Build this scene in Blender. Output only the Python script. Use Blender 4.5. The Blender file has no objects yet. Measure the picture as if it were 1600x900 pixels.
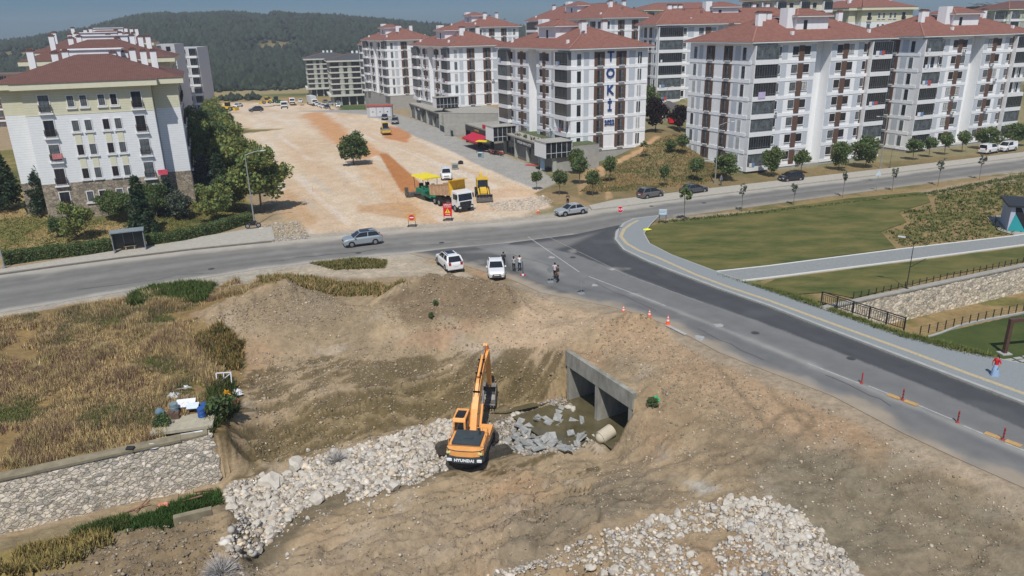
import bpy, bmesh, math, random
import numpy as np
from mathutils import Vector, Matrix
from mathutils.geometry import tessellate_polygon
R = math.radians
S = bpy.context.scene
COL = S.collection
random.seed(7); RNG = np.random.default_rng(7)

# ---------------------------------------------------------------- camera, sky, sun, exposure
FPX, YH, ROLL, HC = 1150.0, 45.0, R(1.2), 24.0
PITCH = math.atan((450-YH)*math.cos(ROLL)/FPX)
cam = bpy.data.cameras.new('camera'); camo = bpy.data.objects.new('camera', cam); COL.objects.link(camo)
cam.sensor_width = 36; cam.lens = 36*FPX/1600; cam.clip_start = .5; cam.clip_end = 20000
_f = np.array([0, math.cos(PITCH), -math.sin(PITCH)]); _u0 = np.array([0, math.sin(PITCH), math.cos(PITCH)]); _r0 = np.array([1., 0, 0])
_r = _r0*math.cos(ROLL)-_u0*math.sin(ROLL); _u = _r0*math.sin(ROLL)+_u0*math.cos(ROLL)
camo.matrix_world = Matrix(((_r[0], _u[0], -_f[0], 0), (_r[1], _u[1], -_f[1], 0), (_r[2], _u[2], -_f[2], HC), (0, 0, 0, 1)))
S.camera = camo
SUN_EL, SUN_AZ = R(57), R(186)      # azimuth clockwise from +Y
w = bpy.data.worlds.new('World'); S.world = w; w.use_nodes = True
nt = w.node_tree; bg = nt.nodes['Background']
sk = nt.nodes.new('ShaderNodeTexSky'); sk.sky_type = 'NISHITA'; sk.sun_disc = False
sk.sun_elevation = SUN_EL; sk.sun_rotation = SUN_AZ; sk.air_density = 1.0; sk.dust_density = 0.6; sk.ozone_density = 1.6; sk.altitude = 300
_tc = nt.nodes.new('ShaderNodeTexCoord'); _sx = nt.nodes.new('ShaderNodeSeparateXYZ'); nt.links.new(_tc.outputs['Generated'], _sx.inputs[0])
_mr = nt.nodes.new('ShaderNodeMapRange'); _mr.inputs[1].default_value = .05; _mr.inputs[2].default_value = .5; nt.links.new(_sx.outputs[2], _mr.inputs[0])
_c = nt.nodes.new('ShaderNodeMix'); _c.data_type = 'RGBA'; _c.inputs[6].default_value = (.195, .31, .50, 1); _c.inputs[7].default_value = (1, 1, 1, 1); nt.links.new(_mr.outputs[0], _c.inputs[0])
_m = nt.nodes.new('ShaderNodeMix'); _m.data_type = 'RGBA'; _m.blend_type = 'MULTIPLY'; _m.inputs[0].default_value = 1; nt.links.new(sk.outputs[0], _m.inputs[6]); nt.links.new(_c.outputs[2], _m.inputs[7])
nt.links.new(_m.outputs[2], bg.inputs[0]); bg.inputs[1].default_value = 0.1
sl = bpy.data.lights.new('sun', 'SUN'); sl.energy = 3.75; sl.angle = R(.5); sl.color = (1, .965, .90)
so = bpy.data.objects.new('sun', sl); COL.objects.link(so)
sd = Vector((math.sin(SUN_AZ)*math.cos(SUN_EL), math.cos(SUN_AZ)*math.cos(SUN_EL), math.sin(SUN_EL)))
so.rotation_euler = sd.to_track_quat('Z', 'Y').to_euler(); so.location = sd*200
S.view_settings.view_transform = 'Standard'; S.view_settings.look = 'None'; S.view_settings.gamma = 1
S.view_settings.use_curve_mapping = False; S.view_settings.exposure = 0.06

# ---------------------------------------------------------------- picking points on the ground
def ray(px, py):
    d = _f+_r*((px-800)/FPX)+_u*((450-py)/FPX); return d
def at(px, py, z=0.0):
    d = ray(px, py); t = (z-HC)/d[2]; return (d[0]*t, d[1]*t, z)
def pt(px, py, zc):                      # point of a ray at camera depth zc
    d = ray(px, py); return (d[0]*zc, d[1]*zc, HC+d[2]*zc)

# ---------------------------------------------------------------- numpy noise
def _hash(ix, iy, s):
    n = (ix.astype(np.int64)*374761393 + iy.astype(np.int64)*668265263 + s*1442695041) & 0x7fffffff
    n = ((n ^ (n >> 13))*1274126177) & 0x7fffffff
    return ((n ^ (n >> 16)) & 0xffff)/65535.0
def vnoise(x, y, s=0):
    ix = np.floor(x); iy = np.floor(y); fx = x-ix; fy = y-iy
    fx = fx*fx*(3-2*fx); fy = fy*fy*(3-2*fy)
    a = _hash(ix, iy, s); b = _hash(ix+1, iy, s); c = _hash(ix, iy+1, s); d = _hash(ix+1, iy+1, s)
    return (a*(1-fx)+b*fx)*(1-fy)+(c*(1-fx)+d*fx)*fy
def fbm(x, y, sc, oct=4, s=0):
    t = 0; a = .5; n = 0
    for i in range(oct):
        t = t+a*vnoise(x/sc, y/sc, s+i*17); n += a; a *= .5; sc *= .5
    return t/n-.5
def sst(x): x = np.clip(x, 0, 1); return x*x*(3-2*x)

# ---------------------------------------------------------------- terrain height
def edge_pts(l, z): return [(a, b, z) for a, b in l]
NEAR = edge_pts([(0,497),(100,480),(200,462),(300,447),(400,437),(500,432),(600,432),(660,418),(760,440),(830,455),(900,472),(950,489),(1045,512),(1125,555),(1200,585),(1300,625),(1410,680),(1500,722),(1600,768),(1750,845)], -.06)
NEAR += [(460,424,-.06),(540,424,-.06),(600,424,-.06),(640,425,-.06),(700,424,-.06),(0,540,-.5),(100,530,-.5),(200,515,-.5),(300,490,-.4),(0,650,-1.2),(150,640,-1.2),(300,600,-1.1),(-120,640,-1.2),(-150,780,-1.9),(0,745,-1.9),(150,715,-1.9),(350,672,-1.9),(250,660,-1.6),
 (886,546,-1.25),(936,576,-1.25),(990,610,-1.25),(920,540,-1.0),(970,550,-.9),(1010,585,-1.0),(1040,620,-1.5),(985,494,.55),(1015,503,.35),(950,510,-.1),
 (1050,560,-.4),(1100,590,-.5),(1150,640,-.9),(1100,680,-2.0),(1050,660,-2),(1200,680,-1.1),(1300,740,-1.2),(1400,800,-1.4),(1500,850,-1.4),(1600,890,-1.2),
 (1010,660,-2.6),(990,690,-4.0),(965,705,-4.9),(850,720,-5.0),(800,738,-5.1),(900,780,-3.8),(1000,740,-3.4),(700,785,-4.6),(600,825,-4.3),(500,885,-4.2),(800,860,-3.6),(700,900,-3.8),
 (1000,850,-3),(1200,850,-2.3),(1200,790,-2.2),(1100,900,-2.7),(1400,900,-2.1),(800,1100,-3.2),(400,1100,-4),(1300,1100,-2),(1800,950,-1.2),
 (740,715,-5.6),(850,680,-5.6),(895,645,-5.7),(930,668,-5.7),(800,645,-5.7),(700,700,-5.6),(600,720,-5.6),(500,760,-5.7),(400,790,-5.7),(420,840,-5.6),(370,860,-5.6),(400,745,-5.5),(360,760,-5.4),
 (370,740,-5.0),(450,708,-5.2),(550,680,-5.2),(650,655,-5.2),(750,640,-5.3),(830,622,-5.4),(872,620,-5.5),
 (385,680,-3.6),(400,640,-2.9),(500,630,-3.0),(600,615,-3.2),(700,600,-3.3),(800,582,-3.2),(860,572,-2.6),
 (400,570,-1.5),(500,560,-1.7),(600,560,-1.7),(700,550,-1.8),(800,535,-1.4),(860,535,-1.2),
 (400,475,.6),(350,495,.3),(450,452,1.2),(430,510,.0),(560,480,.1),(650,450,1.3),(700,440,1.8),(760,452,1.3),(800,472,.3),(620,480,.9),(700,485,.6),(520,515,-.8),(650,525,-.7),(800,505,-.6),(850,490,-.4),(900,500,-.3),(340,560,-1.0),(520,470,-.1),(550,445,-.2)]
_C = np.array([at(*p) for p in NEAR])
def _tps(r2): return r2*np.log(r2+1e-9)*.5
def rbf_fit(P):
    n = len(P); d2 = ((P[:, None, :2]-P[None, :, :2])**2).sum(-1)
    A = np.zeros((n+3, n+3)); A[:n, :n] = _tps(d2)+np.eye(n)*2.0; A[:n, n] = 1; A[:n, n+1:] = P[:, :2]; A[n:, :n] = A[:n, n:].T
    return np.linalg.solve(A, np.concatenate([P[:, 2], [0, 0, 0]]))
_W = rbf_fit(_C)
HEAPS = [(*at(738,472,.3)[:2],1.15,4.4,1.9,-.15),(*at(650,470,.3)[:2],1.1,3.6,2.2,.2),(*at(800,478,.2)[:2],.6,2.6,1.6,-.5),(*at(430,475,.3)[:2],1.3,5.0,2.6,.25),(*at(520,487,.2)[:2],.9,3.4,2.0,.1),(*at(350,500,0)[:2],.8,3.2,2.2,.4),(*at(985,508,.2)[:2],.6,2.2,1.2,-.6),(*at(1030,518,0)[:2],.5,2.4,1.1,-.8),(*at(600,500,0)[:2],.5,2.4,1.5,0.)]
def rbf_eval(x, y):
    o = np.empty(x.shape); n = len(_C)
    for i in range(0, x.size, 20000):
        xs = x.flat[i:i+20000]; ys = y.flat[i:i+20000]
        d2 = (xs[:, None]-_C[None, :, 0])**2+(ys[:, None]-_C[None, :, 1])**2
        o.flat[i:i+20000] = _tps(d2)@_W[:n]+_W[n]+_W[n+1]*xs+_W[n+2]*ys
    return o
def seg_dist(x, y, a, b):
    dx, dy = b[0]-a[0], b[1]-a[1]; t = np.clip(((x-a[0])*dx+(y-a[1])*dy)/(dx*dx+dy*dy), 0, 1)
    return np.hypot(x-a[0]-t*dx, y-a[1]-t*dy)
def poly_sd(x, y, poly):                 # signed distance, negative inside
    d = np.full(x.shape, 1e9); ins = np.zeros(x.shape, bool); n = len(poly)
    for i in range(n):
        a = poly[i]; b = poly[(i+1) % n]
        d = np.minimum(d, seg_dist(x, y, a, b))
        if a[1] != b[1]:
            c = ((a[1] > y) != (b[1] > y)) & (x < (b[0]-a[0])*(y-a[1])/(b[1]-a[1])+a[0]); ins ^= c
    return np.where(ins, -d, d)
def side(x, y, a, b):                    # signed distance to an infinite line, + on the left of a->b
    dx, dy = b[0]-a[0], b[1]-a[1]; L = math.hypot(dx, dy)
    return (dx*(y-a[1])-dy*(x-a[0]))/L
def P0(l, z=0.0): return [at(a, b, z)[:2] for a, b in l]
ROAD_TOP = [(-250,460),(0,430),(100,416),(200,403),(300,391),(400,381),(500,371),(600,362),(700,354),(800,346),(870,340),(925,330),(1000,320),(1100,307),(1250,289),(1400,271),(1600,246),(1900,208)]
ROAD_BOT = [(1900,226),(1600,266),(1400,293),(1250,313),(1100,333),(1040,341),(980,352),(900,368),(800,381),(700,390),(600,399),(500,409),(400,421),(300,437),(200,454),(100,471),(0,488),(-250,530)]
MAIN = P0(ROAD_TOP+ROAD_BOT)
SIDE_R = [(975,350),(964,363),(962,375),(975,391),(1010,408),(1050,424),(1122,451),(1200,478),(1300,517),(1450,574),(1600,631),(1800,707)]
SIDE_L = [(1800,850),(1600,762),(1500,718),(1410,676),(1300,618),(1200,580),(1125,551),(1045,508),(985,487),(950,478),(900,468),(845,457),(800,437),(760,425),(720,413),(660,401),(640,396)]
SIDE = P0(SIDE_R+SIDE_L+[(700,388),(800,379),(900,366)])
PAV_OUT = [(1030,338),(1017,351),(1006,366),(1015,382),(1050,400),(1117,425),(1187,450),(1225,461),(1325,498),(1407,526),(1487,548),(1562,563),(1600,571),(1800,615)]
PAVE = P0([(975,350),(990,343),(1012,340)]+PAV_OUT+[(1800,707)]+SIDE_R[::-1][1:])
NWALL_A, NWALL_B = np.array(at(345,752,-5.5)[:2]), np.array(at(-10,838,-5.5)[:2])      # foot of the left stone wall
_wd = (NWALL_A-NWALL_B)/np.linalg.norm(NWALL_A-NWALL_B); _wn = np.array([-_wd[1], _wd[0]])
LOW_A, LOW_B = np.array(at(325,794,-3.7)[:2]), np.array(at(0,872,-3.7)[:2])
CUL_A = np.array(at(886,549,-1.15)[:2]); CUL_B = np.array(at(987,614,-1.15)[:2])
CH2 = [at(1288,484,0)[:2], at(1620,413,0)[:2], at(2100,330,0)[:2], at(2100,380,0)[:2], at(1620,480,0)[:2], at(1447,521,0)[:2], at(1412,518,0)[:2], at(1284,474,0)[:2]]
HEDGE_A, HEDGE_B = at(0,412)[:2], at(385,352)[:2]
SITE_L = (at(445,368)[:2], at(335,178)[:2])
SHOP_A, SHOP_B = at(868,275)[:2], at(640,178)[:2]
HP = np.array([(-600,70),(-200,74),(-50,70),(20,69),(100,60),(160,52),(200,45),(250,37),(300,33),(350,31),(400,30),(450,34),(500,38),(540,41),(570,44),(620,47),(690,53),(760,56),(820,58),(900,75),(1100,95),(3000,120)], float)
RUTS = [P0(l, z) for l, z in (([(1120,740),(1000,762),(860,795),(700,845),(540,905)], -3.6), ([(1140,585),(1200,640),(1290,715),(1420,790),(1620,880)], -.9), ([(1620,850),(1480,800),(1330,770),(1180,765),(1050,790)], -1.8), ([(1240,690),(1180,720),(1080,735),(980,745)], -2.4))]
def rutf(x, y):
    m = np.zeros(x.shape)
    for P in RUTS:
        d = np.full(x.shape, 1e9)
        for a, b in zip(P[:-1], P[1:]): d = np.minimum(d, seg_dist(x, y, a, b))
        m = np.maximum(m, np.exp(-((d-1.0)/.24)**2))
    return m*sst(vnoise(x*.5, y*.5, 61)*3-.6)
def ridf(x, y): return np.abs(fbm((x*.88+y*.47)*.16, x*.47-y*.88+.5*np.sin(x*.35), .62, 3, 31))
def zfun(x, y, detail=True):
    x = np.asarray(x, float); y = np.asarray(y, float); shp = x.shape; x = x.ravel(); y = y.ravel()
    z = np.full(x.shape, -.06)
    # garden in front of the cream block rises to its plinth
    d = side(x, y, HEDGE_A, HEDGE_B); m = sst((side(x, y, *SITE_L)-0)/8)*sst((y-60)/20)
    z = z+m*(sst((d-2)/22)*2.3)+m*(d > 1)*.12*fbm(x, y, 6, 3)
    # grassy mound between the white blocks, terrace behind the shops, rise behind
    g = 4.3*np.exp(-(((x-29.5)/9)**2+((y-148)/17)**2)); z = z+g*sst((y-118)/6)*sst((x-9)/10)
    d = -side(x, y, SHOP_A, SHOP_B); k = sst((y-132)/10)*sst((95-(x-.42*(y-130)))/60)
    k2 = sst((y-160)/40)
    z = z+np.maximum(k*sst((d-9)/2.5)*3.2*sst((y-150)/20), k2*sst((d-9)/2.5)*5.0)+sst((d-26)/40)*sst((y-150)/40)*3.5
    # valley far behind and the wooded hill
    z = z-6.5*sst((y-235)/90)*sst((60-x)/80)
    px = 800+FPX*x/np.maximum(y*.943+8, 1)
    yr = np.interp(px, HP[:, 0], HP[:, 1]); yh = 62-.0214*px
    D = 1050.0; top = HC+D*(yh-yr)/FPX/.95
    r = np.hypot(x, y)
    hill = sst((r-(500+60*fbm(x, y, 300, 2, 5)))/(D-500))
    z = np.where((y > 300), z+(top+6.5)*hill*sst((y-300)/100)+hill*9*fbm(x, y, 90, 4, 9), z)
    far = sst((r-1300)/900); z = z*(1-far)+far*(-30)
    # near excavation
    nm = (x > -75) & (x < 60) & (y < 90) & (y > 5)
    xs, ys = x[nm], y[nm]
    if xs.size:
        e = rbf_eval(xs, ys)
        e = np.clip(e, -5.8, 2.2)
        for mx_, my_, mh_, sx_, sy_, ma_ in HEAPS:
            ca, sa = math.cos(ma_), math.sin(ma_); du = (xs-mx_)*ca+(ys-my_)*sa; dv = -(xs-mx_)*sa+(ys-my_)*ca
            q = np.hypot(du/sx_, dv/sy_)+.35*fbm(xs, ys, 3.2, 3, 13); e = np.maximum(e, e*.35+mh_*np.clip(1.15-q, 0, 1)**1.0+.0) if False else e+mh_*sst(1.2-q)
        # channel to the left, between the two walls
        s = (xs-NWALL_B[0])*_wn[0]+(ys-NWALL_B[1])*_wn[1]; l = (xs-NWALL_B[0])*_wd[0]+(ys-NWALL_B[1])*_wd[1]; Lw = np.linalg.norm(NWALL_A-NWALL_B)
        up = np.minimum(e, -1.2-.03*np.maximum(3-s, 0)); up = np.where(s < 3, -1.95+(e+1.95)*sst((s-.4)/2.6), e)
        sl2 = side(xs, ys, LOW_B, LOW_A)
        chn = np.where(sl2 > 0, -5.55, -3.85+.35*sst(-sl2/6))
        chn = chn+(-5.55-chn)*sst((l-Lw-1.0)/2.0)*(sl2 < 0)*sst((sl2+2.5)/2)
        b = np.where(s > .25, up, chn)
        wgt = 1-sst((l-(Lw-.2))/2.5)
        # let the mixing end sharply above the wall
        e = np.where(l < Lw+2.5, b*wgt+e*(1-wgt), e)
        # steps of ground behind the culvert face
        cd = CUL_B-CUL_A; cl = np.linalg.norm(cd); t = ((xs-CUL_A[0])*cd[0]+(ys-CUL_A[1])*cd[1])/cl; n = ((xs-CUL_A[0])*(-cd[1])+(ys-CUL_A[1])*cd[0])/cl
        inn = (t > -.6) & (t < cl+.3)
        e = np.where(inn & (n > .12) & (n < 3), np.maximum(e, -1.38), e)
        e = np.where(inn & (n <= .12) & (n > -2.2), np.minimum(e, -5.6+.0*n), e)
        if detail:
            rough = sst((-poly_sd(xs, ys, MAIN)*-1-1)/2)*sst((poly_sd(xs, ys, SIDE)-.3)/2)
            inl = (s > .4) & (l < Lw+1)
            a = np.where(inl, .12, .55)
            slope = sst((-e-2)/1.5)*sst((e+5.5)/.8)*(xs < 5)
            rid = ridf(xs, ys); hp = sst((e-.25)/.5)*2
            e = e+rough*(a*fbm(xs, ys, 3.0, 5, 3)+.16*(1-inl)*fbm(xs, ys, .9, 3, 8)-.09*rutf(xs, ys)*(.6+.8*vnoise(xs*3, ys*3, 62))-.55*slope*np.clip(rid*6, 0, 1)*(1-inl*1.0)+hp*(.5*fbm(xs, ys, 1.3, 4, 19)+.25*fbm(xs, ys, .5, 2, 29))-.22*(1-inl)*np.clip(.16-np.abs(fbm(xs*.8, ys*1.2, 1.7, 3, 79)), 0, 1)*5*sst((-e-.4)/1.5)*sst((e+5.3)/.6)-.5*(1-inl)*sst((xs+30)/10)*np.clip(.12-np.abs(fbm(xs, ys*1.4, 4.5, 4, 77)), 0, 1)*4*sst((-e-.2)/1))
        # keep the ground under the roads
        f = sst((poly_sd(xs, ys, MAIN)-.0)/1.5)*sst((poly_sd(xs, ys, SIDE))/1.2)
        e = -.06+(e+.06)*f
        right = side(xs, ys, at(985,484)[:2], at(1600,765)[:2]) > 0     # beyond the side road: park level
        north = side(xs, ys, at(0,490)[:2], at(700,392)[:2]) > 0
        park = right & (xs > 6)
        z[nm] = np.where(park | north & (ys > 72), z[nm], e)
    sdc = poly_sd(x, y, CH2); z = np.where(sdc < .3, -2.9, z)
    for P in (MAIN, SIDE, PAVE):
        sd_ = poly_sd(x, y, P); z = np.where(sd_ < .4, np.minimum(z, -.06), z)
    return z.reshape(shp)
def zat(x, y): return float(zfun(np.array([x]), np.array([y]))[0])
def gp(px, py, n=0):                     # where the ray through a pixel meets the ground
    d = ray(px, py); t0 = 24.; ts = np.concatenate([np.arange(28, 140, .5), np.arange(140, 500, 3), np.arange(500, 1500, 12)])
    X = d[0]*ts; Y = d[1]*ts; Z = HC+d[2]*ts; h = Z-zfun(X, Y)
    i = np.argmax(h < 0)
    if i == 0: return at(px, py, 0)
    ts = np.linspace(ts[i-1], ts[i], 24); X = d[0]*ts; Y = d[1]*ts; Z = HC+d[2]*ts; zz = zfun(X, Y); h = Z-zz; i = np.argmax(h < 0)
    return (X[i], Y[i], zz[i])
GP = gp

# ---------------------------------------------------------------- materials
MATS = {}
def mat(name, col, rough=.8, var=.12, scale=3.0, bump=0.0, metal=0.0, attr=None, spec=.3, stretch=None, rot=0.0, col2=None, det=6.0, bscale=None):
    if name in MATS: return MATS[name]
    m = bpy.data.materials.new(name); m.use_nodes = True; n = m.node_tree; N = n.nodes; L = n.links
    b = N['Principled BSDF']; b.inputs['Roughness'].default_value = rough; b.inputs['Metallic'].default_value = metal
    b.inputs['Specular IOR Level'].default_value = spec
    tc = N.new('ShaderNodeTexCoord'); mp = N.new('ShaderNodeMapping'); L.new(tc.outputs['Object'], mp.inputs[0])
    mp.inputs['Rotation'].default_value = (0, 0, rot)
    if stretch: mp.inputs['Scale'].default_value = stretch
    no = N.new('ShaderNodeTexNoise'); no.inputs['Scale'].default_value = scale; no.inputs['Detail'].default_value = det; no.inputs['Roughness'].default_value = .62
    L.new(mp.outputs[0], no.inputs['Vector'])
    mx = N.new('ShaderNodeMix'); mx.data_type = 'RGBA'
    c2 = col2 if col2 else tuple(min(1, c*(1+var)) for c in col); c1 = col if col2 else tuple(c*(1-var) for c in col)
    rp = N.new('ShaderNodeMapRange'); rp.inputs[1].default_value = .3; rp.inputs[2].default_value = .7; L.new(no.outputs[0], rp.inputs[0])
    L.new(rp.outputs[0], mx.inputs[0]); mx.inputs[6].default_value = (*c1, 1); mx.inputs[7].default_value = (*c2, 1)
    out = mx.outputs[2]
    if attr:
        at_ = N.new('ShaderNodeAttribute'); at_.attribute_name = attr
        mm = N.new('ShaderNodeMix'); mm.data_type = 'RGBA'; mm.blend_type = 'MULTIPLY'; mm.inputs[0].default_value = 1
        L.new(out, mm.inputs[6]); L.new(at_.outputs['Color'], mm.inputs[7]); out = mm.outputs[2]
    L.new(out, b.inputs['Base Color'])
    if bump:
        bp = N.new('ShaderNodeBump'); bp.inputs['Strength'].default_value = 1; bp.inputs['Distance'].default_value = bump
        if bscale:
            n2 = N.new('ShaderNodeTexNoise'); n2.inputs['Scale'].default_value = bscale; n2.inputs['Detail'].default_value = 5; L.new(mp.outputs[0], n2.inputs['Vector']); L.new(n2.outputs[0], bp.inputs['Height'])
        else: L.new(no.outputs[0], bp.inputs['Height'])
        L.new(bp.outputs[0], b.inputs['Normal'])
    MATS[name] = m; return m
def tint(m, kind, amount=.25, scale=4, **k):      # darken along a wave / voronoi so panels, boards and stones show
    n = m.node_tree; N = n.nodes; L = n.links; b = N['Principled BSDF']
    src = b.inputs['Base Color'].links[0].from_socket
    tc = N.new('ShaderNodeTexCoord'); mp = N.new('ShaderNodeMapping'); L.new(tc.outputs['Object'], mp.inputs[0])
    mm = N.new('ShaderNodeMix'); mm.data_type = 'RGBA'; mm.blend_type = 'MULTIPLY'; mm.inputs[0].default_value = 1
    if kind == 'lines':
        w_ = N.new('ShaderNodeTexWave'); w_.bands_direction = k.get('axis', 'Z'); w_.inputs['Scale'].default_value = scale; w_.inputs['Distortion'].default_value = k.get('dist', .0)
        L.new(mp.outputs[0], w_.inputs[0]); fac = w_.outputs[1]; lo, hi = k.get('lo', 0), k.get('hi', .25)
    elif kind == 'stones':
        w_ = N.new('ShaderNodeTexVoronoi'); w_.feature = 'DISTANCE_TO_EDGE'; w_.inputs['Scale'].default_value = scale; mp.inputs['Scale'].default_value = k.get('sc', (1, 1, 1.3))
        nz = N.new('ShaderNodeTexNoise'); nz.inputs['Scale'].default_value = 2.6; nz.inputs['Detail'].default_value = 3; L.new(mp.outputs[0], nz.inputs['Vector']); vm = N.new('ShaderNodeVectorMath'); vm.operation = 'MULTIPLY_ADD'; vm.inputs[1].default_value = (.55, .55, .55); L.new(nz.outputs['Color'], vm.inputs[0]); L.new(mp.outputs[0], vm.inputs[2]); mp = vm
        L.new(mp.outputs[0], w_.inputs[0]); fac = w_.outputs[0]; lo, hi = .015, .16
    r_ = N.new('ShaderNodeMapRange'); r_.inputs[1].default_value = lo; r_.inputs[2].default_value = hi; r_.inputs[3].default_value = 1-amount; r_.inputs[4].default_value = 1
    L.new(fac, r_.inputs[0]); L.new(src, mm.inputs[6]); L.new(r_.outputs[0], mm.inputs[7]); out = mm.outputs[2]
    if kind == 'stones':
        v2 = N.new('ShaderNodeTexVoronoi'); v2.inputs['Scale'].default_value = scale; L.new(mp.outputs[0], v2.inputs[0])
        hs = N.new('ShaderNodeMix'); hs.data_type = 'RGBA'; hs.blend_type = 'MULTIPLY'; hs.inputs[0].default_value = 1
        cr = N.new('ShaderNodeValToRGB'); cr.color_ramp.elements[0].color = (.5, .5, .48, 1); cr.color_ramp.elements[1].color = (1.0, .95, .9, 1)
        e = cr.color_ramp.elements.new(.5); e.color = (.86, .8, .70, 1)
        sp = N.new('ShaderNodeSeparateColor'); L.new(v2.outputs['Color'], sp.inputs[0]); L.new(sp.outputs[0], cr.inputs[0])
        L.new(out, hs.inputs[6]); L.new(cr.outputs[0], hs.inputs[7]); out = hs.outputs[2]
        bp = N.new('ShaderNodeBump'); bp.inputs['Distance'].default_value = k.get('bump', .06); L.new(r_.outputs[0], bp.inputs['Height']); L.new(bp.outputs[0], b.inputs['Normal'])
    L.new(out, b.inputs['Base Color']); return m

# ---------------------------------------------------------------- mesh builder
class MB:
    def __init__(s): s.v = []; s.f = []; s.m = []; s.xf = None
    def add(s, vs, fs, mi=0):
        o = len(s.v)
        if s.xf is not None: vs = [tuple(s.xf@Vector(v)) for v in vs]
        s.v.extend(vs)
        for f in fs: s.f.append(tuple(i+o for i in f)); s.m.append(mi)
        return s
    def box(s, x0, x1, y0, y1, z0, z1, mi=0, rz=0.0, c=None):
        vs = [(x, y, z) for z in (z0, z1) for x, y in ((x0, y0), (x1, y0), (x1, y1), (x0, y1))]
        if rz:
            cx, cy = c if c else ((x0+x1)/2, (y0+y1)/2); co, si = math.cos(rz), math.sin(rz)
            vs = [(cx+(x-cx)*co-(y-cy)*si, cy+(x-cx)*si+(y-cy)*co, z) for x, y, z in vs]
        return s.add(vs, [(0, 3, 2, 1), (4, 5, 6, 7), (0, 1, 5, 4), (1, 2, 6, 5), (2, 3, 7, 6), (3, 0, 4, 7)], mi)
    def beam(s, p, q, w, h=None, mi=0, up=(0, 0, 1)):       # box along p->q
        h = h or w; p = Vector(p); q = Vector(q); d = (q-p).normalized(); u = Vector(up)
        if abs(d.dot(u)) > .98: u = Vector((0, 1, 0))
        r = d.cross(u).normalized(); u = r.cross(d)
        vs = [tuple(b+r*a*w/2+u*c*h/2) for b in (p, q) for a, c in ((-1, -1), (1, -1), (1, 1), (-1, 1))]
        return s.add(vs, [(0, 1, 2, 3), (7, 6, 5, 4), (0, 4, 5, 1), (1, 5, 6, 2), (2, 6, 7, 3), (3, 7, 4, 0)], mi)
    def cyl(s, p, q, r0, r1=None, n=10, mi=0, cap=True):
        r1 = r0 if r1 is None else r1; p = Vector(p); q = Vector(q); d = (q-p).normalized()
        a = d.cross(Vector((0, 0, 1)) if abs(d.z) < .95 else Vector((1, 0, 0))).normalized(); b = d.cross(a)
        vs = [tuple(c+(a*math.cos(t)+b*math.sin(t))*r) for c, r in ((p, r0), (q, r1)) for t in [2*math.pi*i/n for i in range(n)]]
        fs = [(i, (i+1) % n, n+(i+1) % n, n+i) for i in range(n)]
        if cap: fs += [tuple(range(n))[::-1], tuple(range(n, 2*n))]
        return s.add(vs, fs, mi)
    def prism(s, pts, axis, a, b, mi=0):                    # 2D outline extruded along an axis
        if axis == 'y': V = [(p[0], a, p[1]) for p in pts]+[(p[0], b, p[1]) for p in pts]
        elif axis == 'x': V = [(a, p[0], p[1]) for p in pts]+[(b, p[0], p[1]) for p in pts]
        else: V = [(p[0], p[1], a) for p in pts]+[(p[0], p[1], b) for p in pts]
        n = len(pts); fs = [(i, (i+1) % n, n+(i+1) % n, n+i) for i in range(n)]
        for off, flip in ((0, True), (n, False)):
            tr = tessellate_polygon([[Vector((p[0], p[1], 0)) for p in pts]])
            fs += [tuple(j+off for j in (t[::-1] if flip else t)) for t in tr]
        return s.add(V, fs, mi)
    def loft(s, rings, mi=0, cap=True):
        n = len(rings[0]); V = [v for r in rings for v in r]; fs = []
        for k in range(len(rings)-1):
            for i in range(n): fs.append((k*n+i, k*n+(i+1) % n, (k+1)*n+(i+1) % n, (k+1)*n+i))
        if cap: fs += [tuple(range(n))[::-1], tuple(range((len(rings)-1)*n, len(rings)*n))]
        return s.add(V, fs, mi)
    def ball(s, c, r, mi=0, n=8, m=5, sc=(1, 1, 1)):
        rings = []
        for k in range(1, m):
            a = math.pi*k/m; rings.append([(c[0]+r*sc[0]*math.sin(a)*math.cos(t), c[1]+r*sc[1]*math.sin(a)*math.sin(t), c[2]-r*sc[2]*math.cos(a)) for t in [2*math.pi*i/n for i in range(n)]])
        return s.loft(rings, mi)
    def build(s, name, mats, parent=None, smooth=False, bevel=0, loc=None, rz=0, recalc=True):
        me = bpy.data.meshes.new(name); me.from_pydata(s.v, [], s.f)
        if not isinstance(mats, (list, tuple)): mats = [mats]
        for m in mats: me.materials.append(m)
        me.polygons.foreach_set('material_index', s.m)
        if recalc:
            bm = bmesh.new(); bm.from_mesh(me); bmesh.ops.recalc_face_normals(bm, faces=bm.faces)
            if bevel:
                bmesh.ops.remove_doubles(bm, verts=bm.verts, dist=1e-5)
                bmesh.ops.bevel(bm, geom=[e for e in bm.edges if len(e.link_faces) == 2 and e.calc_face_angle(0) > .5], offset=bevel, segments=2, affect='EDGES', profile=.6, clamp_overlap=True)
            bm.to_mesh(me); bm.free()
        if smooth: me.polygons.foreach_set('use_smooth', [True]*len(me.polygons))
        o = bpy.data.objects.new(name, me); COL.objects.link(o)
        if parent: o.parent = parent
        if loc is not None: o.location = loc
        if rz: o.rotation_euler = (0, 0, rz)
        return o
def tag(o, label=None, cat=None, group=None, kind=None):
    if label: o['label'] = label
    if cat: o['category'] = cat
    if group: o['group'] = group
    if kind: o['kind'] = kind
    return o
def empty(name, loc, rz=0, label=None, cat=None, group=None):
    o = bpy.data.objects.new(name, None); COL.objects.link(o); o.location = loc; o.rotation_euler = (0, 0, rz); o.empty_display_size = .3
    return tag(o, label, cat, group)
KIDS = {}
def kids(o): return [c for c in COL.objects if c.parent == o]
def spec_of(o): return (o, [spec_of(c) for c in kids(o)])
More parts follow.
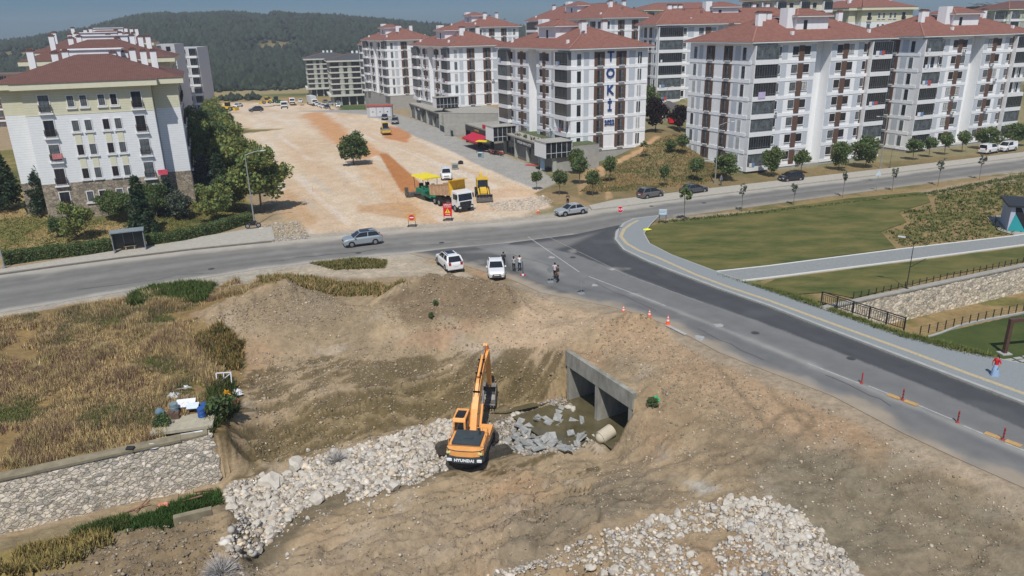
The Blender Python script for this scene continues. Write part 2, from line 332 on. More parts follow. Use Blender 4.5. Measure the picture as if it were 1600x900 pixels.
def clone(sp, loc=None, rz=None, label=None, group=None, cat=None, scale=None, parent=None, remap=None):
    o, ch = sp; c = o.copy(); COL.objects.link(c)
    if parent is not None: c.parent = parent
    if loc is not None: c.location = loc
    if rz is not None: c.rotation_euler = (0, 0, rz)
    if scale is not None: c.scale = scale if hasattr(scale, '__len__') else (scale,)*3
    tag(c, label, cat, group)
    for k in ch: clone(k, parent=c, remap=remap)
    if remap and o.type == 'MESH' and any(m and m.name in remap for m in o.data.materials):
        key = (o.data.name, tuple(sorted((a, b.name) for a, b in remap.items())))
        if key not in KIDS:
            me = o.data.copy()
            for i, m in enumerate(me.materials):
                if m.name in remap: me.materials[i] = remap[m.name]
            KIDS[key] = me
        c.data = KIDS[key]
    return c
def np_mesh(name, V, F, mats, col=None, smooth=False, mi=None, attr='Col'):
    me = bpy.data.meshes.new(name); V = np.asarray(V, np.float32); F = np.asarray(F, np.int32); k = F.shape[1]
    me.vertices.add(len(V)); me.vertices.foreach_set('co', V.ravel()); me.loops.add(F.size); me.loops.foreach_set('vertex_index', F.ravel())
    me.polygons.add(len(F)); me.polygons.foreach_set('loop_start', np.arange(len(F), dtype=np.int32)*k); me.polygons.foreach_set('loop_total', np.full(len(F), k, np.int32))
    if not isinstance(mats, (list, tuple)): mats = [mats]
    for m in mats: me.materials.append(m)
    if mi is not None: me.polygons.foreach_set('material_index', np.asarray(mi, np.int32))
    if smooth: me.polygons.foreach_set('use_smooth', np.ones(len(F), bool))
    me.update(calc_edges=True)
    if col is not None:
        a = me.color_attributes.new(attr, 'FLOAT_COLOR', 'POINT'); c = np.ones((len(V), 4), np.float32); c[:, :3] = col; a.data.foreach_set('color', c.ravel())
    o = bpy.data.objects.new(name, me); COL.objects.link(o); return o
# ================================================================ GROUND
def al(r, g, b, k=1.25):                 # display colour of a sunlit level surface -> albedo
    f = lambda c: ((c/255+.055)/1.055)**2.4
    return tuple(f(c)/k for c in (r, g, b))
def axis(*segs):
    o = [segs[0][0]]
    for a, b, st in segs:
        n = max(1, int(round((b-a)/st))); o += list(np.linspace(a, b, n+1)[1:])
    return np.array(o)
gx = axis((-6000,-1200,400),(-1200,-500,14),(-500,-160,5),(-160,-60,1.2),(-60,-38,.5),(-38,-26,.24),(-26,10,.16),(10,26,.22),(26,56,.3),(56,60,.5),(60,150,1.2),(150,500,7),(500,6000,500))
gy = axis((4,24,1.0),(24,36,.24),(36,64,.17),(64,76,.22),(76,100,.6),(100,190,1.0),(190,330,2.5),(330,1200,12),(1200,7000,400))
GX, GY = np.meshgrid(gx, gy); GZ = zfun(GX, GY)
X, Y, Z = GX.ravel(), GY.ravel(), GZ.ravel()
def G(l): return [gp(a, b)[:2] for a, b in l]
c_dirt = np.array(al(174,153,123)); c_dark = np.array(al(136,122,100)); c_orange = np.array(al(178,148,116)); c_pale = np.array(al(192,178,160))
C = np.tile(c_dirt, (len(X), 1))
def warp(sc, amp, s=0): return fbm(X, Y, sc, 4, s)*amp*2
def paint(mask, col, k=1.0):
    global C
    m = (np.clip(mask, 0, 1)*k)[:, None]; C = C*(1-m)+np.array(col)*m
def zone(poly, col, feather=.6, wa=.8, k=1.0, sc=3.0, s=0):
    P = np.array(poly); bb = (X > P[:, 0].min()-6) & (X < P[:, 0].max()+6) & (Y > P[:, 1].min()-6) & (Y < P[:, 1].max()+6)
    m = np.zeros(len(X)); x, y = X[bb], Y[bb]
    sdv = poly_sd(x, y, poly)+fbm(x, y, sc, 4, s)*2*wa
    m[bb] = 1-sst(sdv/feather+.5); paint(m, col, k)
n1 = fbm(X, Y, 9, 4, 1)*2; n2 = fbm(X, Y, 3, 4, 2)*2; n3 = fbm(X, Y, 1.2, 3, 4)*2
# far land: fields, hill
r_ = np.hypot(X, Y)
paint((Y > 245), al(168,152,110)); paint(sst(fbm(X, Y*2.2, 120, 2, 6)*8)*(Y > 280), al(88,104,58)); paint(sst(fbm(X+900, Y*2, 80, 2, 7)*9-.6)*(Y > 280), al(170,148,100))
paint(sst((r_-480)/70), al(64,72,46)); paint(sst(fbm(X, Y, 70, 4, 11)*9-.9)*sst((r_-480)/60), al(150,132,92), .8)
zone([gp(a, b)[:2] for a, b in [(548,50),(625,46),(670,54),(640,60),(690,78),(672,88),(640,66),(590,58)]], al(165,145,100), 40, 25, .9, 80)
# town ground between the blocks
paint((Y > 85) & (Y < 240) & (X > 4), al(150,140,105)); paint((Y > 95)&(Y < 240)&(X > 4)&(n1 > .1), al(112,112,72), .6)
# gravel works site
SITE = G([(425,384),(450,362),(430,300),(395,225),(345,190),(318,172),(335,166),(345,160),(420,158),(520,163),(575,178),(640,205),(700,228),(760,250),(800,268),(870,296),(850,318),(830,338),(700,352),(600,362),(500,371)])
zone(SITE, al(228,206,178), 2.5, 1.5)
uu_ = X*.905+Y*.425; vv_ = -X*.425+Y*.905
insite = poly_sd(X, Y, SITE) < 0
paint(insite*sst(fbm(uu_, vv_*.13, 4.5, 4, 21)*4+.25), al(218,186,152), .6); paint(insite*sst(fbm(uu_, vv_*.05, 1.3, 3, 23)*5-.3), al(236,226,212), .6); paint(insite*sst(fbm(uu_, vv_*.5, 9, 3, 29)*5-.4), al(210,172,134), .4)
paint((poly_sd(X, Y, SITE) < 0)*sst(fbm(X+Y*.42, Y*.1-X*.24, 2.2, 4, 25)*3-.3), al(205,196,182), .7)
zone(P0([(470,180),(500,172),(560,215),(600,240),(570,248),(530,228),(500,205)]), al(214,160,112), 3, 1.5, .9)
zone(P0([(545,250),(575,246),(660,318),(690,350),(640,345),(590,300)]), al(222,184,142), 1.2, .5, .6)
zone(P0([(592,240),(606,240),(655,283),(668,300),(640,305),(626,298)]), al(196,134,84), .25, .1, 1, 1.0)
zone(P0([(606,196),(645,204),(635,222),(600,215)]), al(205,140,92), 1.2, .8, .9)
zone(P0([(552,321),(640,315),(660,330),(640,342),(560,330)]), al(206,160,112), 1, .6, .7)
zone(P0([(430,300),(450,296),(498,340),(480,358),(445,350)]), al(206,168,124), 1.5, 1.2, .75)
zone(P0([(410,345),(455,340),(500,375),(440,385),(400,370)]), al(192,172,138), 1.2, .8, .8)
zone(P0([(735,300),(800,290),(860,300),(860,325),(740,332)]), al(228,194,158), 1.5, 1, .8)
zone(P0([(770,310),(850,305),(870,316),(850,326),(780,328)]), al(236,214,190), 1, .8, .8)
STREET = P0([(563,172),(590,170),(640,184),(690,200),(735,226),(790,242),(840,262),(868,282),(835,294),(790,276),(740,254),(700,233),(652,214),(612,194)])
zone(STREET, al(176,173,166), .6, .3)
zone(P0([(465,170),(475,160),(560,165),(590,180),(560,178)]), al(172,170,164), 2, .5)
zone(P0([(835,262),(868,282),(925,295),(900,308),(850,300),(820,275)]), al(178,172,160), .8, .5, .9)
# grass bank between the blocks, with worn paths
BANK = G([(862,322),(835,302),(868,285),(905,262),(940,240),(985,215),(1065,205),(1100,240),(1135,270),(1600,236),(1600,246),(1250,283),(1100,300),(960,316),(930,322)])
zone(BANK, al(146,128,92), .8, .5); 
paint((poly_sd(X, Y, BANK) < 0)*sst(n1*3+.2), al(104,106,66), .75)
zone(G([(925,256),(935,270),(905,305),(900,288)]), al(190,160,118), .5, .4, .8)
zone(G([(930,262),(960,250),(1000,232),(1025,212),(1032,214),(1005,236),(965,256),(940,268)]), al(206,166,126), .4, .2, .95)
zone(G([(936,268),(944,268),(958,308),(948,312)]), al(200,164,124), .4, .2, .8)
zone(P0([(830,300),(868,318),(930,322),(880,300)]), al(176,148,112), 1, .8, .6)
# left garden
GARD = [HEDGE_A, HEDGE_B, at(400,345)[:2], at(380,290)[:2], at(330,200)[:2], (-60,200), (-140,120), (-110,60)]
gm = (poly_sd(X, Y, GARD) < 0); paint(gm, al(170,150,104)); paint(gm*sst(n1*3), al(116,116,66), .8); paint(gm*sst(n2*3-.6), al(192,164,118), .6); paint(gm*sst(fbm(X, Y, 14, 3, 41)*8-1.2), al(84,94,56), .8)
# shoulders of the main road, dusty
sdm = poly_sd(X, Y, MAIN); paint((1-sst((sdm+n2*.8-1.6)/1.6))*(Y > 55), al(186,178,164), .9)
# left embankment
EMB = G([(-200,505),(0,497),(100,480),(200,462),(300,447),(420,434),(430,445),(350,470),(300,490),(330,520),(385,545),(380,600),(372,640),(355,680),(250,700),(150,722),(0,752),(-200,790)])
em = 1-sst((poly_sd(X, Y, EMB)+n2*.6)/.8+.5); paint(em, al(150,126,86)); paint(em*sst(n1*2.5), al(124,112,74), .8); paint(em*sst(n2*3-.5), al(172,142,92), .7)
# dirt of the works: tones
near = (Y < 80) & (Y > 5) & (X > -60) & (X < 40) & (em < .5) & (sdm > 1)
paint(near*sst(n1*2.6+.1), c_dark, .55); paint(near*sst(fbm(X, Y, 6, 4, 55)*5-.2), c_orange, .75); paint(near*sst(fbm(X, Y, 2.5, 5, 57)*5-.5), c_pale, .5)
zone(G([(800,455),(850,462),(960,492),(900,520),(860,550),(770,545),(740,520),(800,500)]), al(198,172,142), 2, 1.2, .85)
zone(G([(930,505),(985,494),(1020,505),(1130,565),(1200,590),(1300,640),(1350,680),(1280,700),(1150,640),(1080,600),(1000,560)]), al(190,160,128), 2, 1.2, .75)
zone(G([(1000,590),(1080,620),(1120,660),(1050,690),(990,650)]), al(164,142,112), 2, 1.2, .8)
zone(G([(600,470),(650,445),(740,432),(800,455),(815,480),(760,500),(640,505)]), al(134,116,92), 1, .8, .85)
zone(G([(395,470),(440,446),(520,462),(560,490),(500,520),(420,500)]), al(148,132,108), 1, .8, .6)
zone(G([(620,530),(700,505),(760,495),(740,520),(690,545),(620,550)]), al(180,144,116), 1, .8, .55)
zone(G([(380,680),(480,640),(620,610),(780,570),(880,580),(880,620),(780,640),(640,655),(500,690),(380,735)]), al(150,132,96), 1.5, .9, .85)
paint((Z < -1.8)*(Z > -5.45)*(X < 6)*(Y > 44)*(X > -24)*sst(ridf(X, Y)*11-.3), al(98,86,58), .75)
zone(G([(1230,700),(1400,720),(1560,780),(1640,900),(1500,960),(1300,900),(1180,780)]), al(140,130,110), 3, 1.5, .75)
zone(G([(400,880),(560,810),(760,770),(1000,790),(900,850),(700,920),(400,960)]), al(172,154,130), 3, 1.5, .6)
zone(G([(830,790),(950,750),(1060,745),(1060,770),(900,840),(800,870)]), al(138,126,106), 2, 1.2, .7)
zone(G([(1070,755),(1100,750),(1125,765),(1095,772)]), al(196,190,178), .8, .4, .9)
zone(G([(345,770),(430,745),(560,700),(690,665),(760,645),(850,640),(920,660),(850,700),(740,735),(620,770),(520,800),(450,860),(370,890)]), al(124,112,90), 1, .6, .9)
zone(G([(0,868),(150,838),(325,797),(345,870),(300,930),(-50,960)]), al(142,124,98), .6, .4, .9)
zone(G([(-50,860),(60,850),(150,842),(120,880),(30,900),(-50,915)]), al(160,142,86), .6, .5, .9)
zone(G([(0,842),(200,800),(340,760),(345,785),(325,795),(150,836),(0,866)]), al(146,132,104), .4, .3, .9)
zone(P0([(400,428),(500,412),(600,402),(640,400),(730,425),(760,445),(680,438),(600,432),(500,430),(430,436)]), al(196,182,160), .8, .5, .9)
zone(P0([(300,440),(400,424),(430,424),(430,438),(380,445),(300,455)]), al(186,178,162), .8, .4, .8)
paint(near*rutf(X, Y), al(126,112,90), .6)
# road edge dust along the side road
sds = poly_sd(X, Y, SIDE); paint((1-sst((sds+n3*.5-1.0)/1.0))*(X < 40)*(Y < 70), al(178,162,140), .8)
# park side of the side road
PARK = P0([(1005,340),(1600,267),(2000,210),(2000,800),(1600,571),(1407,526),(1225,461),(1117,425),(1015,382)])
pm = poly_sd(X, Y, PARK) < 0; paint(pm, al(160,138,98)); paint(pm*sst(n2*3), al(112,112,64), .8)
zone(P0([(1035,338),(1200,327),(1435,299),(1600,268),(1600,282),(1440,305),(1200,336),(1040,352)]), al(178,158,134), .5, .3, .9)
n4 = fbm(X, Y, .8, 3, 91)*2; C *= (1+.16*n3[:, None])*(1+.14*n4[:, None]*(Y < 80)[:, None]); C = np.clip(C, .02, .8)
mg = mat('ground soil', (.76,.76,.76), .95, scale=2.6, attr='Col', bump=.16, col2=(1.14,1.14,1.14), det=12, spec=.1)
nx, ny = len(gx), len(gy)
I = np.arange(nx*ny).reshape(ny, nx)
F = np.stack([I[:-1, :-1].ravel(), I[:-1, 1:].ravel(), I[1:, 1:].ravel(), I[1:, :-1].ravel()], 1)
# open the ground where the culvert mouth stands
cd = CUL_B-CUL_A; CL = np.linalg.norm(cd); cux = cd/CL; cun = np.array([-cux[1], cux[0]])
fx = X[F].mean(1); fy = Y[F].mean(1); t = (fx-CUL_A[0])*cux[0]+(fy-CUL_A[1])*cux[1]; n = (fx-CUL_A[0])*cun[0]+(fy-CUL_A[1])*cun[1]
zr = Z[F].max(1)-Z[F].min(1)
F = F[~((t > .0) & (t < CL) & (np.abs(n) < .75) & (Z[F].min(1) < -2) & (zr > .5))]
go = np_mesh('ground', np.stack([X, Y, Z], 1), F, mg, C, smooth=True); tag(go, kind='structure')

def sheet(name, poly, z, m, kind='structure', thick=0, seg=3.0):
    P = [Vector((p[0], p[1], 0)) for p in poly]
    tr = tessellate_polygon([P]); mb = MB(); vs = [(p.x, p.y, z) for p in P]; n = len(P)
    up = []
    for a, b, c in tr:
        cr = (P[b]-P[a]).cross(P[c]-P[a]).z; up.append((a, b, c) if cr > 0 else (a, c, b))
    mb.add(vs, up)
    if thick:
        mb.add([(p.x, p.y, z) for p in P]+[(p.x, p.y, z-thick) for p in P], [(i, (i+1) % n, n+(i+1) % n, n+i) for i in range(n)])
    o = mb.build(name, m, recalc=bool(thick)); 
    if kind: o['kind'] = kind
    return o
rot_s = math.atan2(-.81, .58); rot_m = math.atan2(17, 60)
def asphalt(name, c1, c2, rot, sc=(.03,1.1,1)):
    m = mat(name, c1, .85, scale=1.0, stretch=sc, rot=-rot, col2=c2, det=5, bump=.004, bscale=60, spec=.2)
    n = m.node_tree; N = n.nodes; L = n.links; b = N['Principled BSDF']; src = b.inputs['Base Color'].links[0].from_socket
    tc = N.new('ShaderNodeTexCoord'); no = N.new('ShaderNodeTexNoise'); no.inputs['Scale'].default_value = .35; no.inputs['Detail'].default_value = 8; L.new(tc.outputs['Object'], no.inputs[0])
    r_ = N.new('ShaderNodeMapRange'); r_.inputs[1].default_value = .35; r_.inputs[2].default_value = .68; r_.inputs[3].default_value = .82; r_.inputs[4].default_value = 1.22; L.new(no.outputs[0], r_.inputs[0])
    mm = N.new('ShaderNodeMix'); mm.data_type = 'RGBA'; mm.blend_type = 'MULTIPLY'; mm.inputs[0].default_value = 1; L.new(src, mm.inputs[6]); L.new(r_.outputs[0], mm.inputs[7]); L.new(mm.outputs[2], b.inputs['Base Color']); return m
def gridded(name, poly, z, step, m, colfn):
    bm_ = bmesh.new(); vs = [bm_.verts.new((p[0], p[1], z)) for p in poly]
    for t_ in tessellate_polygon([[Vector((p[0], p[1], 0)) for p in poly]]):
        try: bm_.faces.new([vs[i] for i in t_])
        except ValueError: pass
    P = np.array(poly)
    for ax in (0, 1):
        for q in np.arange(P[:, ax].min()+step, P[:, ax].max(), step):
            co = [0, 0, 0]; co[ax] = q; no = [0, 0, 0]; no[ax] = 1; bmesh.ops.bisect_plane(bm_, geom=bm_.verts[:]+bm_.edges[:]+bm_.faces[:], plane_co=co, plane_no=no)
    for f in bm_.faces:
        if f.normal.z < 0: f.normal_flip()
    bmesh.ops.remove_doubles(bm_, verts=bm_.verts, dist=1e-4)
    ext = bmesh.ops.extrude_edge_only(bm_, edges=[e for e in bm_.edges if e.is_boundary])
    for v in ext['geom']:
        if isinstance(v, bmesh.types.BMVert): v.co.z -= .35
    me = bpy.data.meshes.new(name); bm_.to_mesh(me); bm_.free(); me.materials.append(m)
    n = len(me.vertices); co = np.empty(n*3, np.float32); me.vertices.foreach_get('co', co); co = co.reshape(-1, 3).astype(float)
    c = np.ones((n, 4), np.float32); c[:, :3] = colfn(co[:, 0], co[:, 1]); a_ = me.color_attributes.new('Col', 'FLOAT_COLOR', 'POINT'); a_.data.foreach_set('color', c.ravel())
    o = bpy.data.objects.new(name, me); COL.objects.link(o); o['kind'] = 'structure'; return o
A_road = mat('road asphalt', (.90,.90,.90), .85, scale=.6, attr='Col', col2=(1.1,1.1,1.1), det=10, bump=.006, bscale=50, spec=.2)
def mixc(c, m, col, k=1.0): m = (np.clip(m, 0, 1)*k)[:, None]; return c*(1-m)+np.array(col)*m
TOPW = P0(ROAD_TOP); BOTW = P0(ROAD_BOT)
def pl_dist(x, y, l):
    d = np.full(x.shape, 1e9)
    for a_, b_ in zip(l[:-1], l[1:]): d = np.minimum(d, seg_dist(x, y, a_, b_))
    return d
def main_col(x, y):
    dt = pl_dist(x, y, TOPW); db = pl_dist(x, y, BOTW); cm, sm = math.cos(rot_m), math.sin(rot_m); u = x*cm+y*sm
    w_ = dt+db; f = dt/np.maximum(w_, .1); n = fbm(x, y, 2.5, 4, 3)*2; ns = fbm(u*.05, f*9, 1.0, 3, 5)*2
    c = np.tile(np.array(al(134,132,127)), (len(x), 1)); c = c*(1+.10*ns[:, None])
    for q in (.22, .34, .62, .75): c = mixc(c, np.exp(-((f-q)/.05)**2), al(112,110,107), .45)
    c = mixc(c, np.exp(-((f-.48)/.05)**2), al(150,147,141), .5)
    c = mixc(c, sst((2.3-dt+n*.7)/1.6), al(188,182,170), .85); c = mixc(c, sst((1.3-db+n*.5)/1.0)*(x < 8), al(186,180,168), .85)
    c = mixc(c, sst((1.6-db+n*.6)/1.2)*(x > 22), al(176,166,150), .6)
    mouth = np.exp(-(((x+14)/26)**2))*sst((5-dt)/5); c = mixc(c, mouth*(.6+n*.5), al(200,188,170), .8)
    c = mixc(c, sst(fbm(x, y, 5, 4, 33)*6-1.2), al(166,161,152), .45); return c
NEW = P0([(1800,707),(1600,631),(1450,574),(1300,517),(1200,478),(1122,451),(1050,424),(1010,408),(975,391),(962,375),(964,363),(978,349),(930,352),(890,362),(840,372),(800,378),(796,382),(860,388),(900,398),(960,420),(1050,455),(1180,500),(1300,546),(1450,605),(1600,670),(1800,755)])
PATCH = P0([(622,397),(700,388),(745,386),(790,402),(800,420),(840,440),(900,462),(948,484),(900,475),(845,462),(800,442),(760,430),(720,418),(660,405)])
CEN = P0([(825,370),(905,425),(1040,479),(1180,534),(1300,584),(1400,624),(1500,666),(1600,707),(1800,800)])
RK = P0(SIDE_R); LK = P0(SIDE_L)
def side_col(x, y):
    dr = pl_dist(x, y, RK); dl_ = pl_dist(x, y, LK); dc = pl_dist(x, y, CEN); n = fbm(x, y, 2.0, 4, 13)*2; n3_ = fbm(x, y, .8, 3, 17)*2
    f = dr/np.maximum(dr+dl_, .1); st_ = fbm((x*.58-y*.81)*.04, f*14, 1.0, 4, 15)*2
    c = np.tile(np.array(al(126,126,125)), (len(x), 1))*(1+.12*st_[:, None])
    for q in (1.3, 3.0): c = mixc(c, np.exp(-((dl_-q)/.5)**2), al(104,105,106), .5)
    c = mixc(c, sst((.55-dc+n*.25)/.6)*(y < 66), al(172,169,161), .8); c = mixc(c, sst((1.1-dc+n*.5)/1.2)*(y < 66), al(150,149,145), .5)
    nd = poly_sd(x, y, NEW)+n3_*.12; c = mixc(c, sst(.5-nd/.3), np.array(al(84,85,87))*(1.0)); c = np.where((nd < 0)[:, None], c*(1+.14*st_[:, None]), c)
    c = mixc(c, (nd < 0)*sst(fbm(x, y, 6, 3, 19)*6-.5), al(100,101,102), .6); c = mixc(c, (nd < 0)*sst((.35-dr+n3_*.15)/.3), al(140,136,126), .7)
    pd = poly_sd(x, y, PATCH)+n3_*.2; c = mixc(c, sst(.5-pd/.4), al(96,96,95), .9)
    c = mixc(c, sst((1.1-dl_+n*1.0)/.9), al(184,164,138), .95); c = mixc(c, sst((2.0-dl_+n*1.1)/1.6), al(160,152,140), .55)
    c = mixc(c, sst(fbm(x, y, 3.5, 4, 43)*7-1.6), al(168,164,155), .6)
    c = mixc(c, sst((-poly_sd(x, y, P0([(690,396),(800,381),(900,368),(960,355),(900,385),(840,400),(900,430),(860,440),(790,400)])))/1.5), al(158,155,149), .5); return c
gridded('main_road', MAIN, 0.0, .45, A_road, main_col)
gridded('side_road', SIDE, .006, .22, A_road, side_col)
white = mat('road paint', (.38,.38,.365), .8, .3, 4)
def strip(name, l, wd, z, m, kind='structure', thick=0):
    P = [np.array(at(*p)[:2]) for p in l]; L_, R_ = [], []
    for i, p in enumerate(P):
        d = P[min(i+1, len(P)-1)]-P[max(i-1, 0)]; d = d/np.linalg.norm(d); n = np.array([-d[1], d[0]])*wd/2; L_.append(p+n); R_.append(p-n)
    return sheet(name, [tuple(q) for q in L_+R_[::-1]], z, m, kind, thick)
for i, (a, b) in enumerate([((825,370),(905,425)),((920,432),(1040,478)),((1262,568),(1345,600)),((1357,603),(1395,618)),((1432,632),(1487,655)),((1505,665),(1560,688)),((1570,692),(1640,720))]):
    strip('centre_line', [a, b], .12, .012, white)
strip('edge_line', [(848,366),(980,430),(1100,474)], .08, .0125, mat('worn road paint', (.27,.27,.265), .8, .3, 3))
strip('edge_line', [(1040,507),(1062,518),(1072,523)], .35, .012, white)
for p, s_ in (((1092,528),.55),((1122,508),.4),((862,402),.35),((928,446),.3),((957,421),.25)):
    x, y, _ = at(*p); k = MB(); k.add([(x+math.cos(a)*s_*random.uniform(.5,1.6), y+math.sin(a)*s_*random.uniform(.6,1.8), .013) for a in [i*.785 for i in range(8)]], [tuple(range(8))]); k.build('paint_spill', mat('dried lime spill', (.34,.34,.33), .9, .25, 4))['kind'] = 'structure'
for px_, py_ in ((560,395),(690,379),(1018,322),(1100,317),(1360,281),(895,402),(1180,520),(1330,560),(905,391),(330,420)):
    x, y, _ = at(px_, py_, .016); k = MB(); k.add([(x+.34*math.cos(i*.5236), y+.34*math.sin(i*.5236), .016) for i in range(12)], [tuple(range(12))]); k.build('manhole_cover', mat('manhole iron', (.06,.06,.06), .7, .2, 6))['kind'] = 'structure'
rc_ = random.Random(5); ck = mat('crack sealant', (.045,.045,.048), .8, .2, 5)
for px_, py_, n_, d_x, d_y in ((120,452,9,26,-3.4),(420,408,8,24,-2.4),(640,385,6,22,-2),(1130,318,8,24,-3),(1330,290,7,26,-3.4),(930,440,7,16,8),(1090,515,7,17,8),(1290,585,7,17,8),(1010,420,5,14,9),(800,398,6,16,5)):
    strip('road_crack', [(px_+i*d_x, py_+i*d_y+rc_.uniform(-2, 2)) for i in range(n_)], .05, .0165, ck)
# kerbs, pavements, paths
pav = mat('grey paving', al(150,155,156), .85, .12, 12); tint(pav, 'lines', .10, 1.6, axis='DIAGONAL', hi=.2)
kerb = mat('pale kerb stone', al(180,180,174), .85, .12, 2)
tact = mat('yellow tactile paving', al(196,180,146), .85, .2, 6)
sheet('pavement', PAVE, .13, pav, thick=.2)
strip('kerb', SIDE_R, .30, .134, kerb, thick=.15)
strip('kerb', [(975,350),(990,343),(1012,340),(1030,338)], .25, .134, kerb, thick=.15)
strip('kerb', PAV_OUT, .15, .134, kerb)
strip('tactile_strip', [(997,346),(985,352),(975,360),(970,371),(979,382),(998,393),(1025,403),(1087,431),(1137,450),(1200,471),(1325,517),(1425,553),(1512,586),(1600,618),(1800,690)], .42, .137, tact)
PATH_T = [(1117,425),(1200,416),(1412,389),(1585,369),(1800,335)]; PATH_B = [(1800,352),(1600,383),(1425,406),(1212,433),(1152,440)]
sheet('park_path', P0(PATH_T+PATH_B), .06, mat('path paving', al(150,153,152), .85, .15, 5), thick=.1)
strip('path_edge', PATH_T, .28, .075, mat('white concrete edge', al(222,222,214), .8, .08, 3), thick=.12); strip('path_edge', PATH_B, .28, .075, MATS['white concrete edge'], thick=.12)
lawn_m = mat('mown lawn', al(62,84,42), .95, scale=.24, col2=al(136,124,78), det=9, bump=.05, bscale=7, spec=.1, stretch=(.7,1.6,1), rot=.3)
lawn_m.node_tree.nodes['Noise Texture'].inputs['Roughness'].default_value = .7
sheet('lawn', P0([(1030,350),(1017,353),(1008,366),(1018,382),(1052,399),(1117,423),(1200,414),(1400,388),(1376,362),(1417,347),(1404,331),(1454,316),(1447,302),(1435,300),(1325,310),(1200,328),(1100,342)]), .02, lawn_m)
sheet('lawn', P0([(1212,436),(1425,409),(1600,386),(1850,350),(1850,370),(1597,409),(1480,430),(1335,466),(1290,457),(1240,460),(1190,446)]), .02, lawn_m)
green_m = mat('green lawn', al(64,80,42), .95, scale=.3, col2=al(92,100,56), det=9, bump=.05, bscale=7, spec=.1)
sheet('lawn', P0([(1452,524),(1600,491),(1850,438),(1850,640),(1600,570),(1562,562),(1487,546),(1440,530)]), .02, green_m)
# left pavement of the main road with its kerb
sheet('pavement', P0([(-250,452),(0,422),(380,360),(425,355),(430,375),(400,379),(300,389),(200,401),(100,414),(0,427),(-250,458)]), .10, mat('worn pavement', al(186,180,168), .9, .12, 2), thick=.15)
strip('kerb', [(-250,459),(0,429),(100,415),(200,402),(300,390),(400,380),(430,377)], .2, .105, mat('dark kerb', al(128,122,112), .9, .2, 2), thick=.15)
sheet('pavement', P0([(925,328),(920,322),(960,313),(1100,296),(1250,279),(1400,262),(1600,238),(1900,200),(1900,206),(1600,245),(1400,270),(1250,288),(1100,306),(1000,319)]), .10, mat('worn pavement', al(186,180,168)), thick=.15)
# stream
wm = mat('muddy water', (.10,.085,.045), .08, .3, .6, spec=.5)
for P in (G([(800,655),(850,640),(890,622),(935,655),(978,664),(960,690),(915,700),(850,690)]), G([(765,648),(850,618),(884,620),(850,635),(790,650)])):
    sheet('stream_water', P, -5.50, wm)
sheet('stream_water', [tuple(CUL_A+cux*s_+cun*n_) for s_, n_ in ((.2,-1.5),(CL-.2,-1.5),(CL-.2,9),(.2,9))], -5.48, wm)
# ================================================================ STRUCTURES
conc = mat('weathered concrete', al(172,170,160,1.05), .9, scale=1.2, col2=al(120,118,108,1.05), det=8, bump=.02, stretch=(1,1,.35))
stone = mat('field stone masonry', (.78,.73,.65), .9, .15, 5); tint(stone, 'stones', .38, 2.9, bump=.08)
def text(name, s, size, m, parent, loc, rot, depth=.02, align='CENTER', xs=1.0, bold=0):
    cu = bpy.data.curves.new(name, 'FONT'); cu.body = s; cu.size = size; cu.align_x = align; cu.align_y = 'CENTER'; cu.extrude = depth; cu.resolution_u = 2; cu.offset = bold
    o = bpy.data.objects.new(name, cu); COL.objects.link(o); dg = bpy.context.evaluated_depsgraph_get(); dg.update()
    me = bpy.data.meshes.new_from_object(o.evaluated_get(dg)); bpy.data.objects.remove(o); bpy.data.curves.remove(cu)
    me.materials.clear(); me.materials.append(m); o = bpy.data.objects.new(name, me); COL.objects.link(o)
    o.parent = parent; o.location = loc; o.rotation_euler = rot; o.scale = (xs, 1, 1); return o
# --- culvert
cul = empty('box_culvert', (*CUL_A, 0), math.atan2(cux[1], cux[0]), 'twin opening grey concrete box culvert with sloping stained header under the dirt bank', 'culvert')
k = MB(); k.box(-.25, CL+.12, 0, .38, -2.5, -1.15); k.build('header', conc, cul, bevel=.03)
mid = CL*.49
for nm, a, b in (('side_wall', -.02, .33), ('pier', mid-.22, mid+.22), ('side_wall', CL-.36, CL-.01)):
    k = MB(); k.box(a, b, .02, 15, -6.0, -2.5); k.build(nm, conc, cul, bevel=.02)
k = MB(); k.box(.33, CL-.36, .4, 15, -2.8, -2.5); k.build('roof_slab', conc, cul)
k = MB(); k.box(.33, CL-.36, .02, 15, -6.0, -5.75); k.box(.3, CL-.3, 15, 15.2, -6, -2.5); k.build('floor_slab', conc, cul)
# pipe end lying beside the culvert
x, y, z = gp(945, 690); k = MB(); p = Vector((x+.55, y+.35, -5.0)); q = p+Vector((-.95, -.65, -.3))
k.cyl(p, q, .52, .52, 20, 0, False); k.cyl(q, p, .44, .44, 20, 0, False)
d = (q-p).normalized(); a_ = d.cross(Vector((0, 0, 1))).normalized(); b_ = d.cross(a_)
k.add([tuple(q+(a_*math.cos(t)+b_*math.sin(t))*r_) for r_ in (.52, .44) for t in [i*math.pi/10 for i in range(20)]], [(i, (i+1) % 20, 20+(i+1) % 20, 20+i) for i in range(20)])
k.ball(tuple(q+d*-.1), .45, 0, 16, 6)
tag(k.build('concrete_pipe', mat('pale concrete pipe', al(186,176,156,1.0), .8, .1, 3), smooth=True), 'pale concrete pipe stub poking out of the dirt right of the culvert mouth', 'pipe')
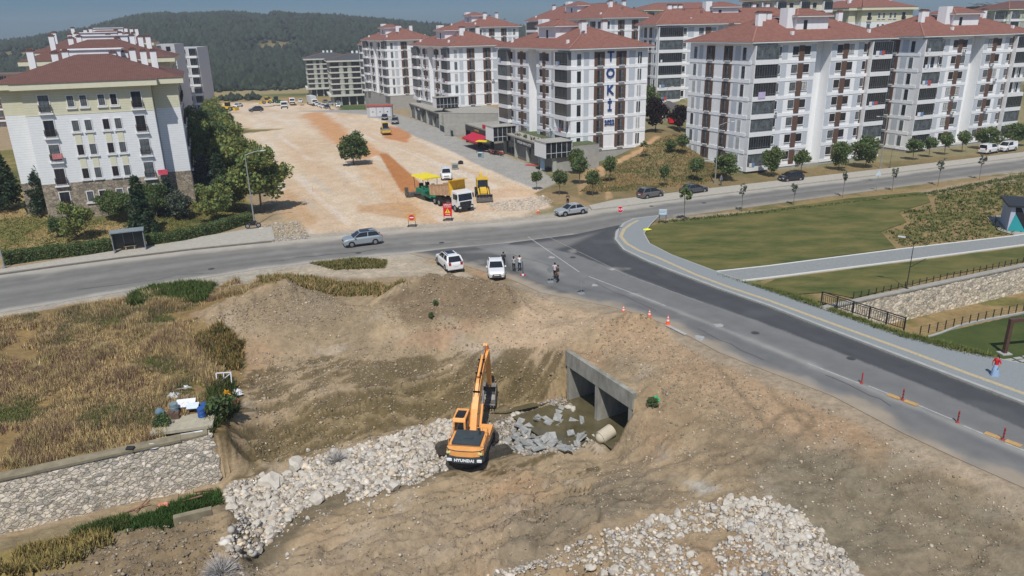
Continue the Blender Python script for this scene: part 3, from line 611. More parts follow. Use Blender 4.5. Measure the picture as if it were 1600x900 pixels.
# --- left stone retaining wall
Lw = float(np.linalg.norm(NWALL_A-NWALL_B)); angw = math.atan2(_wd[1], _wd[0])
sw = empty('stone_wall', (*NWALL_B, 0), angw, 'long rubble stone retaining wall with broken end below the dry grass bank', 'retaining wall')
def stone_face(name, x0, x1, z0, z1, th, lean, parent, m, jag=True, seed=0):
    nx_ = int((x1-x0)/.22); nz_ = int((z1-z0)/.22); V = []; Fc = []
    for j in range(nz_+1):
        for i in range(nx_+1):
            x_ = x0+(x1-x0)*i/nx_; z_ = z0+(z1-z0)*j/nz_
            if jag and i == nx_: x_ += .45*math.sin(j*1.7+1)*random.uniform(.4, 1)-.2*j/nz_
            yb = lean*(z_-z0)+float(vnoise(np.array(x_*3.1), np.array(z_*3.7), 5+seed))*.10-.05
            V.append((x_, yb, z_))
    w_ = nx_+1
    for j in range(nz_):
        for i in range(nx_): Fc.append((j*w_+i, j*w_+i+1, (j+1)*w_+i+1, (j+1)*w_+i))
    n0 = len(V); V += [(x0, th, z1), (x1, th, z1), (x1+.1, th, z0), (x0, th, z0)]
    mb = MB(); mb.add(V, Fc)
    top = [nz_*w_+i for i in range(w_)]
    mb.f += [tuple(top+[n0+1, n0])]; mb.m += [0]
    rt = [j*w_+nx_ for j in range(nz_+1)]; mb.f += [tuple(rt[::-1]+[n0+2, n0+1])]; mb.m += [0]
    mb.f += [(n0, n0+1, n0+2, n0+3)]; mb.m += [0]
    return mb.build(name, m, parent)
stone_face('masonry', -34, Lw, -6.1, -1.86, 1.3, .05, sw, stone)
k = MB(); k.box(-34, Lw-2.0, -.0+.12, 1.0, -1.86, -1.70); k.box(Lw-2.0, Lw-.3, .2, .95, -1.86, -1.73); k.build('coping', mat('dirty coping', al(150,140,116), .95, .25, 1.5, bump=.02), sw)
LwL = math.dist(LOW_A, LOW_B); dl = (LOW_A-LOW_B)/LwL
lw_ = empty('concrete_wall', (*LOW_B, 0), math.atan2(dl[1], dl[0]), 'low buried concrete wall edge across the ditch from the stone wall', 'retaining wall')
k = MB(); k.box(9, LwL+.2, -.15, .22, -6, -3.72); k.build('wall', MATS['dirty coping'], lw_, bevel=.04)
# --- stone wall of the far channel with its two wire fences
a, b = np.array(CH2[0]), np.array(CH2[1]); L2 = float(np.linalg.norm(b-a)); d2 = (b-a)/L2
st2 = mat('pale stone masonry', (.76,.71,.62), .9, .12, 5); tint(st2, 'stones', .4, 2.4, bump=.05)
sw2 = empty('stone_wall', (*a, 0), math.atan2(d2[1], d2[0]), 'pale rubble stone channel wall in the park beyond the side road', 'retaining wall')
stone_face('masonry', -.3, L2, -3.1, -.02, .7, .03, sw2, st2, False, 4)
a2, b2 = np.array(CH2[1]), np.array(CH2[2]); d3 = b2-a2; L3 = float(np.linalg.norm(d3)); 
k = MB(); k.box(-.3, L2, .02, .65, -.02, .12); k.build('coping', mat('grey coping', al(170,166,156), .9, .15, 2), sw2)
metal_dk = mat('black painted steel', (.025,.025,.028), .5, .2, 5, spec=.4)
def post_fence(name, A, B, h, step, label, group=None):
    A = np.array(A); B = np.array(B); L_ = float(np.linalg.norm(B-A)); d_ = (B-A)/L_
    r = empty(name, (*A, 0), math.atan2(d_[1], d_[0]), label, 'fence', group); n_ = int(L_/step)
    pm_ = MB(); pm_.box(-.03, .03, -.03, .03, 0, h); pp = pm_.build('post', metal_dk, r, loc=(0, 0, .02))
    for i in range(1, n_+1):
        c = pp.copy(); COL.objects.link(c); c.parent = r; c.location = (i*step, 0, .02)
    k = MB()
    for z_ in (.35, .6, .9): k.beam((0, 0, h*z_+.02), (n_*step, 0, h*z_+.02), .010, .010)
    k.build('wire', metal_dk, r); return r
nrm = np.array([-d2[1], d2[0]])
post_fence('wire_fence', at(1333,467)[:2], a+d2*(L2+8)+nrm*.9, .62, .95, 'row of short dark posts along the top of the channel wall')
post_fence('wire_fence', at(1437,524)[:2], at(1640,477)[:2], .8, .95, 'row of short dark posts along the green lawn, near side of the channel')
strip('kerb', [(1450,527),(1470,521),(1500,509),(1535,501),(1600,489),(1650,478)], .18, .10, kerb, thick=.15)
A = np.array(at(1283,474)[:2]); B = np.array(at(1412,516)[:2]); L_ = float(np.linalg.norm(B-A)); d_ = (B-A)/L_
rl = empty('railing', (*A, 0), math.atan2(d_[1], d_[0]), 'black steel railing over the channel beside the grey pavement', 'railing')
for i in range(6):
    k = MB(); x_ = L_*i/5; k.box(x_-.05, x_+.05, -.05, .05, 0, 1.15); k.build('post', metal_dk, rl)
k = MB(); k.beam((0, 0, 1.1), (L_, 0, 1.1), .07); k.beam((0, 0, .15), (L_, 0, .15), .05)
x_ = .18
while x_ < L_: k.beam((x_, 0, .15), (x_, 0, .95), .03); x_ += .2
k.beam((0, 0, .93), (L_, 0, .93), .04); k.build('balusters', metal_dk, rl)

# ---------------------------------------------------------------- apartment blocks
wh = mat('white render', (.76,.765,.765), .85, scale=.9, col2=(.86,.865,.87), det=8, stretch=(1,1,.18)); gy_ = mat('pale grey panel', (.50,.53,.57), .85, .05, 2); br = mat('brown cladding', (.125,.072,.052), .8, .1, 3)
tile = mat('red roof tiles', (.235,.105,.080), .9, .22, 1.5); tint(tile, 'lines', .3, 1.1, axis='DIAGONAL', dist=.3)
tile2 = mat('brown roof tiles', (.15,.075,.062), .9, .15, 1.5); tint(tile2, 'lines', .35, 1.4, axis='X')
cream = mat('cream boards', (.62,.60,.44), .85, .05, 2); tint(cream, 'lines', .16, 1.0, axis='Z', hi=.12)
boards = mat('white boards', (.74,.755,.76), .85, .04, 2); tint(boards, 'lines', .18, 1.0, axis='Z', hi=.12)
creamp = mat('cream fascia', (.66,.64,.48), .8, .04, 2)
glass = mat('window glass', (.018,.022,.028), .12, .5, .8, spec=.6); glass2 = mat('curtained glass', (.10,.12,.13), .25, .7, 1.2, spec=.5)
frd = mat('brown frame', (.06,.035,.028), .6, .1); frw = mat('white frame', (.74,.74,.74), .6, .05); soff = mat('white soffit', (.72,.73,.72), .8, .04)
plinth = mat('grey plinth', (.36,.35,.33), .9, .12, 1.5, bump=.01); stp = mat('stone plinth', (.42,.37,.31), .9, .15, 4); tint(stp, 'stones', .4, 2.2, bump=.03)
navy = mat('navy letters', (.015,.05,.20), .6, .05); rail_m = mat('grey rail', (.13,.135,.14), .5, .1)
trim0 = mat('dark fan grille', (.08,.08,.08), .6, .1, 4)
def proto(fn): o = fn(); COL.objects.unlink(o); return o
def stamp(pr, name, parent, loc, rz, sc=(1, 1, 1), me=None):
    o = bpy.data.objects.new(name, me or pr.data); COL.objects.link(o); o.parent = parent; o.location = loc; o.rotation_euler = (0, 0, rz); o.scale = sc; return o
def win_mesh(w_, h_, frame, gl, div=2, sill=True, fw=.08, silm=None):
    k = MB(); k.box(0, w_, -.04, .02, 0, h_, 0); g = []
    for i in range(div):
        a = fw+(w_-fw)*i/div; b = (w_-fw)*(i+1)/div; k.box(a, b, -.052, -.0405, fw, h_-fw, 1)
    if sill: k.box(-.08, w_+.08, -.14, .0, -.1, -.003, 2)
    o = k.build('window_master', [frame, gl, silm or frw]); COL.objects.unlink(o); return o.data
curt = mat('net curtain', (.42,.43,.42), .5, .25, 3)
W_PAIR = [win_mesh(1.25, 1.35, frd, g) for g in (glass, glass2, curt, glass)]; W_NAR = [win_mesh(.75, 1.35, frd, g, 1) for g in (glass, glass2)]
W_TALL = [win_mesh(.95, 2.1, frw, g, 1, False) for g in (glass, glass2, curt)]
def french():
    k = MB(); k.box(0, .92, -.04, .02, 0, 2.1, 0); k.box(.08, .44, -.052, -.041, .08, 2.02, 1); k.box(.48, .84, -.052, -.041, .08, 2.02, 2)
    for z_ in (.25, .55, .85): k.box(-.02, 1.07, -.2, -.17, z_, z_+.03, 3)
    k.box(-.1, 1.15, -.22, .0, -.12, -.004, 4); o = k.build('m', [frd, glass, glass2, rail_m, frw]); COL.objects.unlink(o); return o.data
FRENCH = french()
def balcony(w_, kind):
    k = MB(); D = .85
    k.box(0, w_, -D, .0, -.42, .32, 0)
    k.box(0, .16, -D+.02, .0, .32, 2.53, 0)
    if kind < 2:
        k.box(.16, w_-.12, -D+.12, -.003, .32, 2.5, 1 if kind == 0 else 2); n_ = int(w_/.55)
        for i in range(n_+1): k.box(.16+(w_-.3)*i/n_-.02, .16+(w_-.3)*i/n_+.02, -D+.085, -D+.125, .32, 2.5, 3)
        k.box(.16, w_-.12, -D+.07, -D+.12, .62, .67, 3); k.box(.16, w_-.12, -D+.08, -D+.12, 2.44, 2.53, 3)
        k.box(w_-.12, w_, -D+.05, .0, .32, 2.53, 3)
    else:
        k.box(.5, w_*.45, -.02, -.004, .2, 2.3, 1); k.box(w_*.62, w_*.8, -.02, -.004, .2, 2.2, 1)
        k.box(.16, w_, -D, -D+.04, .92, .96, 3)
        for i in range(int(w_/.35)): k.box(.3+i*.35, .32+i*.35, -D, -D+.03, .32, .93, 3)
        k.box(w_-.1, w_, -D, -D+.1, .32, 2.53, 3)
    o = k.build('m', [frw, glass, glass2, rail_m]); COL.objects.unlink(o); return o.data
BALC = {}
def balc(w_, kind):
    if (w_, kind) not in BALC: BALC[(w_, kind)] = balcony(w_, kind)
    return BALC[(w_, kind)]
class Face:
    def __init__(s, root, mb, O, ang): s.r = root; s.mb = mb; s.O = O; s.a = ang; s.c, s.s_ = math.cos(ang), math.sin(ang)
    def pos(s, u, z, out=0): return (s.O[0]+u*s.c+out*s.s_, s.O[1]+u*s.s_-out*s.c, z)
    def panel(s, u0, u1, z0, z1, out, mi):
        s.mb.xf = Matrix.Translation((s.O[0], s.O[1], 0))@Matrix.Rotation(s.a, 4, 'Z'); s.mb.box(u0, u1, -out, .02, z0, z1, mi); s.mb.xf = None
    def put(s, me, name, u, z, out=0): return stamp(None, name, s.r, s.pos(u, z, out), s.a, me=me)
def long_face(F, Lg, z0, nfl, fh, open_p=.12, skip=()):
    k = 1.0; st = 3.4*Lg/31; half = (Lg-st)/2; nrep = 1
    def half_face(u0, mir):
        f = half/13.8
        X = lambda a, b: (u0+a*f, u0+b*f) if not mir else (u0+half-b*f, u0+half-a*f)
        for i in range(nfl):
            zb = z0+i*fh
            if (i == 0 and 0 in skip): continue
            a, b = X(.0, 5.0); r_ = random.random(); F.put(balc(round(b-a, 2), 2 if r_ < open_p else (0 if r_ < .75 else 1)), 'balcony', a, zb)
            a, b = X(5.0, 13.8); F.panel(a, b, zb-.42, zb+.14, .07, 0)
            a, b = X(5.0, 5.35); F.panel(a, b, zb+.14, zb+fh-.42, .05, 2)
            a, b = X(5.4, 6.2); F.put(random.choice(W_NAR), 'window', a, zb+.85)
            a, b = X(6.3, 7.5); F.panel(a, b, zb+.14, zb+fh-.42, .04, 1)
            a, b = X(9.95, 11.1); F.panel(a, b, zb-.1, zb+fh-.55, .10, 2)
            a, b = X(8.6, 9.85); F.put(random.choice(W_PAIR), 'window', a, zb+.85)
            a, b = X(11.2, 12.45); F.put(random.choice(W_PAIR), 'window', a, zb+.85)
            a, b = X(12.6, 13.7); F.panel(a, b, zb+.14, zb+fh-.42, .04, 1)
    half_face(0, False); half_face(half+st, True)
    return half, st
def short_face(F, Wd, z0, nfl, fh, zs=None, lo=0):
    f = Wd/16
    for i in range(nfl):
        if i < lo: continue
        zb = z0+i*fh
        F.panel(0, Wd, zb-.42, zb+.14, .07, 0)
        F.put(random.choice(W_TALL), 'window', 1.1*f, zb+.2); F.put(random.choice(W_TALL), 'window', (16-2.2)*f, zb+.2)
        F.panel(2.6*f, 3.6*f, zb+.14, zb+fh-.42, .04, 1); F.panel(12.0*f, 13.3*f, zb+.14, zb+fh-.42, .04, 1)
        for a in (4.7, 9.25):
            F.panel(a*f, (a+2.1)*f, zb+.0, zb+fh-.43, .10, 2); F.put(FRENCH, 'french_window', (a+.6)*f, zb+.12, .10)
def hip_roof(root, x0, x1, y0, y1, ze, rise, ov, tm, fm=None, fasc=.22, name='roof', ridge=None):
    fm = fm or soff; k = MB(); X0, X1, Y0, Y1 = x0-ov, x1+ov, y0-ov, y1+ov
    k.box(X0, X1, Y0, Y1, ze, ze+fasc, 1)
    w_ = min(X1-X0, Y1-Y0)/2
    if X1-X0 >= Y1-Y0: rg = ((X0+w_, (Y0+Y1)/2), (X1-w_, (Y0+Y1)/2))
    else: rg = (((X0+X1)/2, Y0+w_), ((X0+X1)/2, Y1-w_))
    if ridge: rg = ridge
    z1 = ze+fasc+.003; z2 = ze+fasc+rise
    vs = [(X0-.05, Y0-.05, z1), (X1+.05, Y0-.05, z1), (X1+.05, Y1+.05, z1), (X0-.05, Y1+.05, z1), (*rg[0], z2), (*rg[1], z2)]
    if X1-X0 >= Y1-Y0 or ridge: fs = [(0, 1, 5, 4), (1, 2, 5), (2, 3, 4, 5), (3, 0, 4)]
    else: fs = [(0, 1, 4), (1, 2, 5, 4), (2, 3, 5), (3, 0, 4, 5)]
    k.add(vs, fs, 0); k.add(vs[:4], [(3, 2, 1, 0)], 0)
    # ridge and hip caps
    edges = [(0, 4), (3, 4), (1, 5), (2, 5), (4, 5)] if (X1-X0 >= Y1-Y0 or ridge) else [(0, 4), (1, 4), (2, 5), (3, 5), (4, 5)]
    for a, b in edges: k.beam(Vector(vs[a])+Vector((0, 0, .03)), Vector(vs[b])+Vector((0, 0, .03)), .22, .09, 2)
    return k.build(name, [tm, fm, mat('ridge tiles', (.30,.15,.115), .9, .1, 2)], root)
chim_cap = mat('chimney cap', (.16,.08,.06), .9, .15)
def chimney(parent, x, y, z, h, w_=1.0, d_=.7, cap=True):
    k = MB(); k.box(x-w_/2, x+w_/2, y-d_/2, y+d_/2, z, z+h, 0)
    if cap: k.box(x-w_/2-.1, x+w_/2+.1, y-d_/2-.1, y+d_/2+.1, z+h, z+h+.14, 1); k.box(x-w_/2+.1, x+w_/2-.1, y-d_/2+.1, y+d_/2-.1, z+h+.14, z+h+.3, 1)
    return k.build('chimney', [wh, chim_cap], parent)
def white_block(px, pym, zc, z0, nfl, fh, long_left, label, ang=24.0, Lg=31.0, Wd=16.0, zbase=None, tower=True, lo=0, group='white apartment blocks with red roofs', rise=3.6):
    x, y, _ = pt(px, pym, zc); root = empty('apartment_building', (x, y, 0), R(ang), label, 'apartment building', group)
    ze = z0+nfl*fh; zb = z0-3.2 if zbase is None else zbase; mb = MB(); rec = 2.0
    A, B = (Wd, Lg) if long_left else (Lg, Wd); half = (Lg-3.4*Lg/31)/2; st = Lg-2*half
    if long_left:
        mb.box(rec, A, 0, B, z0-.43, ze, 0); mb.box(0, rec, 0, half, z0-.43, ze, 0); mb.box(0, rec, half+st, B, z0-.43, ze, 0)
        mb.box(.02, A-.02, .02, B-.02, zb, z0-.433, 3)
    else:
        mb.box(0, A, rec, B, z0-.43, ze, 0); mb.box(0, half, 0, rec, z0-.43, ze, 0); mb.box(half+st, A, 0, rec, z0-.43, ze, 0)
        mb.box(.02, A-.02, .02, B-.02, zb, z0-.433, 3)
    Ff = Face(root, mb, (0, 0), 0.0); Fl = Face(root, mb, (0, B), -math.pi/2)
    if long_left: short_face(Ff, A, z0, nfl, fh, lo=lo); long_face(Fl, B, z0, nfl, fh)
    else: long_face(Ff, A, z0, nfl, fh); short_face(Fl, B, z0, nfl, fh, lo=lo)
    for (u, v) in ((2.3*A/16 if long_left else 5.1, -.12), (A-1.8, -.12)):
        mb.cyl((u, v, z0), (u, v, ze), .06, None, 6, 0)
    mb.build('wall', [wh, gy_, br, plinth], root)
    acm = mat('air conditioner white', (.66,.67,.66), .6, .08, 3); cl = [mat('laundry white', (.7,.7,.72), .9, .1), mat('laundry blue', (.15,.25,.45), .9, .1), mat('laundry red', (.45,.08,.08), .9, .1)]
    for q in range(9):
        i = random.randrange(nfl); F_, u_ = random.choice(((Ff, random.uniform(3.7, A-4)), (Fl, random.uniform(5.5, B-6)))); zz = z0+i*fh-.02
        if abs(u_-(B if F_ is Fl else A)/2) < 3: continue
        k = MB(); k.box(0, .8, -.42, -.12, 0, .5); k.cyl((.4, -.425, .25), (.4, -.43, .25), .19, None, 10, 1); k.build('air_conditioner', [acm, trim0], root, loc=F_.pos(u_, zz), rz=F_.a)
    for q in range(5):
        i = random.randrange(nfl); F_ = Ff if not long_left else Fl; LL = A if not long_left else B; u_ = random.choice((.6, LL-4.2)); k = MB(); x_ = 0
        for c__ in range(random.randint(1, 3)): w_ = random.uniform(.4, .9); k.box(x_, x_+w_, -.905, -.89, random.uniform(.0, .4), .98, c__); x_ += w_+.08
        k.build('hanging_laundry', cl, root, loc=F_.pos(u_, z0+i*fh), rz=F_.a)
    rf = hip_roof(root, 0, A, 0, B, ze+.02, rise, .95, tile)
    for q in range(4):
        k = MB(); k.cyl((0, 0, -.3), (0, 0, .9), .04, None, 6); k.cyl((0, -.12, .9), (0, -.02, 1.0), .42, .10, 14); u_, v_ = random.uniform(3, A-3), random.uniform(3, min(B, A)-3); k.build('satellite_dish', acm, rf, loc=(u_, v_, ze+.3+rise*min(u_, v_, A-u_, B-v_)/(min(A, B)/2+1)))
    if tower:
        if long_left: tx0, tx1, ty0, ty1 = 3.2, 8.2, B/2-3.6, B/2+3.6
        else: tx0, tx1, ty0, ty1 = A/2-3.6, A/2+3.6, 3.2, 8.2
        tz = ze+3.9; k = MB(); k.box(tx0, tx1, ty0, ty1, ze+.1, tz, 0)
        if long_left: k.box(tx0-.02, tx0-.004, (ty0+ty1)/2-.4, (ty0+ty1)/2+.4, ze+1.6, ze+3.4, 1)
        else: k.box(tx0+1.6, tx0+2.4, ty0-.02, ty0-.004, ze+1.7, ze+3.4, 1)
        tw = k.build('stair_tower', [wh, glass], root); hip_roof(tw, tx0, tx1, ty0, ty1, tz, 1.15, .6, tile, name='tower_roof')
        chimney(tw, tx0-.8 if not long_left else tx0+1.5, ty0+1.5 if not long_left else ty1+.8, ze+.8, 4.6, 1.6, 1.8, False)
    if long_left: cs = [(5.5, 5.5), (7.5, 9.5), (10.5, 6.5), (6, B-7), (9, B-9)]; sm = [(1.2, 3.5), (1.2, B-3.5), (A-1.5, 4)]
    else: cs = [(5.5, 5.2), (8.0, 7.2), (9.8, 7.8), (A-6, 6.5), (A-9, 8)]; sm = [(9.4, 1.4), (A-4, 1.4)]
    for u, v in cs: chimney(rf, u, v, ze+1.2, 3.5)
    for u, v in sm: chimney(rf, u, v, ze+.5, 1.2, .45, .45, False)
    return root, ze, A, B
T, ze, A, B = white_block(892, 160, 131.5, 2.75, 6, 2.92, True, 'white block with blue TOKI 2022 lettering between its brown window columns', lo=0, group=None, zbase=-.2)
for i, s_ in enumerate('TOKİ'):
    text('letter', s_, 2.3, navy, T, (8.03, -.14, ze-1.3-i*2.92), (math.pi/2, 0, 0), .04, bold=.05)
text('letter', '2022', 1.25, navy, T, (8.03, -.14, ze-1.25-4*2.92), (math.pi/2, 0, 0), .04, xs=.85, bold=.04)
C4, ze4, A4, B4 = white_block(1168, 170, 121.5, .85, 7, 2.88, False, 'large white block nearest the main road with lavender laundry on its corner balcony', group=None, zbase=-.3)
k = MB(); k.add([(1.2, -.92, .1), (2.7, -.92, .1), (2.7, -.93, 1.15), (1.2, -.93, 1.15), (1.2, -.88, 1.15), (2.7, -.88, 1.15)], [(0, 1, 2, 3), (3, 2, 5, 4)]); l_ = k.build('hanging_blanket', mat('lavender cloth', (.50,.42,.62), .9, .15, 4), C4, loc=(0, 0, .85+4*2.88-.1))
C5, _, _, _ = white_block(1428, 150, 138.5, .85, 7, 2.88, False, 'white block at the right edge behind the parked white vans', group=None, zbase=-.3)
C2 = white_block(704, 120, 190, 5.3, 5, 2.92, True, 'white block behind the low shops, left of the lettered block', group=None, zbase=2)
C1 = white_block(607, 110, 244, 4.0, 6, 2.85, True, 'farthest left white block, next to the grey blocks', group=None, zbase=-3)
C3 = white_block(745, 80, 254, 7.5, 6, 2.85, True, 'white block with only its top floors showing behind two others, left of centre', group=None, zbase=3)
D1 = white_block(942, 80, 205, 8.6, 6, 2.92, True, 'long white block behind the lettered block with tall roof chimneys', Lg=48, group=None, zbase=3, rise=4.2)
D2 = white_block(1026, 90, 178, 6.5, 6, 2.92, False, 'white block with dark glazed balconies seen between the lettered block and the corner block', ang=16, Lg=40, Wd=10, group=None, zbase=2, rise=3.6)
C6 = white_block(590, 110, 275, 2.0, 6, 2.85, True, 'narrow white block end showing left of the farthest white block', Wd=8, Lg=24, group=None, zbase=-6, tower=False)

# cream blocks with stone plinths
def framed(w_, h_, gl, balc_=False, sill=True):
    k = MB(); k.box(-.10, w_+.10, -.06, .02, -.10, h_+.10, 0); k.box(0, w_, -.075, -.061, 0, h_, 1); k.box(.07, w_/2-.03, -.085, -.0755, .07, h_-.07, 2); k.box(w_/2+.03, w_-.07, -.085, -.0755, .07, h_-.07, 2)
    k.box(-.25, w_+.25, -.35 if balc_ else -.16, .0, -.34, -.165, 0)
    if balc_:
        for z_ in (.1, .35, .6, .85): k.box(-.1, w_+.1, -.32, -.29, z_, z_+.03, 1)
        k.box(-.1, -.07, -.32, -.06, .1, .9, 1); k.box(w_+.07, w_+.1, -.32, -.06, .1, .9, 1)
    o = k.build('m', [frw, frd, gl]); COL.objects.unlink(o); return o.data
FS = [framed(.72, 1.3, g) for g in (glass, glass2)]; FB = [framed(1.15, 2.05, g, True) for g in (glass, glass2)]
def cream_block(x, y, z0, ang, nfl, fh, label, W_=22.7, D_=22.0, stone_fl=1, roofm=tile2, group=None, upper=1, chim=True, rise=3.1):
    root = empty('apartment_building', (x, y, 0), R(ang), label, 'apartment building', group); ze = z0+nfl*fh+.15; zs = z0+.55+stone_fl*fh; zc_ = ze-upper*fh-.1
    mb = MB(); rc = 2.2; xa, xb = 2.7, W_-3.2
    def body(x0, x1, y0, y1):
        mb.box(x0, x1, y0, y1, z0-4, zs, 3); mb.box(x0+.03, x1-.03, y0+.03, y1-.03, zs, zc_, 0); mb.box(x0+.02, x1-.02, y0+.02, y1-.02, zc_, ze, 1)
    body(xa, xb, 0, D_); body(0, xa-.01, rc, D_-rc); body(xb+.01, W_, rc, D_-rc)
    F = Face(root, mb, (xa, 0), 0.0)
    f = (xb-xa)/16.8
    for i in range(nfl):
        zb = z0+i*fh
        F.put(random.choice(FB), 'french_window', 2.0*f, zb+.45); F.put(random.choice(FB), 'french_window', 14.0*f, zb+.45)
        for u in (5.6, 7.25, 9.6, 11.2):
            F.put(random.choice(FS), 'window', u*f, zb+1.0)
            if stone_fl <= i < nfl-2: F.panel(u*f, u*f+.72, zb+1.0+1.42, zb+fh+.62, .03, 2)
    Fr = Face(root, mb, (W_, rc), math.pi/2)
    for i in range(nfl):
        zb = z0+i*fh
        for u in (2.5, 6.5, 10.5, 14): Fr.put(random.choice(FB), 'french_window', u, zb+.45)
    # curved brackets under the eaves of the corner recesses
    mb.box(xa, xb, -.004, .02, zc_-.05, zc_+.02, 2)
    mb.build('wall', [boards, cream, creamp, stp], root)
    k = MB(); k.box(-.9, W_+.9, rc-.9, D_+.9-rc, ze+.0, ze+.75, 0); k.box(xa-.9, xb+.9, -.9, D_+.9, ze-.003, ze+.753, 0); k.build('eaves', creamp, root)
    k = MB(); z1 = ze+.76; zr = ze+.75+rise; cx = W_/2
    vs = [(-1, rc-1, z1), (W_+1, rc-1, z1), (W_+1, D_+1-rc, z1), (-1, D_+1-rc, z1), (cx-2, 8.5, zr), (cx+2, 8.5, zr), (cx+2, D_-8.5, zr), (cx-2, D_-8.5, zr)]
    k.add(vs, [(0, 1, 5, 4), (1, 2, 6, 5), (2, 3, 7, 6), (3, 0, 4, 7), (4, 5, 6, 7), (3, 2, 1, 0)])
    zf = z1+.004; vs = [(xa-1, -1, zf), (xb+1, -1, zf), (cx+2, 8.45, zr+.01), (cx-2, 8.45, zr+.01)]; k.add(vs, [(0, 1, 2, 3)]); k.add([(xa-1, -1, zf), (cx-2, 8.45, zr+.01), (cx-2, 8.45, z1), (xa-1, 7, z1)], [(0, 1, 2, 3)]); k.add([(xb+1, -1, zf), (xb+1, 7, z1), (cx+2, 8.45, z1), (cx+2, 8.45, zr+.01)], [(0, 1, 2, 3)])
    rf = k.build('roof', roofm, root)
    if chim:
        for u, v, h in ((3.6, 7, 3.0), (6.0, 9.5, 2.6), (7.3, 9.5, 2.8), (15.6, 9.5, 2.8), (17.0, 8.5, 2.6), (18.3, 7.5, 2.6), (12.8, 13, 2.4), (14.2, 15, 2.4)): chimney(rf, u, v, ze+1.2, h+.35, .8, .7)
        k = MB(); k.box(6.5, W_-7, 13, 18, ze+2, ze+4.4, 0); k.box(6.3, W_-6.8, 12.8, 18.2, ze+4.4, ze+4.55, 0); k.build('roof_parapet', wh, rf)
    return root
x, y, _ = pt(12, 230, 93.5); LB1 = cream_block(x, y, 2.3, 22, 5, 3.1, 'cream and white block with stone ground floor and red-brown roof, front left', W_=20.8)
clo = mat('pink cloth', (.62,.08,.12), .9, .2, 3); striped = mat('striped cloth', (.5,.2,.2), .9, .6, 9)
for u, zz, m_ in ((2.7+14.0, 2.3+3.02+.75, clo), (2.7+2.0, 2.3+2*3.02+.85, striped)):
    k = MB(); k.box(u, u+1.2, -.40, -.34, zz, zz+.7); k.build('hanging_cloth', m_, LB1)
for pxx, zc_, z0_, lab in ((44, 119, 4.6, 'second cream block behind the front left one'), (60, 148, 5.3, 'third cream block in the left row of brown roofs'), (100, 186, 6.6, 'fourth cream block in the left row, farthest brown roof')):
    x, y, _ = pt(pxx, 140, zc_); cream_block(x, y, z0_, 20, 5, 3.02, lab, W_=21.5)
x, y, _ = pt(1330, 60, 213); cream_block(x, y, 11.8, 16, 5, 3.02, 'beige and white block under the top right sky gap', roofm=tile)
# cream block with wide terraces, only the top shows
def plain_block(name, x, y, ang, W_, D_, z0, ze, fh, label, wm_, roofm, bays, group=None, rise=2.5, ov=.8, balc_=True, sidebays=3, cat='apartment building', fasc=.3, fm=None):
    root = empty(name, (x, y, 0), R(ang), label, cat, group); mb = MB(); mb.box(0, W_, 0, D_, z0, ze, 0)
    nfl = int((ze-z0)/fh)
    for F, Lx, nb in ((Face(root, mb, (0, 0), 0.0), W_, bays), (Face(root, mb, (0, D_), -math.pi/2), D_, sidebays)):
        bw = Lx/nb
        for i in range(nfl):
            zb = ze-(i+1)*fh; F.panel(0, Lx, zb-.35, zb+.1, .12, 1)
            for j in range(nb):
                if balc_ and j % 2 == 0: F.put(balc(round(bw*.8, 2), random.choice((0, 0, 1, 2))), 'balcony', j*bw+bw*.1, zb)
                else: F.put(random.choice(W_PAIR), 'window', j*bw+bw*.3, zb+.85)
    mb.build('wall', [wm_, frw], root)
    if roofm: hip_roof(root, 0, W_, 0, D_, ze, rise, ov, roofm, fm or creamp, fasc)
    return root
bei = mat('beige render', (.62,.58,.48), .85, .05, 1)
x, y, _ = pt(1006, 60, 262); plain_block('apartment_building', x, y, 16, 34, 16, 6, 29.0, 3.0, 'cream topped block at the top edge, left of the tall white stair towers', bei, tile, 9)
x, y, _ = pt(1205, 60, 205); r_ = plain_block('apartment_building', x, y, 20, 20, 14, 6, 30.0, 3.0, 'cream topped block behind the corner block roof', bei, tile, 5)
x, y, _ = pt(1568, 60, 235); plain_block('apartment_building', x, y, 14, 22, 14, 8, 26.5, 3.0, 'pale green block at the right end of the skyline', mat('pale green render', (.42,.46,.34), .85, .05, 1), tile2, 5)
# unfinished frame at the skyline
x, y, _ = pt(1538, 50, 255); sk_ = empty('unfinished_building', (x, y, 0), R(10), 'dark unfinished concrete frame on the skyline at the far right', 'building site')
dkc = mat('raw dark concrete', (.20,.19,.18), .95, .2, 1)
for i in range(4):
    k = MB(); k.box(0, 14, 0, 12, 16+i*3, 16.25+i*3); k.build('floor_slab', dkc, sk_)
    for j in range(5):
        k = MB(); k.box(j*3.3, j*3.3+.4, .3, .7, 16.25+i*3, 19+i*3); k.build('column', dkc, sk_)
k = MB(); k.box(.5, 13.5, 5, 11, 16, 28.2); k.build('core', mat('dark infill', (.07,.065,.06), .9, .2, 1), sk_)
k = MB()
for i in range(34): k.beam((random.uniform(0, 14), random.uniform(0, 12), 28), (random.uniform(0, 14), random.uniform(0, 12), 28+random.uniform(.6, 1.6)), .12)
k.build('rebar', dkc, sk_)
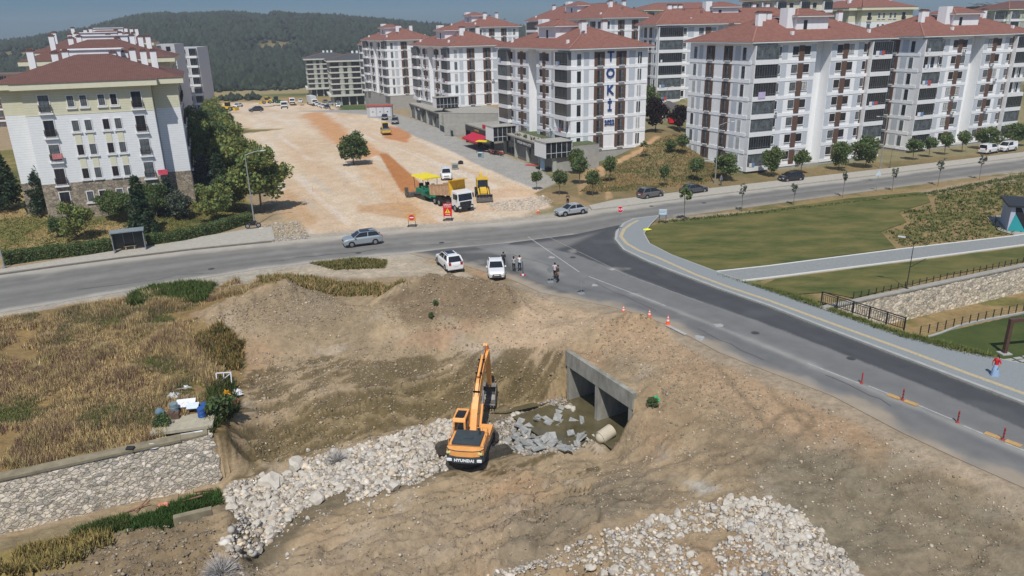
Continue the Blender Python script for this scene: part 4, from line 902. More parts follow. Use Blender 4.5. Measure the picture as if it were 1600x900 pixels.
# grey blocks beyond the site
gcon = mat('grey green render', (.40,.41,.36), .9, .06, 1); gdk = mat('dark grey roof', (.07,.072,.075), .8, .15, 2)
def grey_block(px, pyb, zc, zg, ze, Wd, D_, ang, label, nfl=6):
    x, y, _ = pt(px, pyb, zc); root = empty('apartment_building', (x, y, 0), R(ang), label, 'apartment building', None); mb = MB(); fh = (ze-zg-3.6)/nfl; z0 = zg+3.6
    mb.box(0, Wd, 0, D_, z0, ze, 0); mb.box(1.5, Wd-.5, 1.5, D_-.5, zg-1, z0-.3, 1); mb.box(-1.5, Wd+1, -1.5, D_+1, z0-.3, z0+.5, 2)
    dk = win_mesh(1, 1, frd, glass, 2, False)
    for F, Lx, pat in ((Face(root, mb, (0, 0), 0.0), Wd, 'WcwcWWcwcW'), (Face(root, mb, (0, D_), -math.pi/2), D_, 'cwcwcwcwcw')):
        unit = {'W': 2.6, 'w': 1.2, 'c': .9}; tot = sum(unit[c] for c in pat)+.25*len(pat); f = Lx/tot
        for i in range(nfl):
            zb = z0+i*fh; F.panel(-.1, Lx+.1, zb-.0, zb+.5, .35, 2); u = .12
            for c in pat:
                wd = unit[c]
                if c == 'c':
                    if i == 0: F.panel(u*f, (u+wd)*f, z0, ze, .25, 0)
                else:
                    o = F.put(dk, 'window', u*f, zb+.6); o.scale = (wd*f, 1, fh-.75)
                u += wd+.25
        for i in range(int(Lx/3.4)): F.panel(i*3.4, i*3.4+.5, zg-1, z0-.3, -.9, 2)
    mb.build('wall', [gcon, mat('dark shopfront', (.05,.05,.055), .4, .2, 1), mat('pale grey band', (.56,.56,.50), .9, .05, 1)], root)
    rf = hip_roof(root, 0, Wd, 0, D_, ze, 2.6, 1.3, gdk, MATS['pale grey band'], .7)
    for q in range(3): chimney(rf, Wd*.42+q*2, D_*.5, ze+1.6, 2.6, .9, .8, False)
grey_block(517, 120, 322, -6.0, 11.9, 26, 20, 16, 'grey concrete block with dark balconies, nearer of the two beyond the works site')
grey_block(481, 120, 372, -6.4, 11.2, 22, 18, 16, 'grey concrete block farther left of the two beyond the works site')
# tall grey and white block behind the left row, and grey boxes between the roofs
x, y, _ = pt(272, 130, 236); plain_block('apartment_building', x, y, 8, 8.6, 14, -2, 20.5, 2.9, 'tall pale grey block with dark central balconies behind the left row', mat('pale grey render', (.50,.51,.53), .9, .06, 1), None, 3)
x, y, _ = pt(236, 90, 215); plain_block('apartment_building', x, y, 8, 7, 10, -2, 21.8, 2.9, 'plain grey box-like block showing above the brown roofs', mat('pale grey render', (.5,.51,.53)), None, 2)
x, y, _ = pt(42, 95, 200); plain_block('apartment_building', x, y, 8, 9, 10, -2, 17.6, 2.9, 'low grey block peeping out left of the brown roofs', mat('pale grey render', (.5,.51,.53)), None, 2)
x, y, _ = pt(-40, 120, 190); plain_block('apartment_building', x, y, 6, 13, 12, -2, 15.5, 2.9, 'dark unfinished brown block at the left edge behind the roofs', mat('brown blockwork', (.16,.11,.09), .9, .3, 1), None, 5)
# --- shops and terrace walls along the site
twall = mat('grey terrace wall', (.34,.33,.30), .9, .15, 1, bump=.01)
def face_thing(name, A_, B_, label, cat, group=None):
    A_ = np.array(A_); B_ = np.array(B_); L_ = float(np.linalg.norm(B_-A_)); d_ = (B_-A_)/L_
    return empty(name, (*A_, 0), math.atan2(d_[1], d_[0]), label, cat, group), L_
sign_dk = mat('dark sign board', (.03,.032,.035), .5, .2, 2); gold = mat('gold lettering', (.55,.38,.12), .6, .1); whl = mat('white lettering', (.7,.7,.7), .6, .05)
shut = mat('grey shutter', (.20,.20,.20), .6, .1, 3); tint(shut, 'lines', .3, 2, axis='Z')
def shop_row(A_, B_, h, depth, n_, label, kinds, signs, roofc=None, frm=None):
    r, L_ = face_thing('shop_building', A_, B_, label, 'shop'); k = MB(); bw = L_/n_
    k.box(0, L_, .5, depth, -.1, h, 0); k.box(0, L_, -.3, depth, h, h+.3, 1); k.build('wall', [roofc or twall, MATS['grey coping']], r)
    for i in range(n_+1):
        k = MB(); k.box(i*bw-.2, i*bw+.2, -.2, .5, 0, h); k.build('pillar', frm or gcon, r)
    for i in range(n_):
        a, b = i*bw+.2, (i+1)*bw-.2; kd = kinds[i % len(kinds)]
        k = MB()
        if kd == 's': k.box(a, b, .35, .49, .1, h-1.1, 0); k.build('roller_shutter', shut, r)
        else:
            k.box(a, b, .3, .49, .1, h-1.1, 0); k.box(a+.1, (a+b)/2-.05, .28, .299, .3, h-1.3, 1); k.box((a+b)/2+.05, b-.1, .28, .299, .12, h-1.3, 1); k.build('shop_window', [shut, glass], r)
    for (u0, u1, s_, m_) in signs:
        k = MB(); k.box(u0*L_, u1*L_, -.42, -.2, h-1.05, h-.05); sg = k.build('sign_board', sign_dk, r)
        if s_: text('lettering', s_, .62, m_, sg, ((u0+u1)/2*L_, -.44, h-.55), (math.pi/2, 0, 0), .01)
    return r
s1 = shop_row(at(789,240)[:2], at(865,269)[:2], 4.0, 9, 4, 'single storey shop row with long dark sign below the lettered block', 'gsgg', [(.28,.66,'TEMİZLİK HALI & ÇEYİZ', whl), (.67,.985,'EMLAK OFİSİ', whl)])
k = MB(); x_ = 1.0
L1 = math.dist(at(789,240)[:2], at(865,269)[:2])
k.cyl((L1*.93, -.46, 3.5), (L1*.93, -.43, 3.5), .42, None, 14); k.build('round_logo', mat('yellow logo', (.75,.5,.05), .6, .05), s1)
k = MB(); k.box(0, L1, 3, 9, 4.3, 4.35); 
for i in range(60):
    u = random.uniform(0, L1); v = random.uniform(.2, 1.2); h_ = random.uniform(.3, .9); k.add([(u-.35, v, 4.3), (u+.35, v, 4.3), (u+random.uniform(-.3, .3), v+random.uniform(-.3, .3), 4.3+h_)], [(0, 1, 2)])
k.build('roof_planting', mat('roof plants', (.09,.11,.05), .95, .4, 2), s1)
s2 = shop_row(at(730,222)[:2], at(768,236)[:2], 3.9, 8, 2, 'dark fronted café shop with red awning and gold lettering', 'gg', [(.02,.98,'TANTUNİ', gold)], frm=sign_dk)
L2_ = math.dist(at(730,222)[:2], at(768,236)[:2])
k = MB(); k.add([(L2_*.35, -.3, 2.9), (L2_*.98, -.3, 2.9), (L2_*.98, -3.0, 1.9), (L2_*.35, -3.0, 1.9)], [(0, 1, 2, 3)]); k.add([(L2_*.35, -3.0, 1.9), (L2_*.98, -3.0, 1.9), (L2_*.98, -3.02, 1.6), (L2_*.35, -3.02, 1.6)], [(0, 1, 2, 3)]); k.build('awning', mat('red awning', (.45,.02,.05), .8, .1, 2), s2)
k = MB(); k.box(L2_*.7, L2_*1.0, -.2, .1, 4.25, 5.0); g_ = k.build('roof_sign', mat('red sign', (.5,.02,.03), .6, .1), s2)
s3 = shop_row(at(695,199)[:2], at(722,212)[:2], 4.6, 12, 2, 'dark shop with big white side wall and flat grey roof', 'gg', [(0,1,'GARAGE', whl)], roofc=wh, frm=sign_dk)
k = MB(); Ls = math.dist(at(695,199)[:2], at(722,212)[:2]); k.box(Ls*.3, Ls*1.0, -2.5, -2.2, 0, 1.3); k.build('counter_front', mat('teal black panel', (.02,.04,.05), .5, .1), s3)
s4 = shop_row(at(642,183)[:2], at(688,202)[:2], 3.8, 9, 5, 'grey shop row with shutters farther up the street behind the parked dark cars', 'gsgsg', [(.25,.5,'MARKET', whl), (.7,.98,'', whl)])
for (p1, p2, z0_, z1_, lab) in (((693,196,3.4), (790,197,3.4), 0, 5.3, 'long grey retaining wall under the white block, above the shops'),):
    a_ = pt(693, 176, 176); b_ = pt(792, 178, 172); r, L_ = face_thing('terrace_wall', a_[:2], b_[:2], lab, 'retaining wall'); k = MB(); k.box(0, L_, 0, .5, z0_, z1_); k.box(-.0, L_, -.05, .55, z1_, z1_+.15); k.build('wall', twall, r)
# conservatory boxes at the foot of the blocks
def conserv(px, py, zc, z, w_, d_, h, label, ang=24):
    x, y, _ = pt(px, py, zc); r = empty('glazed_porch', (x, y, z), R(ang), label, 'porch'); k = MB(); k.box(.1, w_-.1, .1, d_, 0, h-.15); k.build('glazing', glass, r)
    k = MB(); n_ = int(w_/1.0)
    for i in range(n_+1): k.box(i*(w_-.05)/n_, i*(w_-.05)/n_+.05, .04, .09, 0, h)
    k.box(0, w_, .03, .1, h*.3, h*.3+.05); k.box(0, .07, .07, d_, 0, h); k.box(w_-.07, w_, .07, d_, 0, h); k.build('frame', frw, r); k = MB(); k.box(-.1, w_+.1, -.15, d_+.1, h, h+.09); k.build('roof', twall, r)
conserv(853, 243, 127.5, 2.6, 5.2, 4.5, 2.7, 'glazed porch at the corner foot of the lettered block')
conserv(771, 214, 146, 2.9, 5.0, 4, 2.8, 'glazed porch above the café shop')
conserv(682, 166, 188, 5.2, 6.0, 3, 2.6, 'glazed porch at the foot of the white block behind the shops')
# substation kiosk
a_ = at(574,184); r, L_ = face_thing('transformer_kiosk', a_[:2], at(613,183)[:2], 'grey metal transformer kiosk with red roof edge beside the works site', 'kiosk')
L_ = L_; k = MB(); k.box(0, L_, 0, 3, 0, 3.2); k.build('cabinet', mat('grey cabinet', (.42,.43,.45), .6, .1), r)
for i in range(3): k = MB(); k.box(L_*(.12+.29*i), L_*(.36+.29*i), -.06, -.004, .3, 2.9); k.box(L_*(.22+.29*i), L_*(.26+.29*i), -.1, -.061, 1.5, 1.8, 1); k.build('door', [mat('light grey door', (.55,.57,.6), .6, .1), sign_dk], r)
k = MB(); k.box(-.2, L_+.2, -.25, 3.2, 3.2, 3.45); k.build('roof', mat('red sheet roof', (.40,.08,.06), .7, .15), r)
# park kiosk with painted mural
x, y, _ = gp(1573, 362); r = empty('park_kiosk', (x, y, 0), R(-24), 'park kiosk painted with teal, black and grey shards at the right edge', 'kiosk')
k = MB(); k.box(0, 9, 0, 5, 0, 3.0); k.build('wall', mat('light lilac wall', (.48,.50,.58), .8, .05), r)
k = MB(); k.box(-.4, 9.4, -.4, 5.4, 3.0, 3.22); k.build('roof', sign_dk, r)
k = MB(); tq = mat('teal paint', (.03,.32,.34), .8, .05); bk = mat('black paint', (.02,.02,.025), .8, .05); og = mat('orange paint', (.75,.18,.05), .8, .05)
k.add([(0, -.01, 0), (1.9, -.01, 0), (.5, -.01, 2.2)], [(0, 1, 2)], 0); k.add([(1.9, -.012, 0), (2.7, -.012, 0), (.9, -.012, 3), (.4, -.012, 3), (.5, -.012, 2.2)], [(0, 1, 2, 3, 4)], 1); k.add([(3.4, -.012, 3), (4.6, -.012, 3), (3.3, -.012, 1.2)], [(0, 1, 2)], 1)
for i, (a, b) in enumerate(((2.3, 1.6), (2.7, 1.8), (2.6, 1.3), (3.0, 1.5), (2.9, 2.1))): k.add([(a-.18, -.014-.001*i, b), (a, -.014-.001*i, b-.18), (a+.18, -.014-.001*i, b), (a, -.014-.001*i, b+.18)], [(0, 1, 2, 3)], 2)
k.build('mural', [tq, bk, og], r)
sheet('pavement', P0([(1542,340),(1580,333),(1700,320),(1700,352),(1585,368),(1560,360)]), .05, mat('cobbled apron', al(176,170,160), .9, .2, 6))
# stepped path beside the corner block
a_, b_ = gp(1078, 206), gp(1106, 252); r = empty('garden_steps', a_, 0, 'pale stepped path running down beside the corner block', 'steps')
for i in range(16):
    t = i/15; x_ = (b_[0]-a_[0])*t; y_ = (b_[1]-a_[1])*t; z_ = zat(a_[0]+x_, a_[1]+y_)-a_[2]; k = MB(); k.box(x_-.8, x_+.8, y_-.7, y_+.7, z_-.3, z_+.16); k.build('step', MATS['pale kerb stone'], r)
# ================================================================ VEGETATION, ROCK, DEBRIS
def leafmat(name, c, v=.25):
    m = mat(name, tuple(x*(1-v) for x in c), .75, scale=1.2, attr='Col', col2=tuple(x*(1+v) for x in c), spec=.15); n = m.node_tree; N = n.nodes; L = n.links
    if 'Translucent BSDF' in N: return m
    b = N['Principled BSDF']; t = N.new('ShaderNodeBsdfTranslucent'); ms = N.new('ShaderNodeMixShader'); ms.inputs[0].default_value = .4
    L.new(b.inputs['Base Color'].links[0].from_socket, t.inputs[0]); L.new(b.outputs[0], ms.inputs[1]); L.new(t.outputs[0], ms.inputs[2]); L.new(ms.outputs[0], N['Material Output'].inputs[0]); return m
bark = mat('bark', (.13,.10,.075), .95, .25, 8)
def quads(P, size, rng, up=0.0, asp=1.5):
    n = len(P); a = rng.normal(size=(n, 3)); a[:, 2] += up; a /= np.linalg.norm(a, axis=1)[:, None]
    b = rng.normal(size=(n, 3)); b -= (b*a).sum(1)[:, None]*a; b /= np.linalg.norm(b, axis=1)[:, None]; c = np.cross(a, b)
    s = (size*rng.uniform(.6, 1.3, n))[:, None]
    V = np.stack([P-b*s*asp/2, P+c*s/2, P+b*s*asp/2, P-c*s/2], 1).reshape(-1, 3); F = np.arange(4*n).reshape(n, 4); return V, F
def leaf_cols(n, rng, lo=.6, hi=1.35, warm=.25):
    b = rng.uniform(lo, hi, n); w_ = rng.uniform(-warm, warm, n); c = np.stack([b*(1+w_), b, b*(1-w_*.6)], 1); return np.repeat(c, 4, 0)
def crown_pts(kind, r, h, n, rng):
    if kind == 'cone':
        k = int(n/26); out = []
        for i in range(k):
            t = rng.uniform(0, 1)**.8; z = h*(1-t)**1.0; t2 = 1-z/h; rr = r*(t2**.85)*rng.uniform(.75, 1.12)*(1+.16*math.sin(z*6/h*3+rng.uniform(-.4, .4))); a = rng.uniform(0, 6.283)
            s_ = np.linspace(.15, 1, 26)[:, None]; d_ = np.array([math.cos(a)*rr, math.sin(a)*rr, -rr*.22]); out.append(np.array([0, 0, z])+d_*s_+rng.normal(size=(26, 3))*.08*r)
        return np.concatenate(out)
    nc = {'round': 26, 'broad': 22, 'loose': 16}[kind]; cs = []
    for i in range(nc):
        d_ = rng.normal(size=3); d_ /= np.linalg.norm(d_); f_ = rng.uniform(.45, .95) if kind != 'round' else rng.uniform(.35, .72); cs.append(d_*f_*np.array([r, r, h/2]))
    cs = np.array(cs); cr = r*({'round': .42, 'broad': .40, 'loose': .34}[kind]); idx = rng.integers(0, nc, n); d_ = rng.normal(size=(n, 3)); d_ /= np.linalg.norm(d_, axis=1)[:, None]
    return cs[idx]+d_*(cr*rng.uniform(.45, 1.1, n))[:, None]*np.array([1, 1, .85])+np.array([0, 0, h/2])
def make_tree(kind, H, r, ch, n, leaf, m, seed, trunk=.09, bend=.15, spread=True):
    rng = np.random.default_rng(seed); z0 = H-ch
    P = crown_pts(kind, r, ch, n, rng); P[:, 2] += z0; V, F = quads(P, leaf, rng)
    root = empty('tree', (0, 0, 0)); cr = np_mesh('crown', V, F, m, leaf_cols(len(P), rng)); cr.parent = root
    k = MB(); bx, by = rng.uniform(-bend, bend, 2); p = Vector((0, 0, -.2)); q = Vector((bx, by, z0+ch*(.35 if kind != 'cone' else .9))); k.cyl(p, q, trunk, trunk*.5, 7)
    if kind != 'cone':
        for i in range(7):
            a = rng.uniform(0, 6.28); t = rng.uniform(.55, .95); s_ = p.lerp(q, t); e = Vector((math.cos(a)*r*.7, math.sin(a)*r*.7, z0+ch*rng.uniform(.35, .85))); k.cyl(s_, e, trunk*.45, trunk*.12, 5, cap=False)
    k.build('trunk', bark, root); return root
L_dark = leafmat('dark green leaves', (.13,.18,.07)); L_mid = leafmat('mid green leaves', (.16,.21,.078)); L_yel = leafmat('yellow green leaves', (.24,.28,.095)); L_con = leafmat('conifer needles', (.065,.10,.052)); L_blue = leafmat('blue cedar needles', (.075,.105,.090)); L_oli = leafmat('olive grey leaves', (.13,.16,.115)); L_pur = leafmat('dark plum leaves', (.035,.022,.022))
SP = {}
def tree(kind, px, py, H, r, label, group, rz=None, xyz=None):
    """kinds are modelled once per few variants at a nominal size, then copied and scaled"""
    v = random.randint(0, 2)
    D = {'ball': ('round', 3.6, 1.25, 2.3, 1500, .20, L_mid, .06), 'balldark': ('round', 3.6, 1.25, 2.2, 1500, .20, L_dark, .06), 'broad': ('broad', 8, 3.4, 6.3, 5200, .34, L_dark, .16), 'broadlight': ('broad', 8, 3.4, 6.5, 5200, .34, L_yel, .16), 'mid': ('broad', 5.5, 2.3, 4.2, 3200, .27, L_mid, .1), 'loose': ('loose', 4.8, 1.9, 3.6, 1900, .24, L_yel, .07), 'light': ('broad', 5, 2.1, 4, 2400, .25, L_yel, .08), 'olive': ('broad', 4.5, 1.9, 3.5, 2400, .22, L_oli, .09), 'cone': ('cone', 8, 2.3, 7.0, 5200, .30, L_con, .14), 'cedar': ('cone', 6, 2.6, 5.6, 4600, .30, L_blue, .14), 'plum': ('broad', 5, 2, 4, 2400, .25, L_pur, .09), 'sap': ('loose', 3.6, .45, 2.0, 110, .17, L_oli, .035), 'saplush': ('loose', 3.6, .6, 1.4, 260, .19, L_mid, .035), 'bush': ('broad', 2.2, 1.1, 1.8, 1100, .2, L_dark, .06)}[kind]
    if (kind, v) not in SP:
        o = make_tree(D[0], D[1], D[2], D[3], D[4], D[5], D[6], 100+hash_(kind)+v, D[7]); SP[(kind, v)] = spec_of(o); first = True
    else: first = False
    p = xyz or gp(px, py); sc = (r/D[2], r/D[2], H/D[1])
    if first: o = SP[(kind, v)][0]; o.location = p; o.rotation_euler = (0, 0, random.uniform(0, 6.28)); o.scale = sc; tag(o, label, 'tree', group)
    else: clone(SP[(kind, v)], p, random.uniform(0, 6.28), label, group, 'tree', sc)
def hash_(s): return sum(ord(c)*(i+3) for i, c in enumerate(s))
GL = 'trees in the garden of the cream block'; GR = 'street trees along the main road'; GS = 'saplings along the park edge'
tree('broad', 553, 258, 5.9, 2.9, 'lone bushy tree standing in the middle of the pale works site', None)
for a in [('cone',16,327,7.6,2.5,'dark conifer at the far left edge, nearest the cream block corner'),('cone',68,333,6.4,2.0,'dark conifer second from the left edge of the garden'),
 ('light',121,376,4.8,1.9,'light green leaning tree behind the hedge, left of the bus shelter'),('bush',91,371,2.6,1.0,'small dark bushy tree left of the light green leaning tree'),('bush',85,327,2.4,1.2,'low dark bush in front of the stone ground floor, beside the conifers'),
 ('mid',177,345,3.8,1.6,'dark round tree left of the pair before the stone ground floor'),('mid',194,346,3.9,1.5,'dark tree right of the pair before the stone ground floor'),
 ('cone',226,366,7.4,2.1,'tall dark conifer right behind the bus shelter'),('broad',246,340,4.8,1.8,'dark tree behind the tall conifer at the facade'),('cedar',268,334,5.0,2.0,'blue grey cedar at the right end of the stone ground floor'),
 ('olive',284,344,3.8,1.9,'silvery olive grey tree in front of the blue cedar'),('light',336,350,5.6,2.3,'yellow green airy tree near the end of the hedge'),('cedar',322,298,5.2,3.0,'squat blue grey spruce right of the cream block'),
 ('broad',300,275,9.0,3.2,'big dark tree close to the right side of the cream block'),('broad',330,268,9.0,3.4,'big dark tree between the cedar and the tall light tree'),('broadlight',356,262,9.5,3.6,'tall light green tree at the site edge, upper of three'),
 ('broadlight',378,300,9.0,3.6,'tall light green tree at the site edge, middle of three'),('broadlight',409,333,8.8,3.9,'large light green tree at the site edge by the street lamp, lowest of three'),('cone',345,300,6.5,2.0,'dark conifer hidden among the light green trees'),
 ('broad',312,235,8.5,3.2,'dark tree of the back row, nearest the cream block'),('broad',338,232,8,3.2,'dark tree of the back row beside the works site'),('broad',365,330,5.0,2.2,'low dark tree in the shade at the end of the hedge'),
 ('cedar',296,205,5,2.2,'small blue grey cedar far behind the cream block'),('cedar',318,200,5,2.4,'blue grey cedar in the far corner of the garden'),('broadlight',332,192,7,3,'light green tree at the far corner of the garden'),('broad',347,215,7,3.2,'dark green tree on the far site edge'),('broadlight',330,215,7,3,'light green tree between the two far dark trees')]:
    tree(a[0], a[1], a[2], a[3], a[4], a[5], GL)
for a in [('balldark',838,297,3.1,1.0,'smallest ball shaped tree, nearest the end of the shops'),('balldark',874,305,3.9,1.3,'dark ball tree second along the curb from the shops'),('balldark',906,288,4.4,1.65,'biggest ball tree in the corner below the lettered block'),('ball',900,272,4.4,1.6,'ball tree half hidden behind the biggest one below the lettered block'),
 ('balldark',926,306,3.9,1.25,'ball tree beside the worn footpath, right of the dark pair'),('ball',952,285,4.5,1.3,'pale green ball tree between the two worn footpaths'),('balldark',1037,292,3.4,.95,'small ball tree alone on the dry grass bank'),('ball',1087,283,4.0,1.5,'ball tree just above the parked dark grey sedan'),
 ('mid',1132,282,4.4,2.0,'wide tree at the corner of the large white block'),('saplush',1007,247,3.0,.9,'young tree on the upper grass bank'),('ball',1066,241,3.6,1.2,'ball tree high on the bank beside the stepped path'),('bush',1048,238,2.2,1.1,'bush high on the bank left of the stepped path'),
 ('cone',989,224,3.4,.7,'thin young conifer at the corner of the lettered block'),('plum',1024,206,6.5,2.5,'dark plum leaved tree between the white blocks, left one'),('plum',1062,206,5.5,2.2,'dark plum leaved tree between the white blocks, right one'),('mid',1016,190,7.5,2.2,'green tree at the back between the white blocks'),
 ('mid',1205,276,4.6,1.75,'street tree beside the dark parked car'),('ball',1251,271,4.0,1.55,'ball tree right of the dark parked car'),('mid',1310,266,4.6,1.8,'street tree in front of the large block, left of the biggest one'),('mid',1352,262,5.0,2.3,'biggest street tree in front of the large white block'),
 ('ball',1426,250,3.9,1.5,'ball tree at the gap between the two right blocks'),('ball',1451,246,3.9,1.3,'ball tree second from the gap between the right blocks'),('ball',1476,242,4.2,1.5,'ball tree third from the gap between the right blocks'),('ball',1503,238,4.2,1.5,'ball tree fourth from the gap between the right blocks'),('mid',1541,234,4.3,2.2,'wide street tree behind the smaller white van'),('mid',1584,228,4.5,2.2,'wide street tree behind the larger white van')]:
    tree(a[0], a[1], a[2], a[3], a[4], a[5], GR)
for i, a in enumerate([('saplush',1070,347,4.7,.8,'young leafy sapling right of the blue park sign'),('sap',1159,331,4.4,.5,'thin sapling second from the blue park sign'),('sap',1239,321,3.9,.5,'thin sapling third from the blue park sign'),('sap',1316,309,4.6,.45,'thin bare sapling in line with the biggest street tree'),('sap',1394,299,4.4,.5,'thin sapling just right of the striped sign pole'),('sap',1465,291,4.8,.5,'tall thin sapling over the planted slope'),('sap',1530,281,4.6,.55,'thin leaning sapling below the white vans')]):
    tree(a[0], a[1], a[2], a[3], a[4], a[5], GS)

# hill woodland and far tree belts
def sample_poly(poly, n, rng):
    P = np.array(poly); out = []
    while sum(len(o) for o in out) < n:
        q = rng.uniform(P.min(0), P.max(0), (n*2, 2)); q = q[poly_sd(q[:, 0], q[:, 1], poly) < 0]; out.append(q)
    return np.concatenate(out)[:n]
OCT = np.array([[1,0,0],[0,1,0],[-1,0,0],[0,-1,0],[0,0,1],[0,0,-.4]], float); OF = np.array([[0,1,4],[1,2,4],[2,3,4],[3,0,4],[1,0,5],[2,1,5],[3,2,5],[0,3,5]])
rng = np.random.default_rng(3); N = 60000
az = rng.uniform(-.80, .22, N); rr = 470+(rng.uniform(0, 1, N)**1.15)*640; hx = rr*np.sin(az); hy = rr*np.cos(az)
den = fbm(hx, hy, 70, 4, 11)*9-.5+2.0*fbm(hx, hy, 22, 3, 12); keep = (rng.uniform(0, 1, N) > np.clip(den, 0, .93)) & (hx > -820)
hx, hy = hx[keep], hy[keep]; hz = zfun(hx, hy); s = rng.uniform(2.0, 4.3, len(hx)); 
V = (OCT[None]*rng.uniform(.6, 1.3, (len(hx), 6, 1)))*s[:, None, None]*np.array([1, 1, 1.15])+np.stack([hx, hy, hz+s*.3], 1)[:, None]
F = (OF[None]+(np.arange(len(hx))*6)[:, None, None]).reshape(-1, 3)
cc = np.repeat(rng.uniform(.55, 1.35, len(hx)), 6)[:, None]*np.array([1, 1, 1])
wood = np_mesh('woodland', V.reshape(-1, 3), F, leafmat('woodland leaves', (.052,.068,.042)), cc); tag(wood, 'dark scrub oak woodland covering the far hill', 'woodland', kind='stuff')
rng = np.random.default_rng(5); pts = []
for (p, q, n_, wd) in ((at(300,140,-6), at(470,136,-6), 260, 8), (at(330,131,-6), at(620,132,-6), 340, 12), (at(-40,128,-6), at(60,120,-6), 140, 10), (at(330,152,-5), at(400,150,-5), 50, 4)):
    t = rng.uniform(0, 1, n_); pts.append(np.stack([p[0]+(q[0]-p[0])*t+rng.normal(0, wd, n_), p[1]+(q[1]-p[1])*t+rng.normal(0, wd, n_)], 1))
pts = np.concatenate(pts); hz = zfun(pts[:, 0], pts[:, 1]); s = rng.uniform(1.2, 2.8, len(pts))
V = (OCT[None]*rng.uniform(.6, 1.3, (len(pts), 6, 1)))*s[:, None, None]+np.stack([pts[:, 0], pts[:, 1], hz+s*.3], 1)[:, None]; F = (OF[None]+(np.arange(len(pts))*6)[:, None, None]).reshape(-1, 3)
tag(np_mesh('tree_belt', V.reshape(-1, 3), F, MATS['woodland leaves'], np.repeat(rng.uniform(.7, 1.5, len(pts)), 6)[:, None]*np.ones(3)), 'belt of trees across the fields at the foot of the hill', 'woodland', kind='stuff')

# hedge in two runs either side of the bus shelter
def hedge(l, label, n_):
    rng = np.random.default_rng(len(label)); P = [np.array(gp(*p)) for p in l]; out = []
    for a, b in zip(P[:-1], P[1:]):
        k = int(n_/(len(P)-1)); t = rng.uniform(0, 1, k)[:, None]; d = (b-a)[:2]/np.linalg.norm((b-a)[:2]); n = np.array([-d[1], d[0]])
        w_ = rng.uniform(-.65, .65, k); h_ = rng.uniform(0, 1, k); sh = rng.integers(0, 3, k); w_ = np.where(sh == 0, -.65+rng.normal(0, .07, k), w_); h_ = np.where(sh == 1, 1+rng.normal(0, .05, k), h_)
        q = a+(b-a)*t; lump = vnoise(q[:, 0]*1.1, q[:, 1]*1.1, 4)*.35
        out.append(np.stack([q[:, 0]+n[0]*w_, q[:, 1]+n[1]*w_, q[:, 2]+h_*(1.05+lump)], 1))
    Q = np.concatenate(out); V, F = quads(Q, .17, rng); o = np_mesh('hedge', V, F, L_mid, leaf_cols(len(Q), rng, .5, 1.3)); tag(o, label, 'hedge', None)
hedge([(8,413),(60,405),(120,398),(176,391)], 'dense clipped hedge along the pavement left of the bus shelter', 16000)
hedge([(230,384),(290,375),(345,361),(392,346)], 'dense clipped hedge along the pavement right of the bus shelter', 15000)

# grasses
def tufts(name, P, Zs, h, wd, nb, cols, m, label, rng, lean=.35):
    n = len(P); N = n*nb; base = np.repeat(np.stack([P[:, 0], P[:, 1], Zs], 1), nb, 0)+np.concatenate([rng.normal(0, .12, (N, 2)), np.zeros((N, 1))], 1)
    a = rng.uniform(0, 6.283, N); hh = np.repeat(h, nb)*rng.uniform(.6, 1.2, N); le = rng.uniform(.1, lean*2, N)*hh
    tip = base+np.stack([np.cos(a)*le, np.sin(a)*le, hh], 1); s = np.stack([-np.sin(a), np.cos(a), np.zeros(N)], 1)*wd*rng.uniform(.6, 1.4, N)[:, None]
    V = np.stack([base-s, base+s, tip], 1).reshape(-1, 3); F = np.arange(3*N).reshape(N, 3)
    o = np_mesh(name, V, F, m, np.repeat(np.repeat(cols, nb, 0)*rng.uniform(.75, 1.25, (N, 1)), 3, 0)); tag(o, label, 'grass', kind='stuff'); return o
gm_ = mat('grass blades', (.9,.9,.9), .9, .1, 2, attr='Col', spec=.1)
rng = np.random.default_rng(11)
EMB2 = G([(-120,500),(0,500),(100,484),(200,466),(300,449),(410,436),(420,442),(345,470),(298,490),(330,515),(380,545),(376,600),(300,660),(250,690),(150,718),(0,748),(-120,775)])
P = sample_poly(EMB2, 38000, rng); Zs = zfun(P[:, 0], P[:, 1]); gate = (rng.uniform(0, 1, len(P)) < 1.9*vnoise(P[:, 0]*.5, P[:, 1]*.5, 3)-.25) & (poly_sd(P[:, 0], P[:, 1], EMB2)+2.6*vnoise(P[:, 0]*.7, P[:, 1]*.7, 23)-.5 < 0)
P, Zs = P[gate], Zs[gate]; v1 = vnoise(P[:, 0]*.28, P[:, 1]*.28, 7); v2 = vnoise(P[:, 0]*.5, P[:, 1]*.5, 9)
pal = np.array([al(104,110,64), al(138,120,92), al(198,174,124), al(134,108,90), al(172,154,106), al(216,200,152)])*1.42; ix = np.clip(((v1*.9+v2*.5+rng.normal(0, .13, len(P)))*4.6-.6).astype(int), 0, 5)
tufts('dry_grass', P, Zs, .16+.75*v2*v2+.15*v1, .024, 9, pal[ix], gm_, 'tall dry golden grass on the left bank', rng)
def weeds(poly, n, h, cols, label, name='green_weeds', wd=.05, nb=6):
    rng = np.random.default_rng(n); P = sample_poly(poly, n, rng); Zs = zfun(P[:, 0], P[:, 1]); c = np.array(cols)[rng.integers(0, len(cols), n)]
    tufts(name, P, Zs, rng.uniform(.6, 1.3, n)*h, wd, nb, c, gm_, label, rng, .5)
GRN = [al(88,108,52), al(70,96,44), al(110,118,66)]
weeds(G([(205,462),(240,450),(300,443),(335,446),(325,470),(250,478),(200,478)]), 2600, .55, GRN, 'bright green weeds at the roadside, top of the left bank')
weeds(G([(205,815),(340,770),(346,788),(322,794),(205,828)]), 1800, .35, [al(72,100,44), al(60,84,38)], 'green reeds in the ditch behind the low concrete wall')
